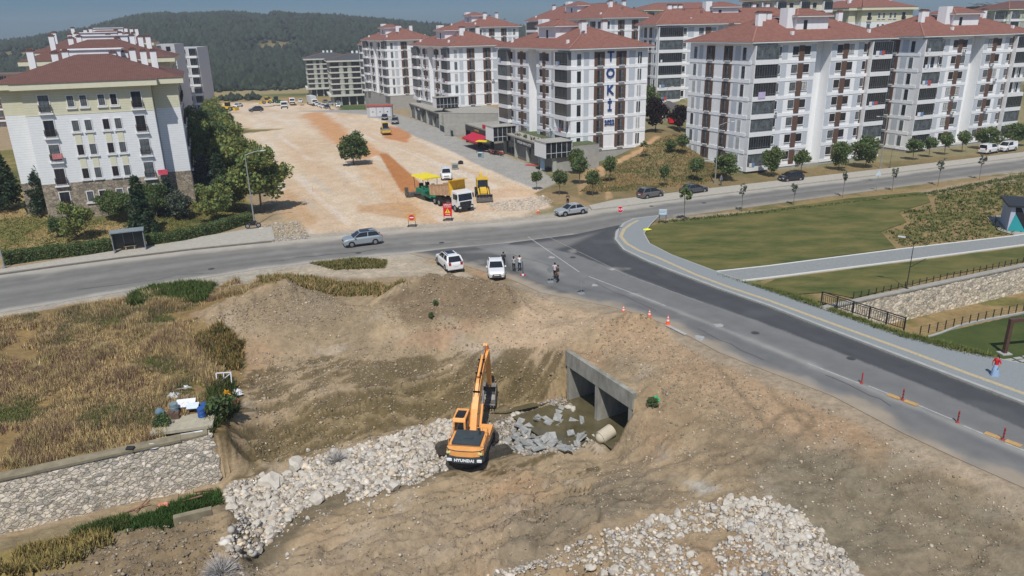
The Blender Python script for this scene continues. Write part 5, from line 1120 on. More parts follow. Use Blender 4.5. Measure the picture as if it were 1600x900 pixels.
weeds(G([(110,835),(200,806),(200,826),(140,843)]), 700, .3, [al(84,98,50)], 'thin green weeds farther left in the ditch')
weeds(G([(30,860),(155,832),(180,850),(120,880),(20,905),(-20,900)]), 1500, .45, [al(172,150,92), al(140,130,80)], 'dry straw grass at the bottom left corner', 'dry_grass')
weeds(G([(335,600),(360,590),(372,640),(330,680),(318,640)]), 500, .6, [al(76,92,48), al(96,100,56)], 'leafy weeds growing by the rubbish heap')
weeds(G([(300,530),(345,505),(380,540),(375,580),(330,570)]), 900, .55, [al(178,146,92), al(110,112,66)], 'dry and green tufts at the edge of the spoil heap', 'dry_grass')
weeds(G([(485,412),(560,404),(605,408),(600,420),(520,422)]), 1300, .28, [al(122,120,70), al(104,112,62), al(160,140,92)], 'oval patch of green grass beside the main road', 'grass_patch')
weeds(G([(402,433),(500,436),(590,442),(640,450),(560,462),(500,456),(430,446)]), 1700, .4, [al(176,150,104), al(130,124,74)], 'dry grass fringe behind the spoil heap', 'dry_grass')
weeds(P0([(1118,428),(1187,452),(1290,487),(1407,528),(1487,549),(1560,564),(1545,556),(1470,535),(1412,522),(1283,478),(1240,462),(1190,449),(1150,440)]), 3200, .32, [al(112,122,66), al(128,130,78), al(96,112,58)], 'rough grass strip between the pavement and the railing', 'grass_strip')
PLANT = P0([(1452,302),(1600,270),(1800,240),(1800,320),(1585,365),(1412,386),(1384,362),(1424,347),(1412,331),(1460,318)])
rng = np.random.default_rng(77); P = sample_poly(PLANT, 5200, rng); P = np.round(P/.62)*.62+rng.normal(0, .12, P.shape); c = np.array([al(100,112,62), al(122,124,74), al(84,98,54)])[rng.integers(0, 3, len(P))]
tufts('ground_cover', P, np.full(len(P), -.05), rng.uniform(.16, .38, len(P)), .07, 4, c, gm_, 'rows of young ground cover plants on pale sandy soil', rng, .9)
P = np.concatenate([np.stack([np.linspace(at(*a)[0], at(*b)[0], 260), np.linspace(at(*a)[1], at(*b)[1], 260)], 1)+rng.normal(0, .25, (260, 2)) for a, b in (((1035,347),(1200,331)),((1200,331),(1450,302)),((1450,302),(1600,275)))])
tufts('ground_cover', P, np.full(len(P), -.03), rng.uniform(.15, .35, len(P)), .06, 4, np.tile(al(104,114,66), (len(P), 1)), gm_, 'thin row of low plants between the lawn and the road', rng, .9)
BK = G([(905,300),(960,300),(1100,288),(1140,272),(1100,245),(1060,212),(1000,240),(960,262)]); rng = np.random.default_rng(8); P = sample_poly(BK, 6500, rng); c = np.array([al(150,132,88), al(118,118,72), al(170,146,100)])[np.clip((vnoise(P[:, 0]*.3, P[:, 1]*.3, 2)*3).astype(int), 0, 2)]
tufts('dry_grass', P, zfun(P[:, 0], P[:, 1]), rng.uniform(.15, .35, len(P)), .06, 3, c, gm_, 'short dry grass on the bank between the white blocks', rng)
rng = np.random.default_rng(9); P = sample_poly(G([(0,400),(180,385),(390,345),(380,300),(300,300),(180,345),(60,335),(0,330)]), 9000, rng); c = np.array([al(150,134,84), al(112,116,62), al(186,158,108)])[np.clip((vnoise(P[:, 0]*.3, P[:, 1]*.3, 5)*3).astype(int), 0, 2)]
tufts('garden_grass', P, zfun(P[:, 0], P[:, 1]), rng.uniform(.08, .22, len(P)), .05, 3, c, gm_, 'patchy half dry lawn in front of the cream block', rng)

# dead bushes
def dead_bush(px, py, r, label, n=420):
    p = gp(px, py); rng = np.random.default_rng(px); V = []; F = []
    for i in range(n):
        d = rng.normal(size=3); d[2] = abs(d[2])*.9+.05; d /= np.linalg.norm(d); a = d*r*rng.uniform(.0, .5); b = d*r*rng.uniform(.7, 1.1)+rng.normal(size=3)*.12*r; s = np.cross(b-a, rng.normal(size=3)); s = s/np.linalg.norm(s)*.016
        k = len(V); V += [a-s, a+s, b+s*.4, b-s*.4]; F.append((k, k+1, k+2, k+3))
    o = np_mesh('dead_bush', V, F, mat('grey twigs', (.42,.40,.38), .9, .2, 3)); o.location = p; tag(o, label, 'bush')
dead_bush(527, 722, 1.0, 'dead grey bush lying on the white rubble left of the excavator'); dead_bush(345, 898, 1.1, 'dead grey brushwood at the bottom edge near the ditch wall', 500)

# rocks
ico = bmesh.new(); bmesh.ops.create_icosphere(ico, subdivisions=1, radius=1); IV = np.array([v.co[:] for v in ico.verts]); IF = np.array([[v.index for v in f.verts] for f in ico.faces]); ico.free()
def rocks_merged(name, P, Zs, s, cols, m, label, rng, cat='rubble'):
    n = len(P); nv = len(IV); D = rng.uniform(.55, 1.25, (n, nv, 1)); ax = rng.uniform(.6, 1.25, (n, 1, 3)); ax[:, :, 2] *= .72
    a = rng.uniform(0, 6.28, n); c, si = np.cos(a), np.sin(a); V = IV[None]*D*ax*s[:, None, None]
    V = np.stack([V[..., 0]*c[:, None]-V[..., 1]*si[:, None], V[..., 0]*si[:, None]+V[..., 1]*c[:, None], V[..., 2]], -1)+np.stack([P[:, 0], P[:, 1], Zs+s*.22], 1)[:, None]
    F = (IF[None]+(np.arange(n)*nv)[:, None, None]).reshape(-1, 3); o = np_mesh(name, V.reshape(-1, 3), F, m, np.repeat(cols, nv, 0)); return tag(o, label, cat, kind='stuff')
rm_ = mat('limestone', (.92,.90,.86), .9, .12, 3, attr='Col', bump=.03, spec=.15)
def rc(n, rng, br_=1.0): 
    b = np.clip(rng.normal(.49, .12, n), .2, .72)*br_; w_ = rng.uniform(.04, .32, n); return np.stack([b*(1+w_*.3), b*(1-w_*.3), b*(1-w_)], 1)
RB = [([(348,768),(420,742),(520,705),(600,684),(680,660),(735,655),(740,680),(700,705),(640,730),(600,745),(520,775),(470,800),(420,850),(360,880),(350,880),(385,905),(345,850),(370,810)], 10500),
      ([(330,745),(430,715),(560,690),(690,655),(700,700),(740,735),(640,790),(560,815),(480,850),(430,890),(370,905),(350,830)], 1500),
      ([(560,745),(650,725),(700,712),(700,735),(620,765),(540,790)], 1300),
      ([(740,672),(800,650),(850,622),(880,622),(900,640),(880,672),(940,690),(900,706),(820,712),(780,705)], 3600)]
rng = np.random.default_rng(21); big = []
for i, (pl, n) in enumerate(RB):
    P = sample_poly(G(pl), n, rng); gate = vnoise(P[:, 0]*.45, P[:, 1]*.45, 15+i) > (.12, .45, .12, .12)[i]; P = P[gate]; s = np.exp(rng.normal(-2.25, .5, len(P))).clip(.04, .40)*(1, .6, 1, .8)[i]
    o_ = np.argsort(-s); nb = [100, 8, 8, 14][i]; big += [(P[j], s[j]*1.0) for j in o_[:nb]]; kp = o_[nb:]
    rocks_merged('rubble', P[kp], zfun(P[kp, 0], P[kp, 1]), s[kp], rc(len(kp), rng, 1.0 if i < 3 else .75), rm_, ['white limestone rubble filling the stream bed left of the excavator', 'small stones strewn around the edges of the white rubble', 'scattered white rubble on the mud below the excavator', 'grey white rubble between the excavator and the culvert'][i], rng)
def rock_mesh(seed):
    r = np.random.default_rng(seed); bm_ = bmesh.new(); bmesh.ops.create_icosphere(bm_, subdivisions=2, radius=1)
    for v in bm_.verts:
        c = np.array(v.co); f_ = .82+.35*float(vnoise(np.array(c[0]*1.6+seed), np.array(c[1]*1.6+c[2]*2.1), seed)); v.co = Vector(c*f_*np.array([1, .85, .7]))
    for q in range(10):
        nn = Vector(r.normal(size=3)).normalized(); bmesh.ops.bisect_plane(bm_, geom=bm_.verts[:]+bm_.edges[:]+bm_.faces[:], plane_co=nn*r.uniform(.5, .7), plane_no=nn, clear_outer=True)
        e_ = [e for e in bm_.edges if e.is_boundary]
        if e_: bmesh.ops.contextual_create(bm_, geom=e_)
    me = bpy.data.meshes.new('boulder'); bm_.to_mesh(me); bm_.free(); me.materials.append(mat('pale boulder limestone', (.52,.475,.405), .9, .15, 2, bump=.04, spec=.15)); return me
RM = [rock_mesh(s) for s in range(40, 48)]
def boulder(p, s, label, group):
    o = bpy.data.objects.new('boulder', random.choice(RM)); COL.objects.link(o); o.location = (p[0], p[1], zat(p[0], p[1])+s*.3); o.rotation_euler = (random.uniform(-.5, .5), random.uniform(-.5, .5), random.uniform(0, 6.28)); o.scale = (s*random.uniform(.8, 1.3), s*random.uniform(.8, 1.2), s*random.uniform(.8, 1.1)); tag(o, label, 'boulder', group)
for P_, s_ in big: boulder(P_, s_, 'one of the larger pale boulders in the white rubble of the stream bed', 'boulders in the stream bed')
for a, s_, lab in (((858,700) if 0 else (614,762), .62, 'big rounded white boulder at the lower edge of the rubble'), ((497,782), .75, 'large white block on dark mud at the rubble edge'), ((462,732), .8, 'large pale boulder at the top of the rubble, left half'), ((422,757), .9, 'largest pale boulder at the left end of the rubble')):
    p = gp(*a); boulder(p, s_, lab, None)
PILE = G([(770,900),(900,848),(1000,815),(1090,785),(1180,775),(1260,800),(1330,880),(1360,930),(1200,960),(900,960),(760,940)])
PILE2 = G([(1140,782),(1200,778),(1260,805),(1340,885),(1360,940),(1250,940),(1200,860),(1120,820)])
rng = np.random.default_rng(31); P = sample_poly(PILE, 7500, rng); gate = vnoise(P[:, 0]*.5, P[:, 1]*.5, 41) > .36; P = np.concatenate([P[gate], sample_poly(PILE2, 6000, rng)]); s = np.exp(rng.normal(-2.6, .55, len(P))).clip(.025, .30)
o_ = np.argsort(-s); big = [(P[j], s[j]) for j in o_[:150]]; kp = o_[150:]
rocks_merged('rubble', P[kp], zfun(P[kp, 0], P[kp, 1]), s[kp], rc(len(kp), rng, 1.0), rm_, 'pale limestone rubble spread over the near dirt at the bottom', rng)
for P_, s_ in big: boulder(P_, s_, 'one of the larger pale boulders in the rubble spread at the bottom', 'boulders in the near rubble')
# loose stones and clods over the dirt
rng = np.random.default_rng(51); DP = G([(300,500),(450,445),(700,436),(840,460),(985,494),(1200,590),(1600,790),(1700,1000),(380,1000),(345,880),(760,745),(760,640),(380,735)])
P = sample_poly(DP, 20000, rng); g_ = vnoise(P[:, 0]*.7, P[:, 1]*.7, 71); P = P[(g_ > .3)]; n = len(P); b = rng.choice([.22, .30, .42, .52], n, p=[.34, .33, .23, .10])*rng.uniform(.8, 1.2, n)
rocks_merged('loose_stones', P, zfun(P[:, 0], P[:, 1]), np.exp(rng.normal(-3.15, .42, n)).clip(.02, .16), np.stack([b*1.16, b*.99, b*.78], 1), rm_, 'loose stones and clods scattered over the brown dirt', rng, 'stones')
for pl_, n_, lb in (([(395,470),(440,446),(520,462),(560,485),(520,510),(420,505),(330,520),(330,495)], 5000, 'earth clods covering the left spoil heap'), ([(580,490),(650,448),(740,432),(810,455),(830,480),(760,510),(640,520)], 7000, 'earth clods and small stones covering the dark spoil heap'), ([(400,550),(600,545),(780,530),(880,540),(880,610),(760,635),(560,675),(400,720)], 6000, 'clods clinging to the cut bank behind the excavator'), ([(950,500),(1030,505),(1150,580),(1220,640),(1150,680),(1010,600),(930,540)], 4000, 'clods on the slope right of the culvert')):
    P = sample_poly(G(pl_), n_, rng); n = len(P); b = rng.choice([.22, .27, .36], n, p=[.5, .38, .12])*rng.uniform(.85, 1.15, n)
    rocks_merged('earth_clods', P, zfun(P[:, 0], P[:, 1])-.02, np.exp(rng.normal(-3.1, .5, n)).clip(.015, .16), np.stack([b*1.3, b*1.03, b*.72], 1), rm_, lb, rng, 'earth clods')
P = sample_poly(G([(60,885),(150,848),(325,800),(350,880),(300,940),(60,940)]), 2200, rng); n = len(P); b = rng.choice([.2, .26, .42], n, p=[.5, .42, .08])*rng.uniform(.8, 1.2, n)
rocks_merged('loose_stones', P, zfun(P[:, 0], P[:, 1]), np.exp(rng.normal(-2.9, .5, n)).clip(.02, .2), np.stack([b*1.2, b*1.0, b*.76], 1), rm_, 'clods and stones on the dirt behind the low concrete wall', rng, 'stones')
P = sample_poly(P0([(760,318),(850,305),(866,314),(835,328),(770,330)]), 900, rng); n = len(P); b = rng.uniform(.4, .6, n); rocks_merged('loose_stones', P, np.full(n, -.06), np.exp(rng.normal(-2.3, .4, n)), np.stack([b, b*.9, b*.78], 1), rm_, 'heap of pale pink gravel at the corner of the works site', rng, 'stones')
P = sample_poly(P0([(405,350),(470,345),(485,372),(430,380),(398,372)]), 800, rng); n = len(P); b = rng.uniform(.3, .55, n); rocks_merged('loose_stones', P, np.full(n, -.05), np.exp(rng.normal(-2.4, .5, n)), np.stack([b, b*.9, b*.78], 1), rm_, 'broken rubble where the left pavement ends at the works site', rng, 'stones')
# broken slabs in front of the culvert
rng = np.random.default_rng(61); slab_m = mat('broken grey slab', (.30,.30,.285), .9, .3, 3, bump=.02); P = sample_poly(G([(785,680),(830,655),(875,640),(915,665),(935,690),(880,708),(800,710)]), 60, rng)
for q in P:
    k = MB(); a, b = rng.uniform(.25, .75), rng.uniform(.15, .45); k.add([(-a, -b, -.05), (a*.8, -b*1.1, -.05), (a, b*.7, -.05), (-a*.7, b, -.05), (-a, -b, .05), (a*.8, -b*1.1, .05), (a, b*.7, .05), (-a*.7, b, .05)], [(0, 3, 2, 1), (4, 5, 6, 7), (0, 1, 5, 4), (1, 2, 6, 5), (2, 3, 7, 6), (3, 0, 4, 7)])
    o = k.build('broken_slab', slab_m); o.location = (q[0], q[1], zat(*q)+rng.uniform(.15, .45)); o.rotation_euler = (rng.uniform(-.6, .6), rng.uniform(-.6, .6), rng.uniform(0, 6.28)); tag(o, 'one of the broken grey concrete slabs jumbled between excavator and culvert', 'concrete slab', 'broken slabs by the culvert')
# ================================================================ VEHICLES
tyre = mat('tyre rubber', (.018,.018,.018), .85, .15, 6); rimm = mat('wheel rim', (.38,.39,.40), .35, .08, 4, metal=.6); trim = mat('black trim', (.02,.02,.022), .6, .1, 4)
cglass = mat('car glass', (.015,.018,.022), .08, .3, 2, spec=.7); hl = mat('headlight glass', (.60,.62,.64), .15, .05); tl = mat('tail light', (.35,.02,.02), .3, .1); plate_m = mat('number plate', (.65,.65,.66), .6, .04)
def paint(name, c, metal=.0): 
    m = mat(name, c, .28, .03, 1.5, spec=.5, metal=metal); m.node_tree.nodes['Principled BSDF'].inputs['Coat Weight'].default_value = .5; return m
P_white = paint('white car paint', (.74,.74,.74)); P_silver = paint('silver car paint', (.42,.44,.45), .3); P_blue = paint('grey blue car paint', (.34,.38,.40), .3); P_black = paint('black car paint', (.018,.018,.02)); P_dark = paint('dark grey car paint', (.075,.078,.085), .2); P_taupe = paint('taupe car paint', (.13,.125,.12), .2)
def wheel(parent, x, y, r, wd, s):
    k = MB(); k.cyl((x, y-s*wd, r), (x, y, r), r, None, 18); w_ = k.build('wheel', tyre, parent, smooth=False)
    k = MB(); k.cyl((x, y-s*.02, r), (x, y+s*.012, r), r*.62, r*.55, 14, 0)
    for i in range(5): a = i*1.2566; k.beam((x, y+s*.016, r), (x+math.cos(a)*r*.55, y+s*.016, r+math.sin(a)*r*.55), .05, .02)
    k.build('rim', rimm, w_); return w_
def make_car(kind, pm_, name='parked_car'):
    L, W, H, hood, belt, xs = {'sedan': (4.5, 1.76, 1.45, .88, .95, (1.0, .25, -1.15, -1.75)), 'suv': (4.6, 1.88, 1.68, 1.05, 1.12, (1.15, .35, -1.65, -2.12)), 'hatch': (4.1, 1.74, 1.5, .92, .98, (1.15, .3, -1.35, -1.85)), 'mpv': (4.1, 1.72, 1.58, .98, 1.02, (1.35, .3, -1.5, -1.95)), 'van': (4.4, 1.82, 1.82, 1.08, 1.15, (1.35, .7, -2.05, -2.15))}[kind]
    r = empty(name, (0, 0, 0)); w = W/2; h = L/2; gz = .22
    st = [(h, .30, hood-.28, .78), (h-.10, .22, hood-.14, .90), (h-.45, .20, hood-.03, .98), (xs[0], .20, belt-.03, 1), (xs[1], .20, belt, 1), (xs[3]+.25, .20, belt+.02, 1), (-h+.30, .22, belt+(.0 if kind != 'sedan' else -.01), .97), (-h+.06, .26, belt-.12, .92), (-h, .36, belt-.28, .84)]
    k = MB(); rings = []
    for x, zb, zt, f in st:
        ww = w*f; rings.append([(x, -ww*.93, zb), (x, -ww, zb+.18), (x, -ww, zt-.16), (x, -ww*.90, zt), (x, ww*.90, zt), (x, ww, zt-.16), (x, ww, zb+.18), (x, ww*.93, zb)])
    k.loft(rings)
    k.box(-h+.2, h-.2, -w-.004, w+.004, .2, .34, 1)
    for x in (h*.62, -h*.60):
        for s in (-1, 1): k.cyl((x, s*(w-.2), .36), (x, s*(w+.006), .36), .40, None, 18, 1)
    k.box(h-.04, h+.012, -w*.45, w*.45, hood-.42, hood-.26, 1); k.box(h-.04, h+.01, -w*.55, w*.55, .3, .42, 1); k.box(h, h+.02, -.26, .26, .45, .56, 2); k.box(-h-.02, -h, -.26, .26, .62, .74, 2)
    k.build('body', [pm_, trim, plate_m], r, smooth=False, bevel=.0)
    # cabin: painted roof and pillars, glass between
    wr = w*.74; zb = belt-.03; rf = H-.03
    A, B, C_, D_ = xs
    k = MB(); k.loft([[(x, -y, z-.05), (x, -y, z), (x, y, z), (x, y, z-.05)] for x, y, z in ((B+.02, wr*.96, rf-.04), (B-.3, wr, rf+.01), ((B+C_)/2, wr*1.01, H), (C_+.2, wr, rf+.01), (C_-.02, wr*.95, rf-.05))])
    for s in (-1, 1):
        k.beam((A-.02, s*w*.84, zb), (B, s*wr*.97, rf-.03), .07, .05); k.beam((D_+.03, s*w*.86, zb), (C_, s*wr*.96, rf-.04), .16 if kind != 'sedan' else .12, .05); k.beam(((B+C_)/2+.1, s*w*.885, zb), ((B+C_)/2+.05, s*wr*.985, rf-.03), .09, .04)
        if kind == 'van':
            k.add([((B+C_)/2, s*w*.92, zb), (D_, s*w*.9, zb), (C_, s*wr*1.0, rf), ((B+C_)/2, s*wr*1.02, rf)], [(0, 1, 2, 3)])
        if kind in ('suv',): k.beam((B-.2, s*wr*.85, H+.04), (C_+.2, s*wr*.85, H+.04), .04, .05, 1)
    k.build('roof', [pm_, trim], r)
    k = MB(); g = [(A, w*.85, zb), (B, wr*.94, rf-.045), (C_, wr*.93, rf-.055), (D_, w*.86, zb)]
    k.add([(g[0][0], -g[0][1], g[0][2]), (g[0][0], g[0][1], g[0][2]), (g[1][0], g[1][1], g[1][2]), (g[1][0], -g[1][1], g[1][2])], [(0, 1, 2, 3)]); wsh = k.build('windscreen', cglass, r)
    k = MB(); k.add([(g[3][0], -g[3][1], g[3][2]), (g[3][0], g[3][1], g[3][2]), (g[2][0], g[2][1], g[2][2]), (g[2][0], -g[2][1], g[2][2])], [(0, 1, 2, 3)]); k.build('rear_window', cglass, r)
    for s in (-1, 1):
        k = MB(); k.add([(g[0][0]-.05, s*w*.86, zb), (g[3][0]+.06, s*w*.87, zb), (g[2][0]+.02, s*wr*.955, rf-.05), (g[1][0]-.02, s*wr*.955, rf-.05)], [(0, 1, 2, 3)]); k.build('side_window', cglass, r)
        k = MB(); k.box(A-.25, A-.1, s*w*1.0 if s > 0 else s*w*1.0-.16, s*w*1.0+.16 if s > 0 else s*w*1.0, belt-.02, belt+.12); k.build('wing_mirror', pm_, r)
        k = MB(); k.box(h-.16, h-.02, s*w*.66-.2, s*w*.66+.2, hood-.36, hood-.2); k.build('headlight', hl, r)
        k = MB(); k.box(-h-.012, -h+.12, s*w*.68-.13, s*w*.68+.13, belt-.35, belt-.15 if kind == 'sedan' else belt-.05); k.build('tail_light', tl, r)
        for x in (h*.62, -h*.60): wheel(r, x, s*(w+.012), .335 if kind != 'suv' else .36, .2, s)
    if kind == 'suv':
        k = MB(); k.box(-.9, .25, -.42, .42, H-.02, H+.006); k.build('sunroof', cglass, r)
    return r
PROTO = {}
def car_at(kind, pm_, fr, re, label, flip=1, group=None, name='parked_car', z=0.0, cat='car'):
    """fr, re: ground pixels under the near front and rear wheel; flip tells on which side the car lies"""
    a = np.array(at(*fr, z)[:2]); b = np.array(at(*re, z)[:2]); d = a-b; d /= np.linalg.norm(d); n = np.array([-d[1], d[0]])*flip
    W = {'sedan': .9, 'suv': .94, 'hatch': .87, 'mpv': .86, 'van': .91}[kind]; c = (a+b)/2+n*W; rz = math.atan2(d[1], d[0])
    key = (kind, pm_.name)
    if key not in PROTO: o = make_car(kind, pm_, name); PROTO[key] = spec_of(o); o.location = (*c, z); o.rotation_euler = (0, 0, rz); tag(o, label, cat, group); return o
    o = clone(PROTO[key], (*c, z), rz, label, group, cat); o.name = name; 
    if 'group' in o and not group: del o['group']
    return o
car_at('suv', P_blue, (551,387), (587,382.5), 'grey blue car with sunroof driving left on the main road', -1, name='passenger_car')
car_at('suv', P_white, (682,411), (697,425), 'white off-roader parked with its tail to the camera beside the dirt heap', -1)
car_at('sedan', P_white, (762.5,437), (760.5,418), 'white saloon parked nose to the camera next to the standing people', 1)
car_at('sedan', P_silver, (885,338.5), (910,335), 'silver saloon turning left at the junction mouth', -1, name='passenger_car')
car_at('mpv', P_taupe, (1034,308), (1009,312), 'taupe grey compact car parked left of the dark saloon', 1)
car_at('sedan', P_dark, (1103,301), (1077,305), 'dark grey saloon parked under the ball tree on the bank', 1)
car_at('hatch', P_black, (1230,285), (1251,283), 'black car parked in front of the large white block', -1)
car_at('van', P_white, (1562,238), (1542,241.5), 'smaller white delivery van parked at the far right', 1, name='delivery_van', cat='van')
car_at('van', P_white, (1568,238.5), (1592,234.5), 'larger white van at the right edge, nose to the left', -1, name='delivery_van', cat='van')
car_at('van', P_white, (690,283), (688,274), 'white van half hidden behind the tipper truck', 1, name='delivery_van', cat='van')
car_at('hatch', P_black, (596,189), (597,184), 'black hatchback parked on the street by the shops, left of the pair', 1)
car_at('suv', P_dark, (611,196), (613,190), 'dark grey car parked on the street by the shops, right of the pair', 1)
car_at('van', P_white, (400,259), (394,249), 'white van at the left edge of the works site behind the light green trees', -1, name='delivery_van', cat='van')
car_at('suv', P_black, (397,175), (405,174.5), 'black car driving on the far left part of the works site', -1, name='passenger_car')
car_at('hatch', P_silver, (1041,187), (1050,185.5), 'silver car between the white blocks by the plum trees', -1, z=1.5)
G_ = 'cars parked by the grey blocks'
for kk, pp, f_, r2, lb in (('hatch', P_white, (493,166.5), (491,163.5), 'white hatchback right behind the box truck'), ('sedan', P_white, (497,168), (495,166), 'white saloon in front of the hatchback by the box truck'), ('sedan', P_black, (510,171), (505,169), 'dark saloon nearest the works site at the grey blocks'), ('hatch', P_white, (503,169.5), (499,168), 'white hatchback left of the dark saloon at the grey blocks'),
  ('sedan', P_silver, (514,164.5), (510,163), 'silver saloon parked before the shopfronts of the grey block'), ('hatch', P_silver, (524,164.5), (527,163), 'silver hatchback parked at the corner of the grey block'), ('hatch', P_white, (525,168), (528,166.5), 'white hatchback at the corner of the grey block, nearer one'), ('sedan', P_dark, (507,161.5), (504,160.5), 'dark car in the shade of the grey block'),
  ('hatch', P_white, (466,161), (468,159), 'white car right of the white truck cab with the orange body')):
    zz = zat(*at(f_[0], f_[1], -2)[:2]); car_at(kk, pp, f_, r2, lb, 1, G_, z=zz)
car_at('sedan', P_white, (373,168), (378,167), 'white car by the yellow dozer at the far left of the works site', -1, G_)

# --- heavy machines
yel = mat('machine orange yellow', (.84,.38,.11), .45, .12, 1.6, spec=.4); yel2 = mat('digger yellow', (.66,.42,.04), .5, .15, 1.6); dkg = mat('dark slate panel', (.045,.06,.068), .6, .15, 2); steel = mat('worn steel', (.16,.15,.14), .55, .3, 3, metal=.5, bump=.004); mud = mat('muddy track steel', (.07,.062,.05), .85, .35, 4)
gx_, gy__, gz_ = gp(740, 716)
ex = empty('excavator', (gx_, gy__, zat(gx_, gy__)+.3), R(81), 'orange tracked excavator standing in the rubble of the stream bed', 'excavator')
def rel(o, rz): o.rotation_euler = (0, 0, rz)
ur = R(24-81)
for s in (-1, 1):
    k = MB(); Lt = 2.5; pts = [(-Lt, .42), (-Lt+.12, .12), (-Lt+.42, .0), (Lt-.42, 0), (Lt-.12, .12), (Lt, .42), (Lt-.1, .72), (Lt-.42, .86), (-Lt+.42, .86), (-Lt+.1, .72)]
    k.prism(pts, 'y', s*1.2-.3, s*1.2+.3)
    for i in range(26):
        x = -Lt+.35+i*(2*Lt-.7)/25; k.box(x-.02, x+.02, s*1.2-.31, s*1.2+.31, .86, .90); k.box(x-.02, x+.02, s*1.2-.31, s*1.2+.31, -.03, .0)
    for i in range(7): k.cyl((-1.5+i*.5, s*1.2-.32, .3), (-1.5+i*.5, s*1.2+.32, .3), .16, None, 10)
    t_ = k.build('track', mud, ex); rel(t_, ur)
k = MB(); k.box(-1.2, 1.2, -.9, .9, .4, .85); k.cyl((0, 0, .8), (0, 0, 1.1), .7, None, 18); rel(k.build('undercarriage', mud, ex), ur)
k = MB()   # counterweight, rounded tail, dark lower half with the name
out = [(-1.6, -1.38), (-2.55, -1.36), (-2.85, -1.15), (-3.0, -.6), (-3.02, 0), (-3.0, .6), (-2.85, 1.15), (-2.55, 1.36), (-1.6, 1.38)]
k.prism([(x*1.0, y) for x, y in out], 'z', 1.12, 1.62, 0); k.prism([(x*.995-.0, y*.99) for x, y in out], 'z', 1.623, 2.12, 1)
cwt = k.build('counterweight', [dkg, yel], ex, bevel=.05)
text('lettering', 'HYUNDAI', .29, mat('white decal', (.82,.84,.86), .6, .03), cwt, (-3.03, 0, 1.39), (math.pi/2, 0, -math.pi/2), .02, xs=1.1, bold=.012)
for s in (-1, 1):
    k = MB(); k.box(-2.97, -2.88, s*1.06-.17, s*1.06+.17, 1.28, 1.46); k.build('decal', MATS['white decal'], cwt, rz=0); 
    k = MB(); k.box(-2.93, -2.85, s*1.12-.14, s*1.12+.14, 1.85, 2.0); k.build('lamp', mat('pale yellow lamp', (.75,.7,.3), .3, .05), cwt)
k = MB(); k.box(-1.65, .95, -1.36, 1.36, 1.1, 1.5, 0); k.box(-2.35, -.45, -1.3, 1.3, 1.5, 2.16, 1); k.box(-.45, 1.2, -1.36, -.38, 1.5, 1.95, 1); k.build('body', [dkg, yel], ex, bevel=.03)
k = MB(); k.box(-2.3, -.5, -1.02, 1.02, 2.165, 2.36); k.cyl((-1.0, -.75, 2.36), (-1.0, -.75, 2.85), .08, None, 8); k.box(-1.7, -1.4, -.4, .3, 2.36, 2.42); hd = k.build('engine_hood', dkg, ex, bevel=.03)
k = MB()
for (x0, y0, x1, y1) in ((-2.25, -1.25, -.5, -1.25), (-.5, -1.25, -.5, -.45), (-2.25, 1.25, -.5, 1.25)):
    k.beam((x0, y0, 2.6), (x1, y1, 2.6), .04)
    for t in (0, .5, 1): k.beam((x0+(x1-x0)*t, y0+(y1-y0)*t, 2.15), (x0+(x1-x0)*t, y0+(y1-y0)*t, 2.6), .035)
k.build('handrail', yel, ex)
k = MB(); cabp = [(-.35, 1.5), (1.5, 1.5), (1.62, 2.0), (1.25, 3.12), (-.25, 3.12), (-.38, 2.9)]
k.prism(cabp, 'y', .42, 1.36, 0); cb = k.build('cab', yel, ex, bevel=.04)
k = MB(); k.box(-.15, 1.2, 1.362, 1.372, 2.05, 2.95); k.box(-.15, 1.1, .408, .418, 2.15, 2.95); k.box(-.392, -.37, .55, 1.22, 2.2, 2.85); k.box(-.1, .9, .55, 1.2, 3.123, 3.135); k.add([(1.635, .5, 2.0), (1.635, 1.28, 2.0), (1.275, 1.28, 3.05), (1.275, .5, 3.05)], [(0, 1, 2, 3)]); k.build('window', cglass, cb)
k = MB(); k.box(-.2, .5, .6, 1.2, 3.13, 3.2); k.build('roof_hatch', trim, cb)
def arm(name, pts, w0, wd, m, parent):    # pts: (x, z, thickness)
    up = []; dn = []
    for i, (x, z, t) in enumerate(pts):
        a = pts[max(i-1, 0)]; b = pts[min(i+1, len(pts)-1)]; dx, dz = b[0]-a[0], b[1]-a[1]; L_ = math.hypot(dx, dz); nx_, nz_ = -dz/L_, dx/L_; up.append((x+nx_*t/2, z+nz_*t/2)); dn.append((x-nx_*t/2, z-nz_*t/2))
    k = MB(); k.prism(up+dn[::-1], 'y', w0-wd/2, w0+wd/2); return k.build(name, m, parent, bevel=.02)
bm1 = arm('boom', [(.35, 1.75, .5), (1.3, 3.0, .72), (2.6, 4.35, .78), (4.2, 5.15, .62), (6.35, 5.55, .38)], 0, .46, yel, ex)
k = MB()
for s in (-1, 1): k.cyl((.95, s*.38, 1.75), (2.1, s*.38, 3.1), .09, None, 8, 0); k.cyl((2.1, s*.38, 3.1), (2.75, s*.38, 3.9), .05, None, 8, 1)
k.cyl((2.7, 0, 5.05), (4.6, 0, 5.95), .10, None, 8, 0); k.cyl((4.6, 0, 5.95), (5.9, 0, 6.25), .055, None, 8, 1)
for s in (-.16, .16):
    prev = None
    for q in [(.8, 2.2), (1.5, 3.55), (2.4, 4.8), (3.6, 5.35), (4.8, 5.75)]:
        if prev: k.cyl((prev[0], s, prev[1]+.1), (q[0], s, q[1]+.1), .03, None, 5, 2)
        prev = q
    for q in [(1.0, 2.6), (1.9, 3.95), (3.0, 4.95), (4.2, 5.5)]: k.box(q[0]-.06, q[0]+.06, -.26, .26, q[1]+.22, q[1]+.3, 2)
k.build('cylinder', [yel, rimm, trim], bm1)
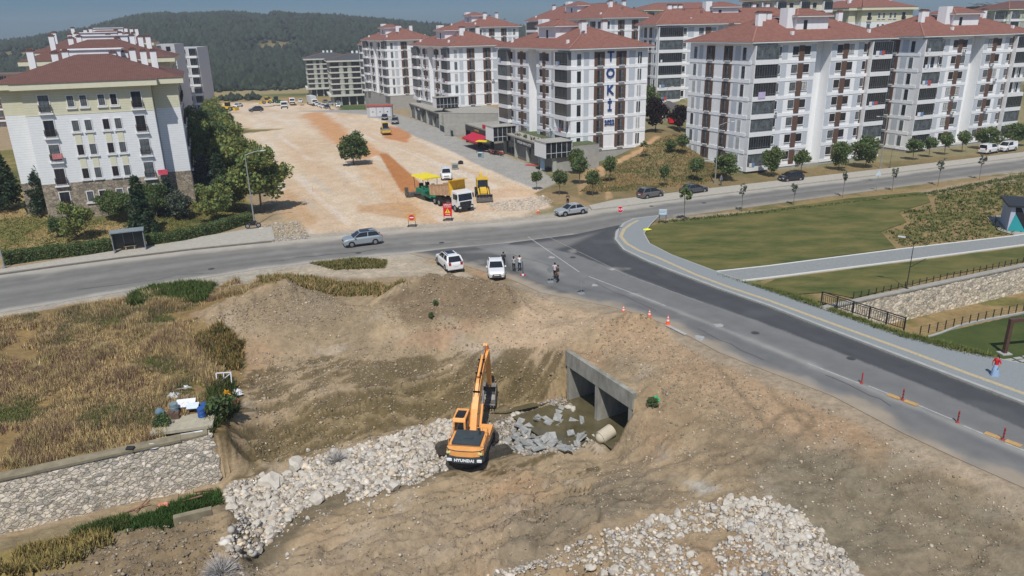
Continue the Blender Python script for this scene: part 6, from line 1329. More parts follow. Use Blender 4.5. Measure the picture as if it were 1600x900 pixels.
st_ = arm('stick', [(5.85, 6.3, .22), (6.35, 5.6, .52), (6.8, 4.2, .40), (7.15, 2.2, .26)], 0, .34, yel, ex)
k = MB(); k.cyl((6.2, 0, 6.0), (7.3, 0, 4.2), .085, None, 8, 0); k.cyl((7.3, 0, 4.2), (7.55, 0, 2.6), .05, None, 8, 1); k.beam((7.55, 0, 2.6), (7.0, 0, 2.0), .12); k.build('cylinder', [yel, rimm], st_)
k = MB(); bp = [(7.3, 2.25), (7.65, 1.7), (7.6, 1.0), (7.2, .62), (6.7, .5), (6.3, .7), (6.42, .78), (6.75, .68), (7.1, .8), (7.42, 1.1), (7.45, 1.6), (7.0, 2.05)]
k.prism(bp, 'y', -.55, .55); 
for s in (-.55, .52): k.prism([(7.3, 2.2), (7.62, 1.7), (7.58, 1.0), (7.2, .64), (6.7, .52), (6.35, .72), (6.7, 1.6)], 'y', s, s+.03)
for i in range(5): k.box(6.05, 6.4, -.5+i*.23, -.42+i*.23, .64, .72)
k.build('bucket', steel, ex)

def truck_wheels(r, xs, w, rad=.5, wd=.3):
    for x in xs:
        for s in (-1, 1): wheel(r, x, s*(w), rad, wd, s)
def at_heading(fr, re, z=0.0, off=0.0):
    a = np.array(at(*fr, z)[:2]); b = np.array(at(*re, z)[:2]); d = (a-b)/np.linalg.norm(a-b); n = np.array([-d[1], d[0]]); return a, b, d, n, math.atan2(d[1], d[0])
# tipper truck
a, b, d, n, rz = at_heading((708,330), (676,318)); c = a-d*2.6+n*1.25
tk = empty('tipper_truck', (*c, 0), rz, 'white cabbed tipper truck with yellow body backed up to the green paver', 'truck')
tan_ = mat('dusty tan tipper body', (.50,.33,.20), .75, .2, 1.5); yo = mat('tipper yellow orange', (.72,.42,.03), .55, .1, 1.5)
k = MB(); k.prism([(2.2, .75), (4.0, .75), (4.05, 1.5), (3.85, 2.75), (2.3, 2.9), (2.2, 2.7)], 'y', -1.22, 1.22); cab_ = k.build('cab', P_white, tk, bevel=.06)
k = MB(); k.add([(4.06, -1.08, 1.65), (4.06, 1.08, 1.65), (3.9, 1.05, 2.55), (3.9, -1.05, 2.55)], [(0, 1, 2, 3)]); k.box(2.7, 3.7, 1.222, 1.232, 1.75, 2.5); k.box(2.7, 3.7, -1.232, -1.222, 1.75, 2.5); k.build('windscreen', cglass, cab_)
k = MB(); k.box(4.02, 4.12, -1.2, 1.2, .45, .95, 0); k.box(4.04, 4.1, -.9, .9, 1.0, 1.5, 0)
for s in (-1, 1): k.box(4.1, 4.14, s*.95-.18, s*.95+.18, .6, .8, 1); k.box(3.7, 3.95, s*1.32-.1, s*1.32+.1, 1.9, 2.5, 0)
k.build('grille', [trim, hl], cab_)
k = MB(); k.box(-4.0, 2.4, -.45, .45, .7, 1.0); k.box(.6, 1.7, -1.2, -.5, .5, 1.0); k.box(.6, 1.7, .5, 1.2, .5, 1.0); k.build('chassis', steel, tk)
truck_wheels(tk, (3.1, -1.6, -2.95), 1.22)
tilt = R(9); k = MB(); co, si = math.cos(tilt), math.sin(tilt)
def tb(x, z): X_ = x+4.2; return (-4.2+X_*co-(z-1.2)*si, 1.2+X_*si+(z-1.2)*co)
for s in (-1, 1):
    k.prism([tb(-4.3, 1.15), tb(1.9, 1.15), tb(1.9, 2.75), tb(-4.3, 2.55)], 'y', s*1.2-.05, s*1.2+.05, 0)
    for i in range(6): k.prism([tb(-4.0+i*1.1, 1.15), tb(-3.85+i*1.1, 1.15), tb(-3.85+i*1.1, 2.6), tb(-4.0+i*1.1, 2.6)], 'y', s*1.25 if s > 0 else -1.31, 1.31 if s > 0 else -1.25, 0)
    k.prism([tb(-4.3, 2.5), tb(1.9, 2.7), tb(1.9, 2.85), tb(-4.3, 2.65)], 'y', s*1.2-.09, s*1.2+.09, 0)
k.prism([tb(-4.3, 1.15), tb(1.9, 1.15), tb(1.9, 1.3), tb(-4.3, 1.3)], 'y', -1.15, 1.15, 0)
bdy = k.build('tipper_body', tan_, tk)
k = MB(); k.prism([tb(1.9, 1.1), tb(2.1, 1.1), tb(2.15, 3.1), tb(3.2, 3.2), tb(3.2, 3.32), tb(1.9, 3.25)], 'y', -1.26, 1.26); k.cyl((*[tb(1.0, 0)[0]], 0, 1.0), (tb(2.2, 1)[0], 0, tb(2.2, 2.6)[1]), .1, None, 8); k.build('headboard', yo, bdy)
k = MB(); k.prism([tb(-4.1, 1.31), tb(-.8, 1.31), tb(-.8, 2.0), tb(-2.0, 2.3), tb(-3.3, 2.1), tb(-4.1, 1.5)], 'y', -1.1, 1.1); k.build('load', mat('tan gravel load', (.42,.30,.20), .95, .2, 3, bump=.05), bdy)
# paver
grn = mat('paver green', (.02,.20,.12), .5, .12, 2); cn = mat('yellow canopy', (.75,.60,.03), .6, .08, 2)
cp = c-d*7.4; pv = empty('asphalt_paver', (*cp, 0), rz, 'green paver with yellow canopy laying an orange strip behind the tipper truck', 'paver')
for s in (-1, 1): k = MB(); k.prism([(-1.6, .1), (-1.4, 0), (1.2, 0), (1.4, .15), (1.4, .5), (1.2, .62), (-1.4, .62), (-1.6, .5)], 'y', s*1.0-.2, s*1.0+.2); k.build('track', mud, pv)
k = MB(); k.box(-1.7, 1.3, -1.15, 1.15, .6, 1.5, 0); k.box(-.2, 1.2, -1.0, 1.0, 1.5, 1.95, 0); k.build('body', grn, pv, bevel=.04)
k = MB(); k.add([(1.3, -1.0, .5), (3.0, -1.0, .5), (3.0, 1.0, .5), (1.3, 1.0, .5), (1.3, -1.6, 1.3), (3.1, -1.6, 1.2), (3.1, 1.6, 1.2), (1.3, 1.6, 1.3)], [(0, 1, 2, 3), (0, 1, 5, 4), (2, 3, 7, 6), (0, 3, 7, 4)]); k.build('hopper', grn, pv)
k = MB(); k.box(-3.0, -2.1, -2.2, 2.2, .05, .6, 0); k.beam((-2.4, -1.25, .5), (.2, -1.25, .9), .15, .2, 0); k.beam((-2.4, 1.25, .5), (.2, 1.25, .9), .15, .2, 0)
for s in (-1, 1): k.box(-2.8, -2.3, s*2.3-.2, s*2.3+.2, .2, 1.5, 0)
k.build('screed', steel, pv)
k = MB(); k.loft([[(-2.4, y, 3.2), (-2.4, y*.9, 3.4), (1.9, y*.9, 3.4), (1.9, y, 3.2)] for y in (-1.45, -.5, .5, 1.45)]); 
k.build('canopy', cn, pv)
k = MB()
for x in (-2.0, 1.0):
    for s in (-1, 1): k.beam((x, s*1.1, 1.4), (x, s*1.2, 3.2), .06)
k.box(-1.2, -.8, -.8, -.3, 1.5, 2.2); k.box(-1.2, -.8, .3, .8, 1.5, 2.2); k.beam((-.5, 0, 1.5), (-.6, 0, 2.4), .08); k.build('controls', trim, pv)
# backhoe loader
a, b, d, n, rz = at_heading((757,314.5), (752,303)); c2 = (a+b)/2
bl = empty('backhoe_loader', (*c2, 0), rz, 'yellow backhoe loader facing the camera on the works site beside the tipper truck', 'backhoe loader')
truck_wheels(bl, (-1.1,), 1.1, .72, .45); truck_wheels(bl, (1.35,), 1.0, .5, .35)
k = MB(); k.prism([(-1.7, .7), (2.0, .6), (2.1, 1.1), (2.0, 1.5), (.5, 1.75), (-1.7, 1.4)], 'y', -.5, .5); k.build('body', yel2, bl, bevel=.05)
k = MB(); k.prism([(-1.6, 1.3), (.5, 1.3), (.6, 1.7), (.25, 2.75), (-1.4, 2.75)], 'y', -.78, .78); cb = k.build('cab', cglass, bl)
k = MB(); k.box(-1.6, .45, -.88, .88, 2.75, 2.9)
for x, z in ((-1.55, 1.35), (.45, 1.6)):
    for s in (-1, 1): k.beam((x, s*.8, z), (x*.9, s*.8, 2.8), .09)
k.build('roof', yel2, cb)
k = MB()
for s in (-1, 1): k.beam((.4, s*.72, 1.5), (2.7, s*.72, .55), .16, .26)
k.build('loader_arm', yel2, bl)
k = MB(); k.prism([(2.5, .15), (3.4, .08), (3.45, .12), (2.75, .3), (2.65, .85), (3.0, 1.05), (2.9, 1.1), (2.5, .95)], 'y', -1.2, 1.2); 
for s in (-1.2, 1.16): k.prism([(2.5, .15), (3.4, .08), (3.0, 1.05), (2.5, .95)], 'y', s, s+.04)
k.build('bucket', steel, bl)
k = MB(); k.prism([(-1.7, 1.2), (-2.0, 1.0), (-2.9, 3.0), (-2.6, 3.3), (-2.4, 3.2)], 'y', -.2, .2); k.prism([(-2.75, 3.3), (-2.55, 3.1), (-3.3, 1.2), (-3.5, 1.3)], 'y', -.15, .15); k.build('backhoe_arm', yel2, bl)
k = MB(); k.prism([(-3.2, 1.35), (-3.6, 1.3), (-3.75, .7), (-3.3, .45), (-2.9, .7)], 'y', -.4, .4); k.build('backhoe_bucket', steel, bl)
# road roller
a, b, d, n, rz = at_heading((607,214), (599,205)); ro = empty('road_roller', (*((a+b)/2), 0), rz, 'yellow road roller on the fresh orange strip up the works site', 'road roller')
k = MB(); k.cyl((1.5, -1.05, .78), (1.5, 1.05, .78), .78, None, 22); k.build('drum', steel, ro)
k = MB(); k.box(.6, 2.45, -1.2, -1.06, .6, 1.1); k.box(.6, 2.45, 1.06, 1.2, .6, 1.1); k.box(2.3, 2.45, -1.2, 1.2, .6, 1.1); k.box(.5, .7, -1.2, 1.2, .6, 1.15); k.build('drum_frame', yel2, ro)
k = MB(); k.prism([(-2.7, .8), (.2, .8), (.2, 1.5), (-.9, 1.5), (-1.0, 1.75), (-2.6, 1.7)], 'y', -.8, .8); k.build('body', yel2, ro, bevel=.05)
k = MB(); k.prism([(-.9, 1.5), (.35, 1.5), (.25, 2.7), (-.85, 2.7)], 'y', -.7, .7); k.build('cab', cglass, ro); k = MB(); k.box(-1.0, .45, -.85, .85, 2.7, 2.85); k.build('roof', yel2, ro)
truck_wheels(ro, (-1.7,), 1.05, .72, .45)
# far trucks and machines
def box_truck(px, py, hd, z, boxm, cabm, label, L_=7, h_=2.6):
    x, y, _ = at(px, py, z); r = empty('box_truck', (x, y, z), hd, label, 'truck'); k = MB(); k.prism([(2.3, .7), (4.1, .7), (4.1, 1.6), (3.85, 2.7), (2.3, 2.8)], 'y', -1.2, 1.2); cb = k.build('cab', cabm, r, bevel=.05)
    k = MB(); k.add([(4.11, -1.05, 1.6), (4.11, 1.05, 1.6), (3.93, 1.0, 2.45), (3.93, -1.0, 2.45)], [(0, 1, 2, 3)]); k.box(4.08, 4.13, -1.1, 1.1, .6, 1.1); k.build('windscreen', cglass, cb)
    k = MB(); k.box(2.2-L_, 2.1, -1.25, 1.25, 1.0, 1.0+h_); k.build('cargo_box', boxm, r, bevel=.03); truck_wheels(r, (3.2, 2.9-L_), 1.2, .48); return r
zf = zat(*at(487, 163, -4)[:2])
box_truck(489, 164, R(-62), zf, mat('grey tarpaulin', (.52,.53,.52), .7, .06, 1), P_white, 'white cabbed lorry with tall grey tarpaulin body by the grey blocks', 8, 3.0)
box_truck(456, 162, R(-70), zat(*at(456, 162, -3)[:2]), mat('orange lorry body', (.60,.25,.10), .7, .1, 1), P_white, 'white cabbed lorry with low orange body at the far end of the site', 6, 1.6)
box_truck(445, 169, R(-75), zat(*at(445, 169, -1)[:2]), mat('pale lorry body', (.5,.42,.34), .7, .1, 1), P_white, 'small white lorry nearest the camera among the far vehicles', 4.5, 1.2)
def dozer(px, py, hd, z, m, label, name='wheel_loader', cat='loader'):
    x, y, _ = at(px, py, z); r = empty(name, (x, y, z), hd, label, cat); truck_wheels(r, (-1.2, 1.3), 1.1, .7, .45)
    k = MB(); k.prism([(-2.4, .7), (1.6, .7), (1.6, 1.3), (.3, 1.5), (-2.4, 1.8)], 'y', -.8, .8); k.build('body', m, r, bevel=.05); k = MB(); k.box(-.7, .6, -.7, .7, 1.5, 2.8); k.build('cab', cglass, r); k = MB(); k.box(-.8, .7, -.8, .8, 2.8, 2.95); k.build('roof', m, r)
    k = MB(); k.prism([(2.4, .1), (3.3, .1), (3.1, 1.1), (2.4, 1.0)], 'y', -1.3, 1.3); k.beam((1.0, -.6, 1.3), (2.5, -.6, .6), .2); k.beam((1.0, .6, 1.3), (2.5, .6, .6), .2); k.build('bucket', m, r); return r
dozer(417, 162, R(-150), zat(*at(417, 162, -2)[:2]), yel2, 'yellow wheel loader at the far end of the site, left of the green tractor'); dozer(432, 161, R(-30), zat(*at(432, 161, -2)[:2]), mat('tractor green', (.03,.12,.06), .5, .1), 'green tractor at the far end of the site', 'tractor', 'tractor'); dozer(357, 173, R(-10), 0, yel2, 'yellow grader parked at the far left edge of the works site', 'road_grader', 'grader')
# motorbike
x, y, _ = at(396, 357, 0); mbk = empty('motorcycle', (x, y, .08), R(20), 'motorcycle parked at the foot of the street lamp by the hedge', 'motorcycle')
for xx in (-.68, .68):
    k = MB(); k.cyl((xx, -.06, .32), (xx, .06, .32), .32, None, 16); w_ = k.build('wheel', tyre, mbk); k = MB(); k.cyl((xx, -.065, .32), (xx, .065, .32), .2, None, 12); k.build('rim', rimm, w_)
k = MB(); k.prism([(-.3, .35), (.3, .35), (.45, .75), (.2, .95), (-.15, .85), (-.4, .6)], 'y', -.14, .14); k.beam((.68, 0, .32), (.42, 0, 1.0), .08); k.beam((-.68, 0, .35), (-.1, 0, .5), .08); k.build('body', trim, mbk, bevel=.03)
k = MB(); k.box(-.75, .0, -.13, .13, .78, .88); k.build('seat', tyre, mbk, bevel=.03); k = MB(); k.beam((.4, -.36, 1.06), (.4, .36, 1.06), .04); k.ball((.52, 0, .9), .1, 0); k.build('handlebar', rimm, mbk)
# ================================================================ PEOPLE
skinm = mat('skin', (.42,.25,.17), .6, .08, 4); hairm = mat('dark hair', (.018,.014,.012), .7, .2, 8)
def person(px, py, hd, H, top, leg, label, pose='stand', skirt=None, z=None, shoe=None, lh=None):
    p = at(px, py, 0) if z is None else gp(px, py); s = H/1.72
    J = {}; E_ = []; T = {}
    def j(n, x, y, z_, r, par=None, t='top'):
        J[n] = (x, y, z_, r, t); 
        if par: E_.append((par, n))
    j('pel', 0, 0, .95, .15, None, 'leg'); j('wst', 0, 0, 1.10, .135, 'pel'); j('chs', .01, 0, 1.32, .165, 'wst'); j('sho', 0, 0, 1.44, .10, 'chs'); j('nek', .01, 0, 1.51, .055, 'sho', 'skin'); j('hd1', .02, 0, 1.60, .085, 'nek', 'skin'); j('hd2', .025, 0, 1.66, .088, 'hd1', 'skin')
    stp = {'stand': (.02, -.02), 'walk': (.32, -.30)}.get(pose, (.05, -.03))
    for sd_, nm in ((1, 'L'), (-1, 'R')):
        fx_ = stp[0] if sd_ > 0 else stp[1]
        j('hip'+nm, 0, sd_*.09, .90, .105, 'pel', 'leg'); j('kne'+nm, fx_*.62+.02, sd_*.10, .50, .068, 'hip'+nm, 'leg'); j('ank'+nm, fx_, sd_*.10, .09, .045, 'kne'+nm, 'leg'); j('toe'+nm, fx_+.16, sd_*.12, .035, .038, 'ank'+nm, 'shoe')
        j('sh'+nm, 0, sd_*.18, 1.42, .062, 'sho'); 
        if pose == 'headhand': el, wr = (.14, sd_*.36, 1.42), (.10, sd_*.18, 1.58)
        elif pose == 'hips': el, wr = (-.05, sd_*.38, 1.18), (.05, sd_*.2, 1.02)
        elif pose == 'phone': el, wr = (.08, sd_*.24, 1.16), (.26, sd_*.1, 1.22)
        elif pose == 'walk': el, wr = (-sd_*.10, sd_*.25, 1.16), (-sd_*.02+.05, sd_*.26, .92)
        else: el, wr = (-.02, sd_*.24, 1.15), (.05, sd_*.24, .90)
        j('elb'+nm, *el, .045, 'sh'+nm, 'top' if pose != 'headhand' else 'skin'); j('wri'+nm, *wr, .032, 'elb'+nm, 'skin')
        d_ = Vector(wr)-Vector(el); d_.normalize(); q = Vector(wr)+d_*.06; j('pal'+nm, *q, .036, 'wri'+nm, 'skin')
        u = Vector((1, 0, 0)) if abs(d_.x) < .8 else Vector((0, 0, 1)); sx = d_.cross(d_.cross(u)).normalized()
        for f_ in range(4): e = q+d_*(.085-.012*abs(f_-1.4))+sx*(f_-1.5)*.021+Vector((.012, 0, 0)); j('f%d%s' % (f_, nm), *e, .0085, 'pal'+nm, 'skin')
        e = q+d_*.03+sx*-.055; j('th'+nm, *e, .010, 'pal'+nm, 'skin')
    names = list(J); me = bpy.data.meshes.new('body'); me.from_pydata([tuple(c*s for c in J[n][:3]) for n in names], [(names.index(a), names.index(b)) for a, b in E_], [])
    o = bpy.data.objects.new('body', me); COL.objects.link(o); md = o.modifiers.new('s', 'SKIN'); sk2 = me.skin_vertices[0].data
    for i, n in enumerate(names): r_ = J[n][3]*s; sk2[i].radius = (r_*(1.15 if n in ('pel', 'wst', 'chs') else 1), r_*(.8 if n in ('chs', 'wst') else 1)); sk2[i].use_root = (n == 'pel')
    ss = o.modifiers.new('u', 'SUBSURF'); ss.levels = 1; ss.render_levels = 1
    dg = bpy.context.evaluated_depsgraph_get(); dg.update(); m2 = bpy.data.meshes.new_from_object(o.evaluated_get(dg)); bpy.data.objects.remove(o)
    m2.materials.clear(); shoe = shoe or trim
    for m in (top, leg, skinm, shoe): m2.materials.append(m)
    mi = {'top': 0, 'leg': 1, 'skin': 2, 'shoe': 3}; segs = [(np.array(J[a][:3])*s, np.array(J[b][:3])*s, mi[J[b][4]]) for a, b in E_]
    for f in m2.polygons:
        c = np.array(f.center); best = 1e9
        for a, b, k_ in segs:
            t = np.clip(((c-a)@(b-a))/((b-a)@(b-a)), 0, 1); dd = np.linalg.norm(c-a-t*(b-a))
            if dd < best: best = dd; f.material_index = k_
        f.use_smooth = True
    r = empty('person', p if z is None else (p[0], p[1], p[2]), R(hd), label, 'person'); b_ = bpy.data.objects.new('body', m2); COL.objects.link(b_); b_.parent = r
    k = MB(); k.ball((-.012*s, 0, 1.665*s), .098*s, 0, 12, 8, (1, .95, 1.05)); 
    if lh: k.loft([[(-.06*s+math.cos(t)*.05*s, math.sin(t)*.085*s, z_*s) for t in [i*.785 for i in range(8)]] for z_ in (1.66, 1.5, 1.36)])
    k.build('hair', hairm, r, smooth=True)
    k = MB(); k.prism([(.105*s, 1.60*s), (.135*s, 1.60*s), (.11*s, 1.66*s)], 'y', -.012, .012, 0); k.build('nose', skinm, r)
    if skirt:
        k = MB(); rings = []
        for z_, rx, ry, ox in ((1.02, .15, .13, 0), (.8, .20, .17, .0), (.45, .27, .20, -.02), (.12, .36, .22, -.05)): rings.append([(ox+math.cos(t)*rx*(1+.10*math.sin(t*5)*(1.1-z_)), math.sin(t)*ry*(1+.10*math.sin(t*5)*(1.1-z_)), z_*s) for t in [i*math.pi/12 for i in range(24)]])
        k.loft(rings, cap=False); k.build('skirt', skirt, r, smooth=True)
    return r
c_ = lambda n, *a: mat(n, a, .85, .08, 6)
person(787, 418.5, 95, 1.76, c_('black jacket', .03,.03,.035), c_('black trousers', .02,.02,.025), 'person in dark clothes standing right behind the white saloon', 'phone')
person(803, 424.5, 80, 1.68, c_('pale grey top', .45,.43,.42), c_('black trousers'), 'woman with long dark hair and pale top, left of the white shirted man', 'phone', lh=1)
person(812, 424, 100, 1.75, c_('white shirt', .72,.72,.72), c_('navy trousers', .03,.04,.06), 'man in white shirt raising both hands to his head', 'headhand')
person(867, 436.5, 60, 1.76, c_('pale pink shirt', .62,.52,.54), c_('black trousers'), 'man in pale pink shirt, farther of the two men by the round sign', 'hips')
person(871.5, 441, 200, 1.78, c_('dark brown shirt', .06,.045,.04), c_('black trousers'), 'man in dark shirt, nearer of the two men by the round sign', 'stand')
person(887, 322, -90, 1.78, c_('black jacket'), c_('black trousers'), 'person all in black standing behind the silver saloon', 'phone')
person(1126, 289.5, -60, 1.72, c_('blue grey shirt', .16,.19,.26), c_('grey trousers', .10,.11,.13), 'person in blue grey standing in the shade of the wide tree', 'stand')
person(1553, 589, 196, 1.66, c_('red blouse', .60,.02,.03), c_('light blue cloth', .30,.42,.60), 'woman in red blouse and long light blue skirt walking on the pavement', 'walk', skirt=c_('light blue cloth'), lh=1)

# ================================================================ STREET FURNITURE AND SMALL THINGS
galv = mat('galvanised steel', (.36,.37,.37), .5, .1, 3, metal=.4)
def lamp(px, py, H, label, hd=0, armL=1.6, m=None, z=None, lean=0):
    p = gp(px, py) if z is None else at(px, py, z); r = empty('street_lamp', p, R(hd), label, 'street lamp'); m = m or galv
    k = MB(); k.cyl((0, 0, -.1), (lean, 0, H), .10*H/9, .055*H/9, 10); k.cyl((0, 0, -.1), (0, 0, .12), .2, .2, 10); k.build('pole', m, r)
    k = MB(); k.cyl((lean, 0, H), (lean+armL*.6, 0, H+.35), .045*H/9+.01, None, 8); k.cyl((lean+armL*.6, 0, H+.35), (lean+armL, 0, H+.42), .04*H/9+.01, None, 8); a_ = k.build('arm', m, r)
    k = MB(); k.loft([[(x, -w_, z_), (x, w_, z_), (x, w_*.7, z_+.1), (x, -w_*.7, z_+.1)] for x, w_, z_ in ((lean+armL-.05, .06, H+.38), (lean+armL+.25, .15, H+.38), (lean+armL+.6, .1, H+.4))]); k.build('lamp_head', mat('lamp head grey', (.5,.5,.5), .5, .05), a_)
    return r
lamp(398, 352, 9.3, 'tall grey street lamp beside the light green trees, left of the works site', 25, 2.0, z=0)
lamp(7, 418, 8.5, 'grey lamp post at the left edge in front of the hedge', 160, 1.6, z=0)
lamp(1117, 287, 9.2, 'street lamp at the corner of the large white block', 20, 2.2)
lamp(1375, 263, 8.5, 'street lamp in front of the gap between the two right blocks', 200, 1.8)
lamp(1040, 190, 7, 'small lamp between the white blocks behind the bank', 20, 1.0)
pl = lamp(1416, 452, 4.6, 'slim black park lamp on the lawn beside the channel fence', 150, .8, m=metal_dk, z=0)
k = MB(); k.cyl((0, 0, 2.2), (-1.2, 0, 3.2), .03, None, 6); k.build('lower_arm', metal_dk, pl)
lamp(1390, 262, 3, 'short black post light at the gap between the right blocks', 0, .4, m=metal_dk)
# bus shelter
a = np.array(at(179, 396, .1)[:2]); b = np.array(at(228, 390, .1)[:2]); d = (b-a); Ls = float(np.linalg.norm(d)); bs = empty('bus_shelter', (*a, .1), math.atan2(d[1], d[0]), 'bus shelter with grey frame and dark glass between the two hedges', 'bus shelter')
fm_ = mat('shelter frame grey', (.22,.25,.26), .5, .1, 3)
for x in (0, Ls):
    for y_ in (0, 1.4): k = MB(); k.box(x-.05, x+.05, y_-.05, y_+.05, 0, 2.35); k.build('post', fm_, bs)
k = MB(); k.box(-.15, Ls+.15, -.2, 1.55, 2.35, 2.47); k.build('roof', mat('shelter roof', (.20,.24,.26), .4, .15, 2), bs, bevel=.02)
sg = mat('dark tinted glass', (.02,.028,.028), .15, .3, 1, spec=.5)
k = MB(); k.box(.05, Ls-.05, 1.36, 1.40, .15, 2.3); k.box(-.02, .02, .05, 1.35, .15, 2.3); k.box(Ls-.02, Ls+.02, .05, 1.35, .15, 2.3); gp_ = k.build('glass_panel', sg, bs)
for t in (.33, .66): k = MB(); k.box(Ls*t-.03, Ls*t+.03, 1.33, 1.43, .1, 2.35); k.build('mullion', fm_, bs)
k = MB(); k.box(Ls*.3, Ls*.7, .85, 1.2, .42, .47); k.box(Ls*.34, Ls*.38, .9, 1.15, 0, .42); k.box(Ls*.62, Ls*.66, .9, 1.15, 0, .42); k.build('bench', mat('bench wood', (.35,.27,.16), .8, .2, 3), bs)
# signs
redp = mat('sign red', (.62,.02,.03), .5, .05, 3); whp = mat('sign white', (.75,.75,.75), .5, .04, 3); org = mat('sign orange', (.62,.30,.10), .6, .08, 3); yp = mat('sign yellow', (.80,.58,.03), .5, .05, 3)
def disc(k, x, z, r, y0, y1, n=24, mi=0, rot=0): k.cyl((x, y0, z), (x, y1, z), r, None, n, mi)
p = at(968, 361, .13); r = empty('stop_sign', p, 0, 'red octagonal stop sign on a pole at the pavement tip', 'stop sign')
k = MB(); k.cyl((0, 0, 0), (0, 0, 2.9), .035, None, 8); k.build('pole', galv, r)
o_ = [(.42*math.cos(math.pi/8+i*math.pi/4), 2.75+.42*math.sin(math.pi/8+i*math.pi/4)) for i in range(8)]; k = MB(); k.prism(o_, 'y', -.07, -.05, 1); k.prism([(x*.92, 2.75+(z-2.75)*.92) for x, z in o_], 'y', -.075, -.0705, 0); pn = k.build('panel', [redp, whp], r); text('lettering', 'DUR', .34, whp, pn, (0, -.08, 2.75), (math.pi/2, 0, 0), .004, bold=.01)
def board(px, py, w_, h_, z0, label, front, frame, name='road_works_sign', rz=0):
    p = at(px, py, 0); r = empty(name, p, R(rz), label, 'sign'); k = MB(); k.box(-w_/2, w_/2, -.02, .02, z0, z0+h_); pn = k.build('panel', front, r)
    k = MB(); k.box(-w_/2+.04, -w_/2+.09, -.0, .05, 0, z0); k.box(w_/2-.09, w_/2-.04, 0, .05, 0, z0)
    k.box(-w_*.6, w_*.6, -.35, -.28, 0, .06); k.box(-w_*.6, w_*.6, .28, .35, 0, .06); k.box(-w_/2, -w_/2+.06, -.35, .35, 0, .06); k.box(w_/2-.06, w_/2, -.35, .35, 0, .06); k.build('stand', frame, r); return r, pn
r, pn = board(700, 344, 1.15, 1.75, .55, 'tall red warning board with yellow triangle in front of the tipper truck', redp, trim)
k = MB(); k.prism([(-.38, 1.0), (.38, 1.0), (0, 1.62)], 'y', -.03, -.021); tr_ = k.build('triangle', yp, pn); k = MB(); k.prism([(-.05, 1.2), (.05, 1.2), (.02, 1.48), (-.02, 1.48)], 'y', -.034, -.0305); k.box(-.04, .04, -.034, -.0305, 1.08, 1.15); k.build('mark', trim, tr_)
text('lettering', 'DİKKAT', .26, whp, pn, (0, -.025, 2.08), (math.pi/2, 0, 0), .004, bold=.008); text('lettering', 'YOL ÇALIŞMASI', .13, whp, pn, (0, -.025, 1.82), (math.pi/2, 0, 0), .003, bold=.005); text('lettering', 'YAVAŞ', .2, whp, pn, (0, -.025, .78), (math.pi/2, 0, 0), .003, bold=.005)
r, pn = board(644, 353, 1.05, .95, .65, 'orange board with red no entry disc at the entrance of the works site', org, trim)
k = MB(); disc(k, 0, 1.12, .36, -.028, -.021, mi=0); nd = k.build('disc', redp, pn); k = MB(); k.box(-.26, .26, -.034, -.029, 1.05, 1.19); k.build('bar', whp, nd)
p = at(1035, 349, .0); r = empty('park_sign', p, R(-8), 'pale blue information board on two posts at the lawn corner', 'sign'); k = MB(); k.cyl((-.42, 0, 0), (-.42, 0, 1.75), .035, None, 8); k.cyl((.42, 0, 0), (.42, 0, 1.75), .035, None, 8); k.build('post', metal_dk, r); k = MB(); k.box(-.5, .5, -.03, .03, 1.15, 1.85); k.box(-.4, .4, -.036, -.0305, 1.6, 1.66, 1); k.box(-.4, .25, -.036, -.0305, 1.42, 1.48, 1); k.build('panel', [mat('pale blue board', (.55,.66,.74), .5, .06, 3), mat('grey blue print', (.2,.3,.42), .5, .05)], r)
for px, py, sh, lb in ((860, 441, 0, 'round sign seen from behind, beside the two men at the road edge'), (908, 459, 1, 'triangular sign seen from behind on the side road edge')):
    r = empty('traffic_sign', at(px, py, 0), R(15), lb, 'sign'); k = MB(); k.cyl((0, 0, 0), (0, 0, 1.1), .03, None, 8); k.box(-.3, .3, -.25, .25, 0, .05); k.build('stand', galv, r); k = MB()
    if sh == 0: k.cyl((0, -.02, 1.35), (0, .02, 1.35), .34, None, 22)
    else: k.prism([(-.45, .95), (.45, .95), (0, 1.75)], 'y', -.02, .02)
    k.build('panel', mat('grey sign back', (.22,.23,.23), .6, .1, 3), r)
p = at(1369, 298, 0); r = empty('traffic_sign', p, 0, 'striped pole with a triangular sign near the road, right of the bare saplings', 'sign'); k = MB(); k.cyl((0, 0, 0), (0, 0, 3.0), .04, None, 8); k.build('pole', galv, r); k = MB(); k.prism([(-.45, 2.3), (.45, 2.3), (0, 3.05)], 'y', -.06, -.03); k.build('panel', mat('pale blue board', (.5,.5,.5)), r)
# cones and posts
orr = mat('cone orange', (.85,.13,.03), .55, .08, 4)
def cone(px, py, h, label, z=0.0):
    p = at(px, py, z); r = empty('traffic_cone', p, random.random(), label, 'traffic cone', 'traffic cones'); k = MB(); k.box(-.2, .2, -.2, .2, 0, .045); k.build('base', orr, r); k = MB()
    zs = [.045, h*.35, h*.52, h*.66, h*.8, h]; rr = lambda z_: .15*(1-(z_/h))+.025
    for i in range(5): k.cyl((0, 0, zs[i]), (0, 0, zs[i+1]), rr(zs[i]), rr(zs[i+1]), 14, i % 2)
    k.build('body', [orr, whp], r)
cone(974, 488.5, .72, 'leftmost of the three orange cones by the dirt mound'); cone(1014.5, 495.5, .75, 'middle of the three orange cones by the dirt mound'); cone(1043.5, 506.5, .88, 'rightmost and tallest of the three orange cones by the dirt mound'); cone(841, 332, .7, 'small cone on the gravel left of the silver saloon')
rdp = mat('faded red post', (.42,.05,.04), .6, .15, 4)
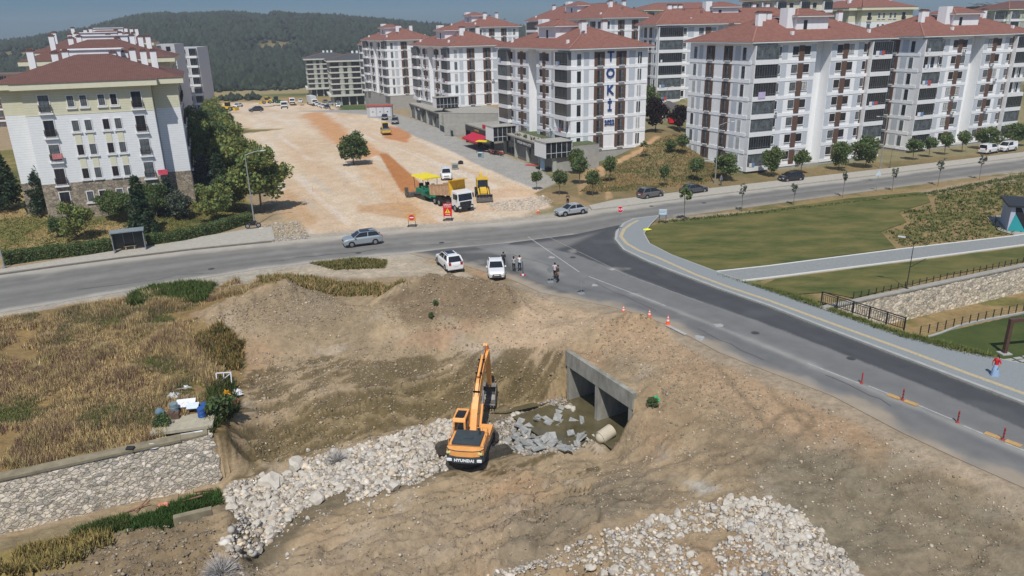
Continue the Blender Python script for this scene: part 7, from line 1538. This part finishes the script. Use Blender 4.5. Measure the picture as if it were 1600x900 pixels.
def post(px, py, label, stripes, plate):
    p = at(px, py, .02); r = empty('marker_post', p, R(-54), label, 'marker post', 'flexible marker posts on the centre line'); k = MB(); n_ = 7
    for i in range(n_): k.cyl((0, 0, .05+i*.11), (0, 0, .05+(i+1)*.11), .05, None, 12, (i % 2) if stripes else 0)
    k.cyl((0, 0, 0), (0, 0, .05), .12, .1, 12, 0); k.build('post', [rdp, mat('dark post band', (.12,.03,.03), .6, .1)] if stripes else [rdp], r)
    if plate: k = MB(); k.box(-1.0, -.15, -.2, .2, 0, .05); k.box(.15, 1.0, -.2, .2, 0, .05); k.build('base_plate', mat('worn yellow plate', (.46,.29,.12), .8, .2, 5), r)
post(1346, 599, 'plain red marker post, first on the centre line from the cones', False, False); post(1410, 625, 'striped marker post on a yellow base, left of two such', True, True); post(1496, 660, 'striped marker post without a yellow base', True, False); post(1567, 687, 'striped marker post on a yellow base at the right end', True, True)
p = at(817, 430, 0); r = empty('marker_post', p, 0, 'thin marker post on a red and white foot beside the man in white shirt', 'marker post'); k = MB(); k.cyl((0, 0, 0), (0, 0, 1.5), .03, None, 8); k.build('post', trim, r); k = MB(); k.box(-.3, .3, -.18, .18, 0, .1, 0); k.box(-.1, .1, -.185, .185, .0, .105, 1); k.build('foot', [rdp, whp], r)
# brown timber pergola frame and slabs by the green lawn
p = at(1569, 553, 0); r = empty('pergola_frame', p, R(8), 'dark brown steel frame standing on the green lawn at the right edge', 'pergola'); bs2 = mat('brown painted steel', (.10,.055,.04), .5, .1, 3)
k = MB(); k.box(-.13, .13, -.13, .13, 0, 2.75); k.build('post', bs2, r); k = MB(); k.box(5.0, 5.26, -.13, .13, 0, 2.75); k.build('post', bs2, r); k = MB(); k.box(-.14, 5.28, -.14, .14, 2.6, 2.86); k.build('beam', bs2, r); k = MB(); k.box(-.4, .4, -.35, .35, 0, .1); k.build('footing', MATS['pale kerb stone'], r)
for i in range(5):
    for jx in range(2):
        p = at(1578+i*14-jx*8, 563-i*2.6+jx*5.5, .05); k = MB(); k.box(-.32, .32, -.22, .22, 0, .07); o = k.build('paving_slab', kerb, loc=(p[0], p[1], 0.02), rz=R(12), bevel=.01); tag(o, 'one of the pale stepping slabs between the pavement and the green lawn', 'paving slab', 'stepping slabs')
# works site bits
p = at(711, 264, 0); k = MB(); k.box(-.6, .6, -.4, .4, .05, 1.0, 0); k.box(-.5, .5, -.42, -.401, .2, .85, 1); o = k.build('generator', [mat('grey green steel box', (.30,.33,.30), .6, .2, 3), mat('vent grille', (.12,.13,.13), .6, .1)], loc=p, rz=.1, bevel=.03); tag(o, 'grey green equipment box standing alone on the works site near the street', 'generator')
p = at(720, 256, 0); k = MB(); k.prism([(-.5, 0), (.5, 0), (.4, .5), (-.1, .65), (-.5, .4)], 'y', -.3, .3); o = k.build('plate_compactor', trim, loc=p, bevel=.03); tag(o, 'small black machine lying beside the equipment box', 'machine')
for i, (px, py) in enumerate(((512,210),(597,296),(622,318),(489,300))):
    k = MB(); k.cyl((0, 0, 0), (0, 0, .9), .025, None, 6); o = k.build('survey_stake', mat('stake wood', (.4,.3,.2), .8, .2), loc=at(px, py, -.05)); tag(o, ['survey stake far up the works site', 'survey stake left of the green paver', 'survey stake in front of the green paver', 'survey stake in the middle of the pale tracks'][i], 'stake')
# café furniture
p = at(757, 238, 0); r = empty('cafe_canopy', p, R(-25), 'yellow market canopy on the café terrace below the red awning', 'canopy'); k = MB(); k.box(-1.6, 1.6, -.8, .8, 2.2, 2.35); k.build('canopy', cn, r)
for x in (-1.5, 1.5):
    for y_ in (-.7, .7): k = MB(); k.cyl((x, y_, 0), (x, y_, 2.2), .04, None, 6); k.build('post', metal_dk, r)
def chair(p, rz, m, label):
    r = empty('cafe_chair', p, rz, label, 'chair', 'café chairs'); k = MB(); k.box(-.22, .22, -.22, .22, .42, .47); k.build('seat', m, r); k = MB(); k.box(-.22, .22, .18, .22, .47, .9); k.build('backrest', m, r)
    for x in (-.19, .19):
        for y_ in (-.19, .19): k = MB(); k.box(x-.02, x+.02, y_-.02, y_+.02, 0, .42); k.build('leg', metal_dk, r)
brn = mat('chair red brown', (.30,.08,.05), .6, .1)
for i in range(10): chair(at(764+i*2.4+(i % 3), 238.5+i*.35+(i % 2)*2.2, 0), random.uniform(0, 6), brn, 'one of the red brown café chairs beside the dark pergola front of the shops')
for i in range(4):
    r = empty('cafe_table', at(767+i*5.5, 239.5+i*.9, 0), 0, 'one of the small café tables among the red brown chairs', 'table', 'café tables'); k = MB(); k.cyl((0, 0, .72), (0, 0, .75), .38, None, 14); k.build('tabletop', whp, r); k = MB(); k.cyl((0, 0, 0), (0, 0, .72), .04, None, 6); k.cyl((0, 0, 0), (0, 0, .03), .25, None, 10); k.build('leg', metal_dk, r)
k = MB(); k.box(-1.1, 1.1, -.5, .5, 0, .02); tag(k.build('door_mat', mat('red mat', (.55,.03,.06), .9, .1), loc=at(830, 258, 0.0), rz=-.5), 'red mat on the pavement before the single storey shops', 'mat')
k = MB(); k.box(-.4, .4, -.1, .1, 0, 2.2, 0); k.box(-.35, .35, -.11, -.101, .4, 2.1, 1); tag(k.build('poster_stand', [whp, mat('pale blue poster', (.35,.5,.6), .6, .2, 4)], loc=at(848, 266, 0), rz=-.4), 'white poster stand before the shop corner', 'sign')
k = MB(); k.box(-.5, .5, -.35, .35, 0, 1.0, 0); k.box(-.45, .45, -.36, -.351, .1, .9, 1); tag(k.build('display_freezer', [mat('pale teal box', (.45,.62,.66), .5, .1), glass2], loc=at(751, 246, 0), rz=-.4, bevel=.03), 'pale teal display box at the street edge of the café', 'freezer')
# gazebo and red canopy between the blocks
x, y, z = gp(1044, 190); z = 3.0; x, y, _ = pt(1044, 165, 168); r = empty('gazebo', (x, y, z), 0, 'dark roofed gazebo between the white blocks', 'gazebo'); k = MB(); k.cyl((0, 0, 3.0), (0, 0, 4.8), 4.3, .3, 8); k.build('roof', mat('gazebo roof', (.10,.09,.085), .8, .15, 2), r)
for i in range(6): a_ = i*1.047; k = MB(); k.cyl((math.cos(a_)*3.6, math.sin(a_)*3.6, -1), (math.cos(a_)*3.6, math.sin(a_)*3.6, 3.0), .12, None, 8); k.build('post', whp, r)
x, y, _ = pt(1057, 172, 160); r = empty('red_canopy', (x, y, 2.0), 0, 'red canopy beside the gazebo between the white blocks', 'canopy'); k = MB(); k.box(-1.6, 1.6, -1, 1, 2.0, 2.9); k.build('canopy', redp, r); k = MB(); k.cyl((-1.4, 0, -.5), (-1.4, 0, 2.0), .06, None, 6); k.cyl((1.4, 0, -.5), (1.4, 0, 2.0), .06, None, 6); k.build('post', galv, r)
# yellow scrap on the pavement
k = MB(); k.add([(-.5, -.2, 0), (.1, -.35, .03), (.6, 0, .02), (.1, .15, .18), (-.4, .3, .04)], [(0, 1, 3), (1, 2, 3), (0, 3, 4), (2, 4, 3)]); tag(k.build('crumpled_sheet', mat('bright yellow plastic', (.75,.75,.05), .5, .1), loc=at(1011, 359, .14)), 'crumpled yellow plastic on the pavement corner by the lawn', 'plastic sheet')

# --- rubbish heap above the stone wall
whpl = mat('white board', (.74,.75,.77), .7, .06, 3); woodm = mat('grey weathered wood', (.40,.36,.30), .85, .2, 5); blu = mat('blue barrel plastic', (.03,.10,.34), .45, .1, 3)
def crump(name, px, py, sx, sy, h, m, label, cat, seed, n=9):
    rng = np.random.default_rng(seed); V = []; F = []
    for j in range(n):
        for i in range(n):
            u, v = i/(n-1)-.5, j/(n-1)-.5; e = max(abs(u), abs(v))*2; V.append((u*sx*(1+.2*math.sin(v*9+seed)), v*sy*(1+.2*math.sin(u*8)), (1-e**3)*h*rng.uniform(.3, 1)+.02))
    for j in range(n-1):
        for i in range(n-1): F.append((j*n+i, j*n+i+1, (j+1)*n+i+1, (j+1)*n+i))
    k = MB(); k.add(V, F); o = k.build(name, m, loc=gp(px, py), rz=rng.uniform(-.5, .5)); return tag(o, label, cat)
p = gp(290, 660); k = MB(); k.box(-1.9, 2.1, -1.1, 1.0, -.2, .06); tag(k.build('concrete_pad', mat('pale pad concrete', al(186,178,156), .9, .15, 2), loc=(p[0]-.1, p[1]-.2, p[2]+.12), rz=R(14), bevel=.03), 'pale concrete pad under the rubbish above the stone wall', 'concrete slab')
def slabt(px, py, a, b, t, m, label, name='board', rx=0, ry=0, rz=0, dz=.25, cat='board'):
    p = gp(px, py); k = MB(); k.box(-a/2, a/2, -b/2, b/2, 0, t); o = k.build(name, m, loc=(p[0], p[1], p[2]+dz)); o.rotation_euler = (rx, ry, rz); tag(o, label, cat); return o
slabt(292, 640, 1.3, .8, .06, whpl, 'white board lying on the pad, left of the blue barrels', rx=.35, rz=.2, dz=.5); slabt(303, 644, .8, .6, .05, mat('pale blue board 2', (.60,.68,.76), .6, .05), 'pale blue board overlapping the white board', rx=.35, rz=.15, dz=.5)
crump('tarpaulin', 271, 622, 1.0, .8, .45, mat('crumpled grey plastic', (.62,.64,.68), .4, .12, 3), 'crumpled grey plastic sheet at the top left of the rubbish heap', 'tarpaulin', 4)
crump('tarpaulin', 236, 702, 1.2, .5, .3, mat('crumpled grey plastic', (.6,.6,.6)), 'crumpled pale plastic sheet on top of the stone wall', 'tarpaulin', 7)
crump('yellow_sack', 353, 623, 1.0, .8, .8, mat('orange yellow cloth', (.80,.38,.02), .7, .12, 3), 'bright orange yellow sack beside the wooden frames', 'sack', 5)
crump('plastic_sheet', 370, 616, .8, .6, .5, whpl, 'white plastic sheet right of the yellow sack', 'plastic sheet', 6); crump('brown_sack', 366, 628, .7, .6, .45, mat('rust brown cloth', (.30,.13,.08), .8, .2, 3), 'rust brown rag below the white plastic sheet', 'sack', 8); crump('plastic_sheet', 289, 606, .6, .4, .25, whpl, 'small white scrap of plastic in the grass above the rubbish heap', 'plastic sheet', 9)
def barrel(px, py, m, label, tip=0, rz=0, r_=.29, h=.88):
    p = gp(px, py); k = MB(); zs = [(0, .95), (.08, 1), (.3, .97), (.33, 1.04), (.36, .97), (.62, .97), (.65, 1.04), (.68, .97), (.95, 1), (1, .93)]; k.loft([[(math.cos(t)*r_*f, math.sin(t)*r_*f, z_*h) for t in [i*math.pi/8 for i in range(16)]] for z_, f in zs]); o = k.build('barrel', m, loc=(p[0], p[1], p[2]+(.05 if not tip else .35)), smooth=False); o.rotation_euler = (tip, 0, rz); tag(o, label, 'barrel')
barrel(317, 655, blu, 'blue barrel standing on the pad, nearer of the two upright ones'); barrel(323, 648, blu, 'blue barrel standing on the pad, farther of the two upright ones'); barrel(250, 650, mat('blue grey drum', (.14,.22,.28), .4, .2, 3), 'blue grey drum lying at the left end of the rubbish heap', 1.4, .6); barrel(274, 648, mat('dusty clear drum', (.20,.26,.28), .3, .2, 3), 'dusty glassy drum left of the white board')
slabt(268, 655, .5, .4, .45, mat('rust brown box', (.13,.08,.06), .9, .2, 3), 'rust brown box under the glassy drum', 'rusty_box', dz=.1, cat='box'); slabt(276, 655, .4, .35, .4, mat('rust brown box', (.1,.1,.1)), 'second rust brown box, right of the first under the glassy drum', 'rusty_box', dz=.1, rz=.3, cat='box')
p = gp(351, 603); fr = empty('window_frame', (p[0], p[1], p[2]+.1), R(6), 'old pale window frame leaning over the yellow sack', 'window frame')
k = MB(); 
for q, w_ in ((((-.55, 0, 0), (.55, 0, 0)), .07), (((-.55, .25, .9), (.55, .25, .9)), .07), (((-.55, 0, 0), (-.55, .25, .9)), .07), (((.55, 0, 0), (.55, .25, .9)), .07), (((0, 0, 0), (0, .25, .9)), .05), (((-.5, .02, .1), (.5, .24, .8)), .05)): k.beam(q[0], q[1], w_)
k.build('frame', whpl, fr)
for i, (px, py, L_, rz_, lb) in enumerate(((283,612,1.6,.2,'grey timber lying at the top of the rubbish heap'), (288,628,1.1,1.5,'short pale plank standing behind the white board'), (340,640,1.5,2.3,'pale stick leaning in the leafy weeds'), (275,686,2.4,.25,'long grey timber rail on top of the stone wall'), (296,682,1.8,.25,'white rail on top of the stone wall'), (357,620,1.2,.5,'timber lying beside the yellow sack'))):
    p = gp(px, py); k = MB(); k.beam((-L_/2, 0, .2), (L_/2, 0, .28), .1, .07); tag(k.build('timber', woodm if i != 4 else whpl, loc=p, rz=rz_), lb, 'timber')
slabt(206, 707, .5, .3, .45, mat('black rubber', (.03,.03,.03), .7, .2), 'small black crate standing on top of the stone wall', 'black_crate', dz=0, rx=.2, cat='crate')
slabt(312, 668, .5, .35, .3, mat('dark jerry can', (.07,.08,.08), .6, .2), 'dark can lying at the edge of the concrete pad', 'jerry_can', dz=.1, cat='can')
# leafy shrub beside the yellow sack
tree('bush', 345, 655, 2.1, .95, 'bright leafy shrub growing beside the blue barrels', None); tree('bush', 254, 668, 1.0, .6, 'small leafy shrub on the wall top left of the pad', None)
for a in ((674,497),(681,478)): 
    p = gp(*a); tree('bush', 0, 0, .5, .28, 'small green plant growing on the spoil heap, %s one' % ('lower' if a[1] > 490 else 'upper'), None, xyz=p)
p = gp(1019, 634); tree('bush', 0, 0, .6, .45, 'straggly green plant right of the culvert', None, xyz=p)
crump('green_bag', 1025, 626, .5, .4, .4, mat('bright green plastic', (.05,.42,.18), .5, .1), 'bright green plastic bag caught on the plant right of the culvert', 'bag', 12)
crump('orange_scrap', 258, 792, 1.0, .5, .35, mat('faded orange cloth', (.62,.26,.16), .8, .15, 3), 'faded orange cloth crumpled at the foot of the stone wall', 'cloth', 13)
for i, (px, py, L_, rz_, lb) in enumerate(((214,798,1.6,.5,'broken brown plank at the foot of the stone wall, left of the orange cloth'), (222,793,1.2,1.3,'short brown stick standing beside the broken plank'), (290,786,2.2,.35,'long reddish pipe at the foot of the stone wall, right of the orange cloth'), (318,770,1.2,.1,'rusty plank near the broken end of the stone wall'))):
    p = gp(px, py); k = MB(); k.beam((-L_/2, 0, .1), (L_/2, 0, .3), .08, .06); tag(k.build('timber', mat('brown scrap wood', (.28,.15,.10), .85, .2, 4), loc=p, rz=rz_), lb, 'timber')
# ---------------------------------------------------------------- the air
k = MB(); k.box(-1750, 950, -60, 1500, -33, 62)
hz = mat('air', (.5,.5,.5)); n_ = hz.node_tree; n_.nodes.clear(); o_ = n_.nodes.new('ShaderNodeOutputMaterial'); pv_ = n_.nodes.new('ShaderNodeVolumePrincipled')
pv_.inputs['Color'].default_value = (.82,.90,1,1); pv_.inputs['Density'].default_value = .00028; pv_.inputs['Anisotropy'].default_value = .0; n_.links.new(pv_.outputs[0], o_.inputs['Volume'])
hb = k.build('haze', hz); tag(hb, 'thin bluish summer haze over the whole town', 'haze', kind='stuff')
